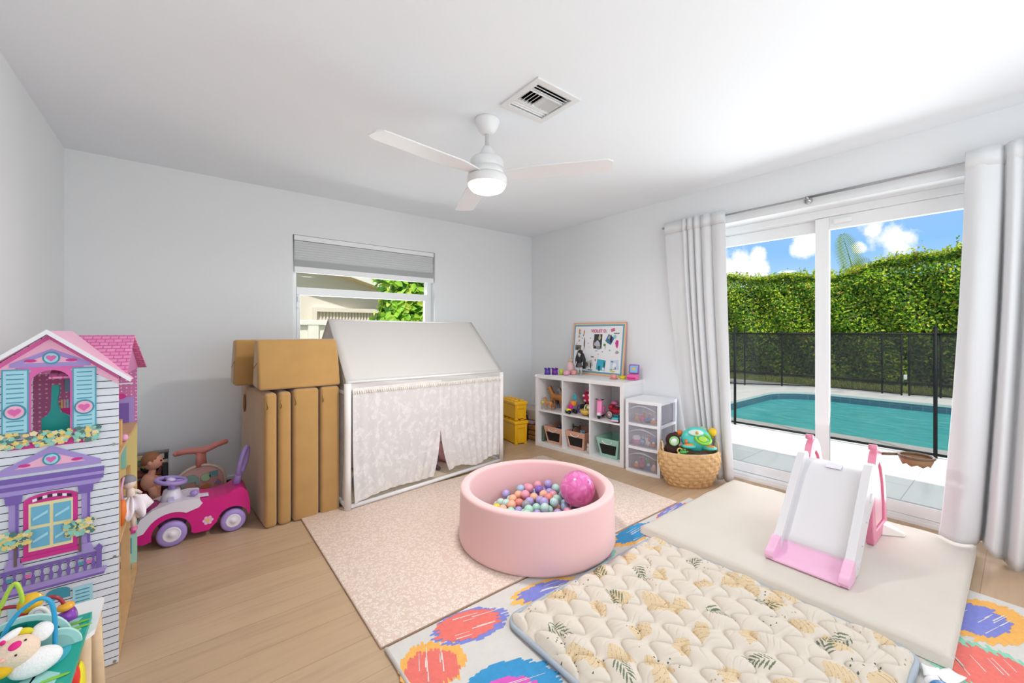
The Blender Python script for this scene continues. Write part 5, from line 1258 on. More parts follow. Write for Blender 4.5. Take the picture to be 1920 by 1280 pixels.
for i in range(2):
    for j in range(2): FP('window_glass', [(-.408+i*.051, .498+j*.075), (-.366+i*.051, .498+j*.075), (-.366+i*.051, .562+j*.075), (-.408+i*.051, .562+j*.075)], 5, dpane); FP('glass_gleam', [(-.404+i*.051, .515+j*.075), (-.37+i*.051, .535+j*.075), (-.37+i*.051, .545+j*.075), (-.404+i*.051, .523+j*.075)], 6, daq)
for i in range(8): FP('checker', [(-.405+i*.0115, .652+.010*math.sin(PI*(i+.3)/8)), (-.3945+i*.0115, .652+.010*math.sin(PI*(i+1)/8)), (-.3945+i*.0115, .661+.010*math.sin(PI*(i+1)/8)), (-.405+i*.0115, .661+.010*math.sin(PI*(i+.3)/8))], 5, dblk if i % 2 else dwht)
FP('sill', [(-.432, .458), (-.293, .458), (-.293, .472), (-.432, .472)], 5, dmag)
FP('balcony_rail', [(-.50, .428), (-.245, .428), (-.245, .438), (-.50, .438)], 6, dlav2); FP('balcony_ledge', [(-.50, .352), (-.232, .352), (-.224, .378), (-.50, .378)], 6, dlav); FP('balcony_ledge', [(-.50, .352), (-.232, .352), (-.230, .359), (-.50, .359)], 7, dlav2)
for i in range(12):
    cx = -.485+i*.0205; FP('baluster', [(cx-.003, .378), (cx+.003, .378), (cx+.006, .395), (cx+.002, .412), (cx+.005, .428), (cx-.005, .428), (cx-.002, .412), (cx-.006, .395)], 7, dlav2)
for i, m in ((1, dteal), (3, dpk), (9, dteal), (10, dpk)): FP('baluster_heart', heart(-.475+i*.0205, .408, .016), 8, m)
FP('newel_post', [(-.252, .378), (-.238, .378), (-.238, .440), (-.234, .452), (-.245, .466), (-.256, .452), (-.252, .440)], 8, dlav2)
for cx, cz in ((-.442, .535), (-.293, .535)):
    FP('topiary_trunk', [(cx-.003, .45), (cx+.004, .45), (cx+.003, .52), (cx-.002, .52)], 8, M('print_trunk', '6b5a58', .5)); blooms(cx-.033, cx+.033, cz-.02, cz+.030, 90, 9)
FP('door_shutter', [(-.312, .262), (-.262, .262), (-.262, .325), (-.312, .325)], 3, daq)
for i in range(4): FP('shutter_slat', [(-.305, .272+i*.013), (-.27, .272+i*.013), (-.27, .275+i*.013), (-.305, .275+i*.013)], 4, dteal)
FP('awning', [(-.375, .30), (-.318, .30), (-.318, .325)] + [(-.3465+.0285*math.cos(PI*i/8), .325+.014*math.sin(PI*i/8)) for i in range(1, 8)] + [(-.375, .325)], 3, dteal)
FP('door_shutter', [(-.46, .262), (-.41, .262), (-.41, .325), (-.46, .325)], 3, daq)
for x, z in ((-.207, .815), (-.205, .40), (-.205, .012)): DP('bolt', MB().lathe([(0, -.003), (.004, -.0025), (.005, 0)], n=12, R=RX(PI/2)).xf(Matrix.Translation((x, y0-.003, z))), chrome)
# things in and on the dollhouse
tb = [(-.40, .0), (-.322, .0), (-.322, .045), (-.348, .062), (-.358, .10), (-.352, .14), (-.352, .165), (-.372, .168), (-.373, .13), (-.375, .075), (-.385, .055), (-.40, .045)]
solo('toy_vanity', MB().prism([(x+.36, z) for x, z in tb], 0, .02, 'xz'), M('toy_dark_teal', '0f8a86', .4), 'dark teal toy dressing table back standing inside the dollhouse attic window', 'toy furniture', (-.36, 2.18, .7705), bevel=.003) if False else solo('toy_vanity', MB().prism([((x+.36)*.88, z*.95 if z > .02 else z-.11) for x, z in tb], 0, .02, 'xz'), M('toy_dark_teal', '12a09a', .4), 'dark teal toy furniture back standing inside the dollhouse attic window', 'toy furniture', (-.362, 2.16, .881), bevel=.003)
fy = thing('fairy_doll', 'small doll in a white tulle skirt hanging from the dollhouse side', 'doll', (-.185, 2.40, .47))
b = MB(); nn = 60; vs = []
for k, (r_, z) in enumerate(((.012, .055), (.05, .03), (.075, -.01))):
    for i in range(nn): 
        a = 2*PI*i/nn; w_ = 1+(.28*math.sin(7*a)+.12*math.sin(13*a))*(k > 0); vs.append((r_*w_*math.cos(a)*.75, r_*w_*math.sin(a), z+.016*math.sin(9*a)*(k > 0)))
b.add(vs, [(k*nn+i, k*nn+(i+1)%nn, (k+1)*nn+(i+1)%nn, (k+1)*nn+i) for k in range(2) for i in range(nn)], 0, True); part(fy, 'tulle_skirt', b, M('tulle_white', 'efe6ec', .8), solid=.0015)
part(fy, 'body', MB().tube([(0,0,.04), (0,0,.075), (-.005,0,.09)], [.014,.016,.010], n=10).tube([(0,.015,.03), (.012,.035,-.02), (.02,.05,-.06)], [.011,.01,.008], n=8).tube([(0,-.012,.03), (.008,-.02,-.03), (.01,-.02,-.075)], [.011,.01,.008], n=8).tube([(0,.012,.075), (.02,.035,.06), (.03,.05,.045)], [.008,.007,.006], n=8), M('fairy_skin', 'e6d3c6', .5))
part(fy, 'head', MB().ell((-.006, 0, .112), (.024, .026, .027)), M('fairy_skin')); part(fy, 'hair', MB().ell((-.008, .002, .12), (.027, .028, .026)), M('hair_grey', '8a8790', .7))
part(fy, 'shoe', MB().ell((.011, -.021, -.082), (.014, .02, .010)), M('shoe_pink', 'e070a5', .3))
solo('sequin_pouch', MB().ell((0,0,0), (.026, .036, .03), nu=18, nv=12), M('sequin_blue', '3aa7bd', .2, metal=.4, bump=.9, bscale=150), 'blue sequinned ball under the tulle skirted doll', 'toy', (-.215, 2.50, .4685))
cr = thing('toy_carrot', 'orange toy carrot with pink stem leaning inside the dollhouse', 'toy food', (-.205, 2.30, .4385))
part(cr, 'root', MB().tube([(0,0,.002), (0,.004,.05), (0,.01,.10)], [.006,.016,.012], n=12), M('carrot_orange', 'e8772a', .5)); part(cr, 'stem', MB().tube([(0,.01,.10), (-.004,.016,.14), (.004,.03,.19)], [.006,.006,.004], n=8), M('stem_pink', 'dba0b4', .5))
for k, (yy, z, c_, h) in enumerate(((2.30, .7705, 'd9ae74', .10), (2.62, .4385, 'cfa06a', .16))):
    solo('toy_plank', MB().box((0,0,h/2), (.012, .05, h), R=None), M('plank%d' % k, c_, .6), ('light wooden toy slat upright on the dollhouse top floor', 'wooden toy slat upright on the dollhouse middle floor')[k], 'toy block', (-.21, yy, z))
solo('ribbon_bead', MB().ell((0,0,.015), .015), M('bead_pearl_pink', 'e8a8cf', .2), 'shiny pink bead on the dollhouse top floor', 'bead', (-.203, 2.36, .7705))
jb = thing('toy_chair', 'small purple topped wooden toy stool inside the dollhouse bottom floor', 'toy furniture', (-.235, 2.66, .0215))
part(jb, 'seat', MB().lathe([(0,.10), (.028,.10), (.03,.106), (.028,.112), (0,.113)], n=18), dlav2)
for k in range(3): part(jb, 'leg', MB().tube([(.02*math.cos(k*2.1), .02*math.sin(k*2.1), .10), (.026*math.cos(k*2.1), .026*math.sin(k*2.1), 0)], .004, n=6), dwood)

# ------------------------------------------------------------------ activity table in the left foreground
at_ = thing('activity_table', 'wooden activity table with teal board and bead maze wires', 'activity table', (-.40, 1.45, 0))
def AP(name, b, m, **k):
    b.v = [(x+.40, y-1.45, z) for x, y, z in b.v]; return part(at_, name, b, m, **k)
lw = M('pale_birch', 'e0c29c', .5, vary=.06, vscale=30); tw = M('table_white', 'ecebea', .4)
top = [(-.60, 1.50), (-.205, 1.50), (-.193, 1.506), (-.186, 1.518), (-.186, 1.68), (-.192, 1.69), (-.60, 1.69)]
AP('table_top', MB().prism(top, .44, .452, 'xy'), tw, bevel=.002)
brd = [(-.60, 1.16), (-.196, 1.16), (-.199, 1.585), (-.60, 1.585)]
AP('landscape_board', MB().prism(brd, .453, .468, 'xy'), [M('board_teal', '16a592', .45)], bevel=.002)
def AB(name, poly, z, m): AP(name, MB().prism(poly, z-.0008, z, 'xy'), m)
def wav(x0_, yA, yB, n, amp): return [(x0_+amp*(1 if i % 2 else -1)+.02*math.sin(i), yA+(yB-yA)*i/n) for i in range(n+1)]
AB('painted_sky', [(-.215, 1.57), (-.245, 1.57)]+wav(-.265, 1.55, 1.20, 7, .012)+[(-.235, 1.19)]+wav(-.232, 1.22, 1.55, 8, .010), .4688, M('board_pale_teal', '9fd3cd', .45))
AB('painted_pond', [(-.245+.03*math.cos(a), 1.43+.05*math.sin(a)) for a in [2*PI*i/16 for i in range(16)]], .4694, M('board_blue', '46b8cb', .45))
for k_, (lx, ly) in enumerate(((-.222, 1.545), (-.215, 1.52), (-.225, 1.33), (-.232, 1.30))): AB('painted_leaf', [(lx+.02*math.cos(a)*1.2, ly+.006*math.sin(a)) for a in [2*PI*i/10 for i in range(10)]], .470, M('board_green', '7fc33c', .45))
am = M('arch_mint', 'b9e6e0', .4); atl = M('arch_teal', '0f8a78', .45)
def arch_board(cy, cx, r, yv, name, m1, m2):
    outer = [(cx+r*math.cos(PI*i/18), .4685+r*1.0*math.sin(PI*i/18)) for i in range(19)]; inner = [(cx+(r-.012)*math.cos(PI*i/18), .4685+(r-.012)*math.sin(PI*i/18)) for i in range(19)]
    AP(name, MB().prism(outer, yv, yv+.008, 'xz'), m1); AP('arch_face', MB().prism(inner, yv-.0016, yv, 'xz'), m2)
arch_board(0, -.305, .085, 1.48, 'arch_board', am, atl); arch_board(0, -.245, .045, 1.45, 'arch_board', am, M('arch_grey_green', 'a8cfc4', .45))
for i in range(5):
    a = .35+i*.6; AP('painted_window', MB().box((-.305+.056*math.cos(a), 1.4778, .4685+.056*math.sin(a)), (.02, .0012, .024), R=RY(a-PI/2).inverted() if False else RY(-(a-PI/2))), M('arch_dark', '0a6a66', .45))
def wire(pts, c_, r=.0042):
    P_ = [Vector(p) for p in pts]; out_ = []
    for i in range(len(P_)-1):
        a, b_, c, d_ = P_[max(i-1, 0)], P_[i], P_[i+1], P_[min(i+2, len(P_)-1)]
        for k in range(6):
            t = k/6; out_.append(.5*((2*b_)+(c-a)*t+(2*a-5*b_+4*c-d_)*t*t+(3*b_-a-3*c+d_)*t**3))
    out_.append(P_[-1]); AP('bead_wire', MB().tube(out_, r, n=8), c_)
wb, wl, wr_, ww = M('wire_blue', '2aa0cf', .3), M('wire_lime', 'b6d64c', .3), M('wire_red', 'a02334', .3), M('wire_white', 'e2dfdc', .3)
wire([(-.24, 1.42, .468), (-.24, 1.42, .556), (-.247, 1.42, .599), (-.262, 1.42, .613), (-.28, 1.42, .606), (-.297, 1.42, .592), (-.315, 1.42, .56), (-.33, 1.42, .50), (-.335, 1.42, .468)], wb, .0045)
wire([(-.365, 1.55, .468), (-.358, 1.55, .53), (-.344, 1.55, .582), (-.329, 1.55, .611), (-.319, 1.55, .585), (-.315, 1.55, .54), (-.313, 1.55, .50), (-.312, 1.55, .468)], wl, .0045)
wire([(-.40, 1.55, .468), (-.39, 1.55, .54), (-.35, 1.55, .557), (-.318, 1.55, .551), (-.292, 1.55, .554), (-.265, 1.55, .552), (-.25, 1.55, .536), (-.243, 1.55, .505), (-.241, 1.55, .468)], wr_)
wire([(-.31, 1.53, .468), (-.30, 1.53, .53), (-.285, 1.53, .542), (-.272, 1.53, .528), (-.265, 1.53, .495), (-.262, 1.53, .468)], ww, .005)
def bead(b, c_): AP('bead', b, M('bead_'+c_, c_, .25))
bead(MB().ell((-.243, 1.55, .518), (.017, .017, .010)), 'e8a72c'); bead(MB().lathe([(.0, -.017), (.015, -.016), (.016, .016), (0, .017)], n=18, R=RY(1.25)).xf(Matrix.Translation((-.241, 1.55, .492))), '8a3fb0')
bead(MB().ell((-.313, 1.55, .523), (.017, .014, .013)), 'c4202c'); bead(MB().lathe([(0, -.006), (.022, -.005), (.022, .005), (0, .006)], n=24, R=RX(1.2)).xf(Matrix.Translation((-.303, 1.55, .553))), 'ecb52a')
bead(MB().ell((-.264, 1.53, .488), (.013, .013, .013)), 'b06a48'); bead(MB().rbox((-.325, 1.42, .528), (.05, .02, .045), .010), '2390d0')
for (x, y, tx, ty) in ((-.205, 1.505, .0, .02), (-.205, 1.66, .012, .05), (-.56, 1.66, -.02, .05), (-.56, 1.2, -.02, -.03), (-.215, 1.2, .0, -.02)):
    AP('leg', MB().tube([(x, y, .44), (x+tx, y+ty, .0)], [.019, .016], n=4), lw)
AP('apron', MB().bx(-.58, -.225, 1.62, 1.635, .36, .44), lw); AP('apron', MB().bx(-.235, -.220, 1.24, 1.62, .37, .44), lw)
sp_m = thing('spinner_knobs', None, None) if False else None
AP('side_toy', MB().ell((-.207, 1.40, .41), (.012, .02, .035)), M('side_red', 'dd2e22', .3)); AP('side_toy', MB().ell((-.199, 1.42, .375), (.010, .03, .06)), M('side_yellow', 'e9dc26', .35)); AP('side_toy', MB().rbox((-.196, 1.37, .375), (.02, .03, .06), .008), M('side_blue', 'a8dbe4', .35))
# plush toy lying on the activity table
pg = thing('plush_pig', 'cream plush animal with a bright pink nose lying on the activity table', 'soft toy', (-.291, 1.38, .484))
pc, pw_ = M('plush_cream', 'edd3ba', .95, bump=.4, bscale=250), M('plush_white', 'efedeb', .95, bump=.5, bscale=200)
F_ = Vector((.18, -.68, .71)).normalized()      # direction the face looks
rt = F_.cross(Vector((0, 0, 1))).normalized(); upv = rt.cross(F_).normalized(); rot = Matrix((rt, -F_, upv)).transposed()
hc_ = Vector((0.0, .0, .043)); PS = .46
def PL(name, p, rad, m, parent=None, tilt=0):
    rad = rad if hasattr(rad, '__len__') else (rad,)*3
    return part(pg, name, MB().ell(hc_ + rot @ (Vector(p)*PS), [q_*PS for q_ in rad], R=rot @ RY(tilt), nu=24, nv=14), m)
PL('head', (0, 0, 0), (.078, .066, .07), pc); PL('nose', (.005, -.066, .008), (.022, .009, .017), M('nose_magenta', 'e0107f', .6), tilt=.4)
PL('eye', (-.028, -.062, .018), .0045, dark); PL('eye', (.004, -.062, -.034), .0045, dark); PL('cheek', (.045, -.05, -.03), (.010, .006, .009), M('cheek_pink', 'f0b3a4', .9))
PL('ear', (-.085, .0, .05), (.04, .028, .045), pw_); PL('ear', (.082, -.005, .02), (.036, .028, .028), pw_, tilt=.5)
PL('forelock', (.02, -.02, .072), (.05, .03, .02), pw_, tilt=.5); PL('body', (-.06, .03, -.07), (.09, .05, .06), pw_)
PL('paw', (.045, .0, -.06), (.035, .03, .03), M('plush_yellow2', 'eeb920', .95, bump=.3, bscale=200)); PL('collar', (.075, -.005, -.055), (.05, .03, .012), M('plush_lime', 'b9d11e', .9), tilt=.7)
PL('bow', (-.03, -.015, .075), (.03, .02, .016), M('plush_lime2', 'dccb2e', .9), tilt=-.4); PL('spot', (.04, -.045, .05), .010, M('nose_magenta')); PL('spot', (.075, -.028, .012), .010, M('nose_magenta'))
# ------------------------------------------------------------------ white cube shelf
SO, SRZ = Vector((3.03, 2.783, 0)), math.radians(6.15); SR = RZ(SRZ)
def sw_(lx, ly, z): return tuple(SO + SR @ Vector((lx, ly, z)))
shelfw = M('shelf_white', 'eceaea', .45, spec=.4)
cs_ = thing('cube_shelf', 'white six cube storage shelf with toys against the right wall', 'shelf', tuple(SO), SRZ)
part(cs_, 'top_board', MB().bx(0, .388, -.535, .535, .73, .77), shelfw, bevel=.002); part(cs_, 'bottom_board', MB().bx(0, .388, -.535, .535, 0, .04), shelfw, bevel=.002)
for ly in (-.515, .515): part(cs_, 'side_board', MB().bx(0, .388, ly-.02, ly+.02, .04, .73), shelfw, bevel=.002)
for ly in (-.1675, .1675): part(cs_, 'divider', MB().bx(.004, .385, ly-.008, ly+.008, .04, .73), shelfw)
for a, c in ((-.495, -.1755), (-.1595, .1595), (.1755, .495)): part(cs_, 'shelf_board', MB().bx(.004, .385, a, c, .377, .393), shelfw)
part(cs_, 'knob', MB().ell((-.008, .52, .752), .014, nu=14, nv=8), white_plastic)
def T(name, label, cat, lx, ly, z, rz=0, group=None): return thing(name, label, cat, sw_(lx, ly, z+.0015), SRZ+rz, group)
def S1(name, b, m, label, cat, lx, ly, z, rz=0, **k): return solo(name, b, m, label, cat, sw_(lx, ly, z), SRZ+rz, **k)
# fabric-handled bins
def bin_(label, ly, col, lx=.03):
    r = T('storage_bin', label, 'storage bin', lx, ly, .04); m = M('bin_'+col, col, .6); t, bt, hh = .122, .088, .18
    def wall(pts, th): 
        P_ = [Vector(p) for p in pts]; n = (P_[1]-P_[0]).cross(P_[3]-P_[0]).normalized()*th
        return MB().add(P_+[p+n for p in P_], [(3,2,1,0),(4,5,6,7),(0,1,5,4),(1,2,6,5),(2,3,7,6),(3,0,4,7)])
    part(r, 'front_panel', wall([(.03, bt, 0), (.03, -bt, 0), (0, -t, hh), (0, t, hh)], -.008), m, bevel=.001)
    part(r, 'back_panel', wall([(.25, -bt, 0), (.25, bt, 0), (.28, t, hh), (.28, -t, hh)], -.008), m)
    for s in (-1, 1): part(r, 'side_panel', wall([(.03, s*bt, 0), (.25, s*bt, 0), (.28, s*t, hh), (0, s*t, hh)], -.008*s*-1 if s > 0 else -.008), m)
    part(r, 'base', MB().bx(.032, .248, -bt+.002, bt-.002, .0, .008), m)
    sl_ = -.03/hh
    def fp(y, z, o): return (.03+sl_*z-o, y, z)
    part(r, 'chalkboard', MB().add([fp(.072, .03, .0012), fp(-.072, .03, .0012), fp(-.092, .125, .0012), fp(.092, .125, .0012)], [(3, 2, 1, 0)]), M('chalkboard', '121212', .6))
    part(r, 'rope_handle', MB().tube([fp(.05*math.cos(PI*i/12), .158-.028*math.sin(PI*i/12), .008) for i in range(13)], .0042, n=8), M('rope_white', 'ece6dd', .9))
    return r
bin_('peach storage bin with chalkboard front in the bottom left cube', .32, 'dba993'); bin_('peach storage bin holding dark dress-up items in the bottom middle cube', .035, 'dca992', .035); bin_('mint green storage bin with chalkboard front in the bottom right cube', -.345, '9fcdbd', .03)
S1('toy_binoculars', MB().lathe([(0,-.04),(.024,-.04),(.02,.03),(0,.03)], n=16, R=RX(.9)).lathe([(0,-.04),(.024,-.04),(.02,.03),(0,.03)], c=(.0,.05,0), n=16, R=RX(.9)), M('navy_plastic', '2b3048', .4), 'dark navy toy on top of the left peach bin', 'toy', .12, .25, .215)
cb_ = MB().rbox((0,0,.065), (.16,.15,.13), .03); S1('folded_costume', cb_, M('costume_black', '33302f', .95, bump=.5, bscale=60), 'dark dress-up cloth heaped in the middle peach bin', 'clothing', .17, .035, .052)
hb2 = MB().torus((0,0,0), .05, .005, axis='x', n=24); 
for s in (-1, 1): hb2.prism([(s*.02, .04), (s*.045, .075), (s*.05, .03)], -.004, .004, 'yz')
S1('cat_ear_headband', hb2, M('ear_black', '241f20', .9), 'black cat ear headband on the heap in the middle peach bin', 'headband', .10, .06, .213)
S1('toy_camera', MB().rbox((0,0,.022), (.03,.06,.042), .008).lathe([(.016,0),(.016,.018),(0,.018)], n=16, R=RY(-PI/2), c=(-.014,0,.022)), M('camera_blue', '5f7890', .35), 'small blue grey toy camera at the right of the middle peach bin', 'toy', .085, -.03, .198)
S1('camouflage_pouch', MB().rbox((0,0,.085), (.10,.03,.17), .012), M('camo_green', '5c6a55', .9, vary=.5, vscale=40), 'green camouflage pouch standing beside the left peach bin', 'pouch', .10, .476, .041)
S1('white_figurine', MB().ell((0,0,.03), (.02,.02,.03)).ell((0,0,.07), .018).ell((0,.012,.088),.007).ell((0,-.012,.088),.007), M('figurine_white', 'd9d4d2', .6), 'small pale figurine beside the middle peach bin', 'figurine', .05, -.125, .041, remesh=.003)
# toy horses
def horse(name, label, lx, ly, z, s, m, rz=PI/2, mane=None, head_up=.0, horn=None):
    r = T(name, label, 'toy horse', lx, ly, z, rz); b = MB()
    b.tube([(-.36*s,0,.56*s), (-.2*s,0,.58*s), (0,0,.55*s), (.2*s,0,.58*s), (.3*s,0,.62*s)], [.10*s,.135*s,.125*s,.13*s,.10*s], n=14)
    b.tube([(.24*s,0,.62*s), (.34*s,0,.78*s), (.40*s,0,.93*s)], [.11*s,.078*s,.06*s], n=12)
    b.tube([(.36*s,0,.95*s), (.46*s,0,.91*s), (.58*s,0,.82*s)], [.062*s,.058*s,.036*s], n=12)
    for k in (-1, 1):
        b.tube([(.36*s,k*.03*s,.98*s), (.37*s,k*.035*s,1.06*s)], [.022*s,.006*s], n=6)
        b.tube([(.22*s,k*.07*s,.54*s), (.23*s+k*.03*s,k*.07*s,.28*s), (.22*s+k*.05*s,k*.07*s,.02*s)], [.065*s,.035*s,.03*s], n=10)
        b.tube([(-.30*s,k*.07*s,.54*s), (-.25*s+k*.03*s,k*.07*s,.36*s), (-.36*s+k*.03*s,k*.07*s,.24*s), (-.33*s+k*.04*s,k*.07*s,.02*s)], [.085*s,.05*s,.032*s,.03*s], n=10)
    part(r, 'body', b, m, remesh=max(.0028, .02*s))
    mm = mane or m
    part(r, 'mane', MB().tube([(.36*s,0,1.02*s), (.29*s,0,.92*s), (.22*s,0,.78*s), (.14*s,0,.68*s)], [.025*s,.04*s,.04*s,.02*s], n=8, flat=(.5,1)), mm)
    part(r, 'tail', MB().tube([(-.38*s,0,.64*s), (-.46*s,0,.55*s), (-.48*s,0,.3*s)], [.03*s,.045*s,.02*s], n=8), mm)
    if horn: part(r, 'horn', MB().tube([(.44*s,0,.98*s), (.53*s,0,1.14*s)], [.018*s,.004*s], n=8), horn)
    return r
hb_m = M('horse_brown', 'b0743c', .5, vary=.2, vscale=12); hd_m = M('horse_dark_mane', '6b4123', .6); fo_m = M('foal_tan', 'c98e54', .5)
horse('toy_horse', 'largest brown toy horse in the top left cube', .105, .315, .393, .25, hb_m, mane=hd_m)
horse('toy_horse', 'small tan toy foal in front of the large brown horse', .045, .385, .393, .135, fo_m, mane=M('foal_mane', 'a06a38', .6))
horse('toy_horse', 'dark grey toy horse with purple mane behind the tan foal', .20, .415, .393, .125, M('horse_grey', '4f4a56', .5), mane=M('mane_purple', '5a4a9c', .5))
horse('toy_unicorn', 'white toy unicorn behind the large brown horse', .28, .34, .393, .21, M('unicorn_white', 'e5e0de', .5), mane=M('mane_red', 'a8455a', .6), horn=M('horn_gold', 'cfa75a', .3, metal=.6))
S1('toy_banana', MB().tube([(0,-.03,.012),(0,0,.004),(0,.03,.014)], [.004,.008,.004], n=8).tube([(0.004,-.03,.022),(0.004,0,.014),(.004,.03,.026)], [.004,.008,.004], n=8), M('banana_yellow', 'e6d24a', .45), 'yellow toy held out at the left of the tan foal', 'toy', .03, .468, .470) if False else None
ha = T('hay_bundle', 'yellow toy hay bundle beside the tan foal', 'toy', .035, .468, .393)
part(ha, 'stalks', MB().tube([(0,0,.0),(0,.0,.075)], .004, n=6), M('hay_stem', 'b9a04c', .6))
part(ha, 'leaves', MB().tube([(0,-.035,.078),(0,0,.070),(0,.022,.075)], [.003,.009,.003], n=8).tube([(0.004,-.03,.088),(0.004,0,.078),(.004,.02,.09)], [.003,.008,.003], n=8), M('banana_yellow', 'e6d24a', .45))
# middle top cube
teal2, orange2, mag2, yel2 = M('toy_teal2', '3fb1c4', .35), M('toy_orange2', 'ef8f2e', .35), M('toy_magenta2', 'd31a90', .35), M('toy_yellow2', 'f1df2c', .35)
ts = T('toy_stroller', 'teal orange and magenta toy stroller in the top middle cube', 'toy stroller', .07, .098, .393, -.5)
part(ts, 'backrest', MB().torus((.035,0,.165), .027, .008, axis='x', n=20).box((.035,0,.15), (.008,.05,.06)), teal2); part(ts, 'seat', MB().rbox((.02,0,.105), (.05,.056,.05), .012), orange2)
part(ts, 'apron', MB().rbox((-.012,0,.07), (.04,.056,.045), .012), mag2); part(ts, 'footrest', MB().rbox((-.035,0,.038), (.04,.05,.025), .008), yel2)
for a in (-.028, .045):
    for c in (-.024, .024): part(ts, 'wheel', MB().lathe([(0,-.007),(.019,-.007),(.021,0),(.019,.007),(0,.007)], n=18, R=RX(PI/2)).xf(Matrix.Translation((a-.01, c, .021))), dark)
dp = T('doll_pram', 'black doll pram with purple wheels under the red spotted bag', 'doll pram', .225, .0, .393)
part(dp, 'basket', MB().rbox((0,0,.066), (.15,.13,.05), .02), M('pram_black', '1e1d24', .8))
for a in (-.07, .07):
    for c in (-.055, .055):
        w_ = MB().torus((a, c, .04), .034, .005, axis='y' if False else 'x', n=24, k=6)
        for i in range(6): w_.tube([(a, c, .04), (a, c+.032*math.cos(i*PI/3), .04+.032*math.sin(i*PI/3))], .002, n=4)
        part(dp, 'wheel', w_, M('wheel_purple', '6d4fb0', .35))
bg_ = T('spotted_backpack', 'red backpack with white spots on top of the black doll pram', 'backpack', .235, .0, .4855)
part(bg_, 'shell', MB().rbox((0,0,.06), (.09,.12,.125), .04, seg=4), M('bag_crimson', 'cf1a55', .5)); part(bg_, 'handle', MB().tube([(0, .035*math.cos(PI*i/10), .118+.04*math.sin(PI*i/10)**.6) for i in range(11)], .006, n=8), M('bag_pink', 'ec6aa8', .5))
for (a, c) in ((.035,.085),(-.03,.095),(.02,.035),(-.035,.045)): part(bg_, 'spot', MB().ell((-.043, a, c), (.004,.016,.012)), M('bag_white', 'f2e6ea', .5))
dc = T('doll_carrier', 'yellow doll carrier with white hood at the front of the top middle cube', 'doll carrier', .075, -.075, .393)
part(dc, 'tub', MB().lathe([(0,.012),(.03,.013),(.05,.03),(.055,.06),(.05,.062),(.044,.034),(0,.02)], n=24, sy=1.15), M('carrier_yellow', 'deb555', .45)); part(dc, 'hood', MB().torus((0,-.01,.075), .04, .006, axis='y', n=20).ell((.012,-.03,.085), (.03,.03,.026)), M('hood_lime_white', 'dfe0a8', .5))
for a in (-.03, .035): part(dc, 'wheel', MB().torus((a, -.05, .014), .011, .003, axis='y', n=14), dark)
# right top cube
sc = T('toy_scooter', 'pink toy scooter at the front of the top right cube', 'toy scooter', .065, -.238, .393, .25)
spk = M('scooter_pink', 'f18bbd', .3)
part(sc, 'front_shield', MB().rbox((0,0,.105), (.022,.05,.13), .010, R=RY(.14)), spk); part(sc, 'steering_head', MB().ell((.012,0,.172), (.018,.024,.012)), M('scooter_rose', 'e0619d', .35)); part(sc, 'handlebar', MB().tube([(.01,-.04,.185),(.012,0,.178),(.01,.04,.185)], .005, n=8), dark)
part(sc, 'floor_plate', MB().rbox((.05,0,.04), (.09,.05,.015), .006), spk); part(sc, 'seat_box', MB().rbox((.095,0,.075), (.05,.05,.07), .015), spk)
part(sc, 'fender', MB().ell((-.012,0,.045), (.035,.022,.018)), M('fender_white', 'ece6ea', .3))
for a in (-.014, .10): part(sc, 'wheel', MB().lathe([(0,-.011),(.022,-.011),(.027,-.004),(.027,.004),(.022,.011),(0,.011)], n=22, R=RX(PI/2)).xf(Matrix.Translation((a, 0, .027))), dark)
rc_ = T('toy_carriage', 'dark red toy carriage with white spoked wheels in the top right cube', 'toy carriage', .165, -.375, .393, PI/2)
rdm = M('carriage_red', 'a81530', .3)
part(rc_, 'body', MB().rbox((0,0,.075), (.15,.08,.05), .02).rbox((.06,0,.11), (.05,.08,.05), .018), rdm); part(rc_, 'seat', MB().rbox((.01,0,.105), (.07,.06,.02), .008), M('seat_dark', '6d1023', .5))
for a, c, r_ in ((-.065, .045, .039), (-.065, -.045, .039), (.062, -.045, .039), (.062, .045, .039)):
    w_ = part(rc_, 'wheel', MB().torus((a, c, r_+.001), r_-.004, .0045, axis='y', n=28, k=6), dark)
    s2 = MB().lathe([(0,-.003),(r_-.007,-.003),(r_-.007,.003),(0,.003)], n=24, R=RX(PI/2)).xf(Matrix.Translation((a, c, r_+.001))); part(w_, 'spoke_disc', s2, M('spoke_white', 'ece4e4', .4))
    b = MB(); 
    for i in range(12):
        e_ = i*PI/6; b.tube([(a+.012*math.cos(e_), c+(.0045 if c > 0 else -.0045), r_+.001+.012*math.sin(e_)), (a+.030*math.cos(e_), c+(.0045 if c > 0 else -.0045), r_+.001+.030*math.sin(e_))], .0022, n=4)
    part(w_, 'spoke_slot', b, rdm, kind=None)
hd2 = T('toy_teapot', 'pink topped clear toy pot behind the scooter in the top right cube', 'toy pot', .29, -.27, .393)
part(hd2, 'jar', MB().lathe([(0,0),(.04,.002),(.045,.05),(.035,.11),(0,.115)], n=24), M('clear_plastic', 'd9dfe3', .15, alpha=.55)); part(hd2, 'lid', MB().lathe([(.036,.11),(.036,.13),(.02,.15),(.0,.152)], n=20), spk)
tc_ = T('toy_car', 'small teal and white toy car at the front of the top right cube', 'toy car', .052, -.43, .393, .2)
part(tc_, 'body', MB().rbox((0,0,.03), (.10,.065,.03), .012), M('car_teal', '33b5b2', .3)); part(tc_, 'bumper', MB().rbox((-.046,0,.018), (.02,.07,.018), .006), M('car_pinkish', 'ecb7d0', .4)); part(tc_, 'cabin', MB().rbox((.012,0,.053), (.05,.055,.028), .011), M('car_cabin', '2a5d78', .2))
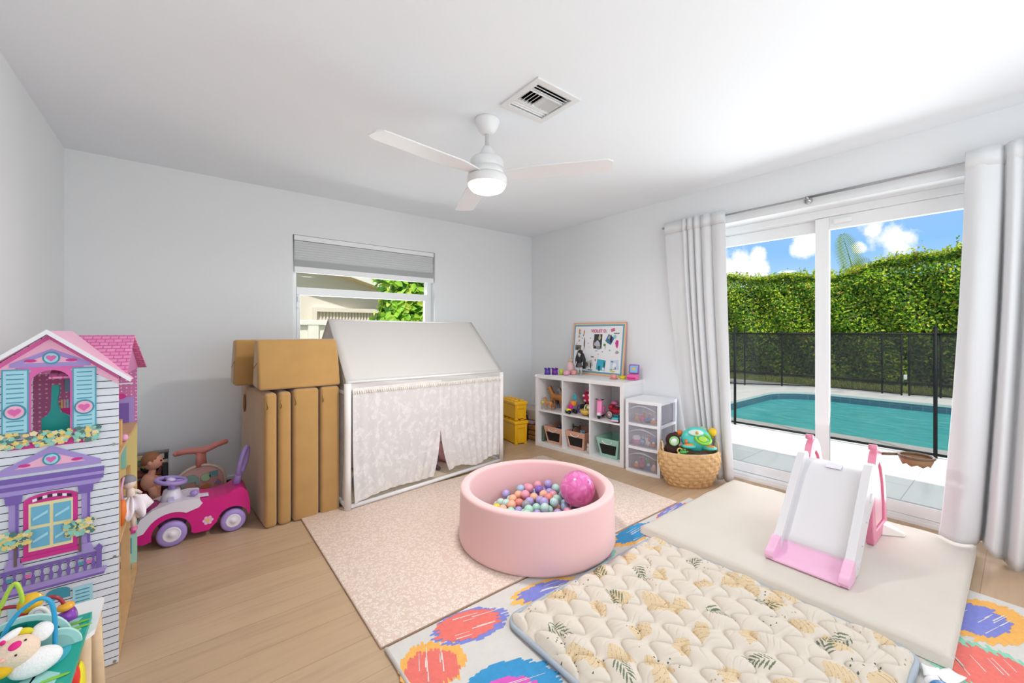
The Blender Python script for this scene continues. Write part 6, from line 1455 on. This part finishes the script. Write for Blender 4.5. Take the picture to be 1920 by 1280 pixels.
for a in (-.028, .032):
    for c in (-.031, .031): part(tc_, 'wheel', MB().lathe([(0,-.006),(.016,-.006),(.016,.006),(0,.006)], n=16, R=RX(PI/2)).xf(Matrix.Translation((a, c, .017))), dark)

# ------------------------------------------------------------------ things on top of the shelf
ZT = .7705
def cup(name, label, cat, x, y, prof, m, n=24, handle=None):
    r = thing(name, label, cat, (x, y, ZT)); part(r, 'bowl', MB().lathe(prof, n=n), m)
    if handle: part(r, 'handle', MB().torus((handle[0], 0, handle[1]), handle[2], .004, axis='y', n=18), m)
    return r
pv = M('mold_violet', '563a9c', .3); pv2 = M('mold_purple', '6a2f92', .3)
def mold(label, x, y, m):
    r = thing('castle_mold', label, 'sand mold', (x, y, ZT)); w_ = .052
    part(r, 'tower', MB().lathe([(0,0),(.034,0),(.030,.055),(.026,.055),(.024,.05),(0,.05)], n=16), m)
    for k in range(4): part(r, 'battlement', MB().box((.028*math.cos(k*PI/2+.4), .028*math.sin(k*PI/2+.4), .063), (.012,.012,.018)), m)
mold('blue violet castle mold at the left end of the shelf top', 3.05, 3.205, pv); mold('purple castle mold, second from the left on the shelf top', 3.105, 3.148, pv2)
cup('toy_cup', 'lime green toy cup between the purple mold and pink cup', 'toy cup', 3.15, 3.09, [(0,0),(.022,0),(.030,.055),(.026,.055),(.02,.006),(0,.006)], M('cup_lime', 'c5d53a', .35))
tcup = cup('toy_teacup', 'pink patterned toy teacup in front of the pink jar', 'toy cup', 3.15, 3.02, [(0,0),(.022,0),(.036,.015),(.038,.048),(.034,.048),(.032,.018),(0,.008)], M('cup_rose', 'dfa2b8', .3, vary=.25, vscale=70), handle=(.04,.028,.014))
jr = thing('bottle_jar', 'tall blush pink bottle with wooden stopper left of the black haired doll', 'bottle', (3.285, 3.09, ZT))
part(jr, 'bottle_body', MB().lathe([(0,0),(.042,.001),(.046,.01),(.046,.09),(.036,.115),(.022,.125),(.022,.135),(0,.136)], n=28), M('jar_blush', 'e6bfc0', .4)); part(jr, 'stopper', MB().lathe([(.02,.135),(.026,.138),(.027,.155),(.02,.16),(0,.161)], n=20), M('stopper_wood', 'dcbb93', .6))
cup('coral_jar', 'short coral pink jar beside the doll', 'jar', 3.255, 3.012, [(0,0),(.032,0),(.036,.01),(.036,.045),(.03,.05),(0,.05)], M('jar_coral', 'dd9a92', .4))
# fashion doll
fd = thing('fashion_doll', 'black haired doll in black and white outfit standing before the poster', 'doll', (3.275, 2.945, ZT), SRZ-PI/2)
pale, ink = M('doll_pale', 'd8d3d2', .5), M('doll_ink', '1c1b1f', .6)
b = MB().tube([(0,0,.125),(0,0,.15),(0,0,.175),(0,0,.19)], [.020,.015,.021,.010], n=12).tube([(0,0,.19),(0,0,.205)], .007, n=8)
for k in (-1, 1):
    b.tube([(k*.011,0,.13),(k*.016,-.002,.075),(k*.019,0,.012)], [.014,.010,.007], n=10); b.tube([(k*.02,0,.183),(k*.036,-.004,.15),(k*.040,-.012,.115)], [.008,.006,.0045], n=8).ell((k*.041,-.013,.109), (.005,.005,.008))
part(fd, 'body', b, pale, remesh=.0028)
hdp = part(fd, 'head', MB().ell((0,-.002,.226), (.022,.023,.027)).ell((0,-.025,.222), .004), M('doll_face', 'cfc3bd', .5)); 
for k in (-1, 1): part(hdp, 'eye', MB().ell((k*.008,-.022,.229), (.004,.003,.003), nu=8, nv=6), ink)
part(fd, 'hair', MB().ell((0,.006,.238), (.032,.028,.030)).tube([(-.02,.01,.23),(-.036,.012,.17),(-.044,.016,.08)], [.020,.026,.016], n=10).tube([(.02,.01,.23),(.036,.012,.17),(.046,.016,.07)], [.020,.026,.016], n=10).tube([(0,.02,.22),(0,.026,.15),(0,.028,.09)], [.022,.026,.016], n=10), ink)
part(fd, 'jacket', MB().lathe([(.024,.128),(.022,.15),(.026,.178),(.014,.193)], n=16, sy=.8), ink); part(fd, 'skirt', MB().lathe([(.036,.085),(.022,.132)], n=18, cap=False), M('skirt_grey', '55565c', .7), solid=.001)
for k in (-1, 1): part(fd, 'boot', MB().tube([(k*.018,0,.05),(k*.0195,0,.014)], [.0115,.0105], n=10).ell((k*.0195,-.010,.008), (.009,.019,.008)), M('boot_silver', 'a9b3ab', .35))
cs2 = thing('toy_teapot', 'coral toy cup on its saucer near the right end of the shelf top', 'toy cup', (3.255, 2.49, ZT))
cm_ = M('coral_plastic', 'e0938d', .35); part(cs2, 'saucer', MB().lathe([(0,0),(.03,.001),(.042,.008),(.04,.010),(0,.006)], n=28), cm_); part(cs2, 'cup_bowl', MB().lathe([(0,.007),(.028,.008),(.032,.02),(.028,.038),(.018,.046),(0,.048)], n=24), cm_)
cup('toy_bowl', 'yellow toy bowl between the coral cup and toy laptop', 'toy bowl', 3.33, 2.44, [(0,0),(.024,0),(.04,.028),(.037,.028),(.022,.005),(0,.005)], M('bowl_yellow', 'e8d72c', .35))
lt = thing('toy_computer', 'pink and purple toy computer at the right end of the shelf top', 'toy computer', (3.35, 2.335, ZT), SRZ+.15)
part(lt, 'base', MB().rbox((0,0,.028), (.09,.095,.05), .008), M('computer_pink', 'ec64a8', .35)); part(lt, 'base_stripe', MB().box((-.0455,0,.02), (.002,.08,.012)), M('computer_crimson', 'd01274', .35))
part(lt, 'screen_frame', MB().rbox((.03,0,.10), (.014,.10,.09), .006, R=RY(.15)), M('computer_purple', '8d58b0', .35)); part(lt, 'screen', MB().box((.0215,0,.101), (.002,.074,.066), R=RY(.15)), M('screen_sky', '8fc0e0', .3))
part(lt, 'screen_picture', MB().add([(.0195, .018*math.cos(a), .101+.016*math.sin(a)) for a in [2*PI*i/14 for i in range(14)]], [tuple(range(14))]), M('screen_yellow', 'edc65c', .4))

# ------------------------------------------------------------------ rainbow bordered poster
po = thing('poster_board', 'white photo collage board with rainbow border leaning on the wall above the shelf', 'poster', (3.392, 2.835, ZT))
PW, PH, tilt = .715, .563, math.radians(6.2)
pR = Matrix(((0, 0, 1), (-1, 0, 0), (0, 1, 0)))          # s right (-Y), t up, n = toward the wall (+X)
tl = RY(tilt)
def PQ(name, poly, lay, m, parent=None, **k):
    """poly in board units (s from left, t from top, 0..1)"""
    vs = [tl @ (pR @ Vector(((s-.5)*PW, (1-t)*PH, 0))) + Vector((-.0012*lay, 0, 0)) for s, t in poly]; b_ = tl @ (pR @ Vector((0, 0, .0010)))
    n = len(vs); o = MB().add(vs+[v+b_ for v in vs], [tuple(range(n)), tuple(reversed(range(n, 2*n)))]+[((i+1)%n, i, n+i, n+(i+1)%n) for i in range(n)])
    return part(parent or po, name, o, m, **k)
def rc(s0, t0, s1, t1): return [(s0, t0), (s1, t0), (s1, t1), (s0, t1)]
pcol = lambda c: M('paper_'+c, c, .55)
PQ('border', rc(0, 0, 1, 1), 0, pcol('eda795')); PQ('border', rc(.017, .021, .983, .979), 1, pcol('f0c894')); PQ('border', rc(.030, .038, .970, .962), 2, pcol('6fb3a8')); PQ('border', rc(.042, .054, .958, .946), 3, pcol('6f9fc4')); PQ('white_sheet', rc(.056, .072, .944, .928), 4, pcol('efeef0'))
def rotq(s, t, w_, h_, a): 
    ca, sa = math.cos(a), math.sin(a); return [(s+(x*ca-y*sa)*1.0, t+(x*sa+y*ca)*PW/PH*1.0) for x, y in ((-w_/2,-h_/2),(w_/2,-h_/2),(w_/2,h_/2),(-w_/2,h_/2))]
def blob(s, t, w_, h_, sd, n=11):
    r_ = random.Random(sd); return [(s+w_/2*math.cos(2*PI*i/n)*r_.uniform(.6, 1.1), t+h_/2*math.sin(2*PI*i/n)*r_.uniform(.6, 1.1)) for i in range(n)]
photo = [(.515, .36, .15, .275, 0, ['2f3336', ('c9b49a', .03, -.06, .05, .10), ('b9bcc4', .0, .045, .13, .12), ('8f9098', .02, .10, .10, .06)]),
         (.73, .32, .12, .15, .5, ['3f78b0', ('1e1d22', .025, .0, .05, .14), ('c9a28a', -.01, -.03, .05, .06), ('4a7d4c', -.03, .04, .04, .05)]),
         (.135, .49, .12, .10, .05, ['6b665f', ('3f3630', 0, .02, .09, .05), ('b79f7c', .02, .03, .04, .03)]),
         (.60, .80, .16, .20, .1, ['3fb0cc', ('1d5f66', -.03, .05, .05, .10), ('dfe6e6', .05, .06, .05, .07), ('1f6a58', .06, -.01, .03, .13)]),
         (.84, .78, .14, .17, -.1, ['c7d7ea', ('efeff2', .0, .02, .10, .10), ('6f7f9c', -.04, -.05, .05, .03), ('4e5a70', .02, .05, .02, .05)]),
         (.36, .80, .16, .12, -.3, ['c9c4bd', ('7b6d60', -.03, 0, .06, .08), ('4f4c4a', .05, .02, .03, .10)])]
for k_, (s, t, w_, h_, a, cl) in enumerate(photo):
    o = PQ('photo', rotq(s, t, w_, h_*PH/PW, a), 5, pcol(cl[0]))
    for j, (c, ds, dt, bw, bh) in enumerate(cl[1:]): PQ('photo_figure', blob(s+ds, t+dt*1.2, bw, bh*1.25, k_*7+j), 6+j*.5, pcol(c), parent=o)
for k_, (s, t, w_, h_, c) in enumerate([(.14, .16, .05, .09, 'e58a4a'), (.15, .21, .05, .04, '5fb0a8'), (.235, .19, .03, .10, 'c98a55'), (.225, .245, .03, .04, '7f9c5a'), (.14, .27, .05, .06, 'cfa98a'), (.145, .355, .035, .05, 'cf9a3c'), (.255, .41, .028, .20, '6b5548'), (.44, .41, .04, .17, '9a7d6b'), (.205, .66, .09, .20, '2f7f64'), (.215, .56, .05, .06, 'b0655c'), (.86, .40, .06, .14, 'd0348f'), (.82, .27, .07, .07, '9ed0d4'), (.64, .42, .05, .06, '4c9a4e'), (.655, .46, .012, .09, '7c6448'), (.87, .55, .07, .06, 'a8a3a0'), (.50, .54, .06, .02, '7cc0cc'), (.81, .90, .10, .03, 'd8cf52'), (.79, .87, .07, .02, '8fb858'), (.49, .71, .02, .05, 'c05a6a'), (.28, .74, .07, .08, '5c6b58'), (.54, .60, .03, .02, 'd9a65c'), (.61, .55, .02, .03, '86808a'), (.33, .40, .015, .015, '4a4a52'), (.37, .30, .015, .02, '7a6fa8'), (.20, .30, .02, .02, '3d3d48'), (.10, .41, .018, .022, '5a7a64'), (.36, .47, .015, .02, 'd9b06c'), (.36, .92, .0, .0, '3a3a44'), (.74, .52, .02, .03, '4f9f6a')]):
    if w_: PQ('sticker', blob(s, t, w_, h_*1.2, 40+k_), 5, pcol(c))
for k_, (s, t, w_, a) in enumerate([(.845, .205, .10, 0), (.43, .655, .06, .03), (.40, .905, .09, 0)]): 
    for j in range(5): PQ('caption', rotq(s+(j-2)*w_/5.2, t+.004*(j % 2), w_/7, .016, a+.1*(j-2)), 5, pcol('45454f'))
ob = rotq(.775, .145, .075, .045, -.25); PQ('caption', ob, 5, pcol('e58aa8'))
for j in range(3): PQ('caption', rotq(.775, .127+j*.018, .055, .006, -.25), 6, pcol('b03a6a'))
def writing(txt, s, t, size, m, parent):
    cu = bpy.data.curves.new('lettering', 'FONT'); cu.body = txt; cu.size = size; cu.extrude = .0006; cu.offset = .0016; cu.align_x = 'LEFT'
    o = bpy.data.objects.new('lettering_source', cu); COL.objects.link(o); dg = bpy.context.evaluated_depsgraph_get(); me = bpy.data.meshes.new_from_object(o.evaluated_get(dg)); bpy.data.objects.remove(o)
    me.materials.clear(); me.materials.append(m)
    mt = tl.to_4x4() @ pR.to_4x4() @ Matrix.Translation(((s-.5)*PW, (1-t)*PH, 0)) @ Matrix.Scale(-1, 4, (0, 0, 1)); me.transform(Matrix.Translation((-.0075, 0, 0)) @ mt)
    q_ = bpy.data.objects.new('lettering', me); COL.objects.link(q_); q_.parent = parent; return q_
writing('VIOLET D.', .375, .19, .047, pcol('d86a92'), po)

# ------------------------------------------------------------------ translucent drawer tower
DO, DRZ = Vector((3.09, 2.06, 0)), math.radians(7); DR = RZ(DRZ)
def dw(lx, ly, z): return tuple(DO + DR @ Vector((lx, ly, z)))
dt = thing('drawer_tower', 'white three drawer plastic tower between the shelf and basket', 'drawer tower', tuple(DO), DRZ)
dwm = M('drawer_white', 'eff0f4', .35)
def bowed(z0, z1, dep=.014):
    n = 12; poly = [(-dep*math.sin(PI*i/n), -.160+.32*i/n) for i in range(n+1)] + [(.022, .16), (.022, -.16)]
    return MB().prism(poly, z0, z1, 'xy')
n = 12; poly = [(-.016*math.sin(PI*i/n), -.163+.326*i/n) for i in range(n+1)] + [(.345, .163), (.345, -.163)]
part(dt, 'top_board', MB().prism(poly, .605, .632, 'xy'), dwm, bevel=.006)
for z0, z1 in ((0, .024), (.205, .228), (.408, .431)):
    part(dt, 'front_bar', bowed(z0, z1), dwm, bevel=.003)
    for s in (-1, 1): part(dt, 'side_bar', MB().bx(.022, .33, s*.15-.011, s*.15+.011, z0, z1), dwm, bevel=.003)
for lx in (.012, .325):
    for s in (-1, 1): part(dt, 'post', MB().bx(lx-.014, lx+.014, s*.147-.014, s*.147+.014, .024 if lx > .1 else .024, .605), dwm, bevel=.004)
def frosted(name, col, a):
    q = NT(name); q.b.inputs['Base Color'].default_value = lin(col); q.b.inputs['Roughness'].default_value = .3; tl_ = q.n('ShaderNodeBsdfTranslucent'); tl_.inputs['Color'].default_value = lin(col)
    m1 = q.n('ShaderNodeMixShader', i_Fac=.6); tr_ = q.n('ShaderNodeBsdfTransparent'); m2 = q.n('ShaderNodeMixShader', i_Fac=a)
    q.l(q.b.outputs[0], m1.inputs[1]); q.l(tl_.outputs[0], m1.inputs[2]); q.l(tr_.outputs[0], m2.inputs[1]); q.l(m1.outputs[0], m2.inputs[2]); q.l(m2.outputs[0], q.out.inputs['Surface']); return q.m
veil = frosted('frosted_plastic', 'eeeef6', .26); veil2 = frosted('frosted_rim', 'f4f4fa', .6)
toyset = [
 ('lower', [('toy_cake', 'ef8a3c', 'orange'), ('toy_pony', 'e8408f', 'magenta'), ('toy_truck', 'c8506a', 'rose'), ('toy_frog', '62b84e', 'green'), ('toy_block', '3f78c4', 'blue'), ('toy_bear', 'a07050', 'brown'), ('toy_shell', 'e6b8a0', 'peach'), ('toy_star', '7d5fae', 'violet')]),
 ('middle', [('toy_house', 'd98aa8', 'pink'), ('toy_cup', 'b05a8c', 'plum'), ('toy_fish', '7fb0dc', 'light blue'), ('toy_duck', 'e58a72', 'salmon'), ('toy_cat', 'e4d2cc', 'cream'), ('toy_bus', '5f86c0', 'denim blue'), ('toy_block', 'c2703c', 'rust')]),
 ('upper', [('toy_dog', 'dfae62', 'golden'), ('toy_lion', 'cf9850', 'amber'), ('toy_pony', 'e45a9a', 'hot pink'), ('toy_crab', 'ee7a56', 'coral'), ('toy_car', '2f84cc', 'bright blue'), ('toy_boat', '9fb0c8', 'grey blue'), ('toy_flower', 'ef9a4a', 'orange')])]
for k_, (lev, toys) in enumerate(toyset):
    zb = (.024, .228, .431)[k_]; zt = zb+.172; z0 = zb+.002
    b = MB(); nn = 12; prf = [(-.010*math.sin(PI*i/nn)+.001, -.130+.26*i/nn) for i in range(nn+1)]
    vs = [(x, y, z) for z in (z0, zt) for x, y in prf]; b.add(vs, [(i, i+1, nn+2+i, nn+1+i) for i in range(nn)], 0, True)
    dr = part(dt, 'drawer', b, veil, solid=.002)
    b = MB().bx(.006, .315, -.131, -.129, z0, zt).bx(.006, .315, .129, .131, z0, zt).bx(.313, .315, -.129, .129, z0, zt).bx(.006, .313, -.129, .129, z0, z0+.002); part(dr, 'tray', b, veil)
    hv = [(-.010*math.sin(PI*i/16)-.006, -.125+.25*i/16, zt-.055+.038*math.sin(PI*i/16)) for i in range(17)]
    part(dr, 'handle', MB().tube(hv, [.002+.0045*math.sin(PI*i/16) for i in range(17)], n=8, flat=(1.6, 1)), veil2)
    rt_ = random.Random(50+k_)
    for j, (nm, col, cn) in enumerate(toys):
        row, cc = j % 2, j//2; lx = .062+.078*row+rt_.uniform(-.008, .008); ly = .086-.054*cc-.018*row; s = rt_.uniform(.98, 1.18); hz = z0+.003
        r = thing(nm, f'small {cn} toy {nm[4:]} inside the {lev} drawer of the white tower', 'toy', dw(lx, ly, hz), DRZ+rt_.uniform(-1, 1)); m = M('tiny_'+col, col, .4); m2 = M('tiny_white', 'eee8ea', .4)
        kind = nm[4:]
        if kind in ('truck', 'bus', 'car', 'boat'):
            part(r, 'body', MB().rbox((0,0,.024*s), (.05*s,.028*s,.022*s), .005).rbox((.004,0,.041*s), (.028*s,.025*s,.02*s), .005), m)
            for a in (-.015*s, .015*s): part(r, 'wheel', MB().lathe([(0,-.0155*s),(.009*s,-.0155*s),(.009*s,.0155*s),(0,.0155*s)], n=12, R=RX(PI/2)).xf(Matrix.Translation((a, 0, .0095*s))), dark)
        elif kind in ('house',):
            part(r, 'walls', MB().bx(-.025,.025,-.02,.02,0,.045), m); part(r, 'roof', MB().prism([(-.026,.045),(.026,.045),(0,.078)], -.027, .027, 'yz'), m2)
        elif kind in ('block', 'star', 'shell', 'cake', 'flower', 'cup'):
            part(r, 'base', MB().lathe([(0,0),(.024*s,.001),(.026*s,.02*s),(.016*s,.03*s),(0,.031*s)], n=10 if kind != 'block' else 4), m); part(r, 'top', MB().ell((0,0,.036*s), .012*s), m2)
        else:
            part(r, 'body', MB().ell((0,0,.026*s), (.028*s,.017*s,.017*s)).ell((.026*s,0,.045*s), (.014*s,.013*s,.014*s)).tube([(.016*s,.01*s,.02*s),(.018*s,.011*s,.004*s)], .0055*s, n=8).tube([(.016*s,-.01*s,.02*s),(.018*s,-.011*s,.004*s)], .0055*s, n=8).tube([(-.016*s,.01*s,.02*s),(-.018*s,.011*s,.004*s)], .0055*s, n=8).tube([(-.016*s,-.01*s,.02*s),(-.018*s,-.011*s,.004*s)], .0055*s, n=8), m, remesh=.0028)
            for c in (-1, 1): part(r, 'ear', MB().ell((.025*s, c*.009*s, .058*s), (.003*s,.005*s,.007*s), nu=8, nv=6), m2)

# ------------------------------------------------------------------ woven basket with toys
BO, BRZ = Vector((3.183, 1.690, 0)), math.radians(-38.6); BRm = RZ(BRZ)
def bw(a, c, z): return tuple(BO + BRm @ Vector((a, c, z)))
bk = thing('woven_basket', 'oval woven straw basket full of toys in front of the curtain', 'basket', tuple(BO), BRZ)
straw = M('straw', 'd3ab78', .75, bump=.35, bscale=120, vary=.14, vscale=28)
prof = [(.155,.0),(.175,.03),(.205,.09),(.226,.15),(.234,.20),(.232,.245),(.226,.268)]
def bprof(z):
    for (r0, z0), (r1, z1) in zip(prof, prof[1:]):
        if z <= z1: return r0+(r1-r0)*(z-z0)/(z1-z0)
    return prof[-1][0]
na, nz_ = 306, 90; vs = []
for j in range(nz_+1):
    z = .268*j/nz_; r0 = bprof(z)
    for i in range(na):
        a = 2*PI*i/na; u = a*34/(2*PI); v_ = z/.0299; ev = (int(u)+int(v_)) % 2 == 0
        bump_ = (.0115*(abs(math.sin(PI*u))*abs(math.sin(PI*v_)))**.6 if ev else .003*abs(math.sin(PI*v_))**.5) + .0005*math.sin(PI*(u if ev else v_)*8)
        r_ = r0+bump_; vs.append((r_*math.cos(a), r_*.62*math.sin(a), z))
o_ = MB().add(vs, [(j*na+i, j*na+(i+1)%na, (j+1)*na+(i+1)%na, (j+1)*na+i) for j in range(nz_) for i in range(na)], 0, True)
part(bk, 'woven_wall', o_, straw, solid=-.006); part(bk, 'base', MB().lathe([(0,.002),(.152,.002),(.156,.012),(0,.012)], n=48, sy=.62), straw)
part(bk, 'rim', MB().torus((0,0,.270), .226, .0075, n=64, sx=1, sy=.62), M('rim_straw', 'd9b98c', .75, vary=.1, vscale=40))
for s in (-1, 1): part(bk, 'handle', MB().tube([(s*.218,-.032,.24),(s*.222,-.032,.29),(s*.222,-.026,.335),(s*.220,0,.347),(s*.222,.026,.335),(s*.222,.032,.29),(s*.218,.032,.24)], .006, n=8), M('rim_straw'))
def B1(name, b, m, label, cat, a, c, z, rz=0, **k): return solo(name, b, m, label, cat, bw(a, c, z), BRZ+rz, **k)
fill = MB().ell((0,0,0), (.19,.105,.07), nu=24, nv=12); B1('play_cloth', fill, M('dark_cloth', '3a3034', .95, bump=.5, bscale=40), 'dark soft cloth filling the basket under the toys', 'cloth', 0, 0, .165)
stt = thing('steering_toy', 'teal dashboard toy with lime steering wheel on top of the basket', 'toy', bw(.062, .0, .293), BRZ-.1)
tq = M('toy_aqua', '52d2c6', .35); RT2 = RX(.75)
part(stt, 'dashboard', MB().ell((0,.012,.065), (.118,.055,.098), R=RX(-.2), nu=28, nv=16), tq); part(stt, 'side_pad', MB().ell((-.075,-.045,.022), (.055,.032,.02)), tq); part(stt, 'side_pad', MB().ell((.085,-.045,.012), (.055,.032,.02)), tq)
part(stt, 'pad_button', MB().ell((-.075,-.052,.034), (.04,.02,.012)), M('pad_orange', 'f0973e', .4)); part(stt, 'pad_button', MB().ell((.088,-.052,.024), (.038,.02,.012)), M('pad_orange'))
part(stt, 'steering_wheel', MB().torus((.03,-.058,.085), .054, .011, n=32, rot=RX(.5)), M('wheel_lime', '8ad23f', .35)); part(stt, 'wheel_hub', MB().ell((.03,-.058,.085), (.036,.034,.012), R=RX(.5)), M('hub_lime', 'b4e052', .35))
part(stt, 'picture_panel', MB().ell((-.015,-.030,.128), (.060,.014,.026), R=RX(-.45)), M('panel_pale', 'cfe6dc', .4)); part(stt, 'dial', MB().ell((-.012,-.046,.130), (.013,.008,.013)), M('dial_amber', 'e0a33c', .4)); part(stt, 'lever', MB().tube([(-.095,-.05,.04),(-.10,-.056,.075)], [.009,.012], n=10), M('lever_orange', 'ef7f45', .4))
mk = thing('plush_monkey', 'dark brown plush with a round pale green mirror face in the basket', 'soft toy', bw(-.132, .0, .25), BRZ)
brn = M('plush_brown', '3e2620', .95, bump=.4, bscale=200)
part(mk, 'body', MB().ell((0,0,.03), (.06,.045,.05)).ell((.005,.005,.105), (.060,.042,.058)).ell((.03,.02,.148), (.022,.014,.022)).ell((-.03,.01,.04), (.03,.03,.035)), brn, remesh=.005)
part(mk, 'mirror_ring', MB().torus((-.004,-.040,.107), .032, .007, axis='y', n=28), M('ring_green', '8fd07a', .4)); part(mk, 'mirror', MB().lathe([(0,-.003),(.031,-.003),(.031,.003),(0,.003)], n=24, R=RX(PI/2)).xf(Matrix.Translation((-.004,-.040,.107))), M('mirror_pale', 'e6ece8', .15))
B1('ring_rattle', MB().torus((0,0,.03), .018, .005, axis='y', n=18).ell((0,-.004,.006), (.02,.012,.014)), M('rattle_yellow_cream', 'e5cf7c', .4), 'small cream ring rattle in front of the brown plush', 'rattle', -.105, -.075, .262)
B1('maraca', MB().ell((0,0,.028), .034).tube([(0,0,0),(.012,.02,-.03)], .008, n=8), M('maraca_yellow', 'f2c81f', .35), 'round yellow rattle at the right end of the basket', 'rattle', .205, .03, .385)
B1('toy_ball', MB().ell((0,0,0), .028), M('ball_orange', 'ee7f35', .4), 'small orange ball behind the teal dashboard toy', 'ball', -.03, .10, .385)
B1('clear_ball', MB().ell((0,0,0), .031), M('ball_pale_green', 'b9d6b2', .3, vary=.25, vscale=30), 'pale green and white ball above the yellow rattle', 'ball', .150, .08, .415)
B1('plush_fish', MB().ell((0,0,0), (.07,.02,.024)).ell((.072,0,.004), (.022,.008,.026)), M('plush_blue', '2f6fc0', .6, vary=.3, vscale=40), 'blue soft toy below the teal dashboard toy at the basket rim', 'soft toy', -.0, -.105, .245)
B1('toy_frog', MB().ell((0,0,.012), (.028,.018,.014)).ell((.012,-.006,.03), .008).ell((-.012,-.006,.03), .008).tube([(.02,0,.01),(.038,-.004,.02)], .005, n=6), M('frog_green', '4fae4a', .4), 'small green toy at the left front rim of the basket', 'toy', -.085, -.09, .272)

# ------------------------------------------------------------------ yellow brick shaped bins and wicker crate in the corner
ylw = M('bin_yellow', 'edb514', .35)
YO, YRZ = Vector((2.80, 3.45, 0)), math.radians(-8.6)
def ybin(label, z, w_, dpt, hgt, inset):
    r = thing('brick_bin', label, 'storage bin', (YO.x, YO.y, z), YRZ, 'yellow brick shaped bins'); x0_, y0_ = inset, inset
    part(r, 'tub', MB().add([(x0_+.006, y0_+.006, .008), (x0_+w_-.006, y0_+.006, .008), (x0_+w_-.006, y0_+dpt-.006, .008), (x0_+.006, y0_+dpt-.006, .008), (x0_, y0_, hgt-.045), (x0_+w_, y0_, hgt-.045), (x0_+w_, y0_+dpt, hgt-.045), (x0_, y0_+dpt, hgt-.045)], [(3,2,1,0),(4,5,6,7),(0,1,5,4),(1,2,6,5),(2,3,7,6),(3,0,4,7)]), ylw, bevel=.006)
    part(r, 'lid', MB().rbox((x0_+w_/2, y0_+dpt/2, hgt-.027), (w_+.018, dpt+.018, .036), .008), ylw)
    for i in range(2):
        for j in range(4): part(r, 'stud', MB().lathe([(.028,0),(.028,.012),(.025,.015),(0,.015)], c=(x0_+w_*(.27+.46*i), y0_+dpt*(.14+.24*j), hgt-.010), n=20), ylw)
    part(r, 'handle_recess', MB().rbox((x0_+w_/2, y0_-.004, hgt-.075), (w_*.6, .014, .016), .005), ylw); part(r, 'side_rib', MB().rbox((x0_+w_*.2, y0_-.001, hgt*.45), (.014, .01, hgt*.7), .004), ylw); part(r, 'side_rib', MB().rbox((x0_+w_*.8, y0_-.001, hgt*.45), (.014, .01, hgt*.7), .004), ylw)
    for a, c in ((.02,.02),(w_-.02,.02),(.02,dpt-.02),(w_-.02,dpt-.02)): part(r, 'foot', MB().bx(x0_+a-.018, x0_+a+.018, y0_+c-.018, y0_+c+.018, 0, .012), ylw, bevel=.003)
    return r
ybin('lower yellow brick shaped bin on the floor beside the tent', 0, .158, .36, .262, .0); ybin('upper yellow brick shaped bin with studs stacked on the lower bin', .268, .148, .34, .205, .003)
wk_ = thing('wicker_crate', 'brown wicker crate on the floor between yellow bins and shelf', 'crate', (3.20, 3.60, 0), .06)
wkm = M('wicker_brown', '9a6a3a', .7, bump=.8, bscale=70, vary=.25, vscale=30)
for k_ in range(3): part(wk_, 'slat', MB().rbox((0, 0, .03+k_*.056), (.28, .34, .05), .010), wkm)
S1('folded_blanket', MB().rbox((0,0,.02), (.20,.26,.04), .018), M('blanket_mauve', 'a58a92', .95, bump=.3, bscale=80, vary=.15, vscale=40), 'folded mauve cloth on top of the wicker crate', 'blanket', .22, .82, .1685)
solo('fabric_box', MB().rbox((0,0,.065), (.24,.28,.13), .02), M('linen_grey', 'b5a99e', .9, bump=.3, bscale=150), 'grey linen box stacked on the cloth over the wicker crate', 'box', (3.23, 3.64, .21), .06)
bgm = MB().tube([(0,0,0),(.005,0,.10),(0,0,.19),(-.01,0,.25)], [.05,.06,.045,.02], n=14, flat=(.45,1)); solo('drawstring_bag', bgm, M('bag_plum', '33233a', .8), 'dark plum bag standing behind the yellow bins', 'bag', (3.005, 3.62, .165) if False else (3.02, 3.55, .0), 0) if False else None
bgo = thing('drawstring_bag', 'dark plum bag squeezed between yellow bins and wicker crate', 'bag', (3.018, 3.53, 0), 0)
part(bgo, 'sack', MB().tube([(0,0,.005),(0,0,.12),(0,0,.26),(0,0,.33)], [.024,.029,.026,.014], n=14, flat=(1,1)), M('bag_plum', '33233a', .8)); part(bgo, 'tie', MB().torus((0,0,.30), .021, .004, n=18, sx=1), M('tie_tan', 'b59a72', .7))
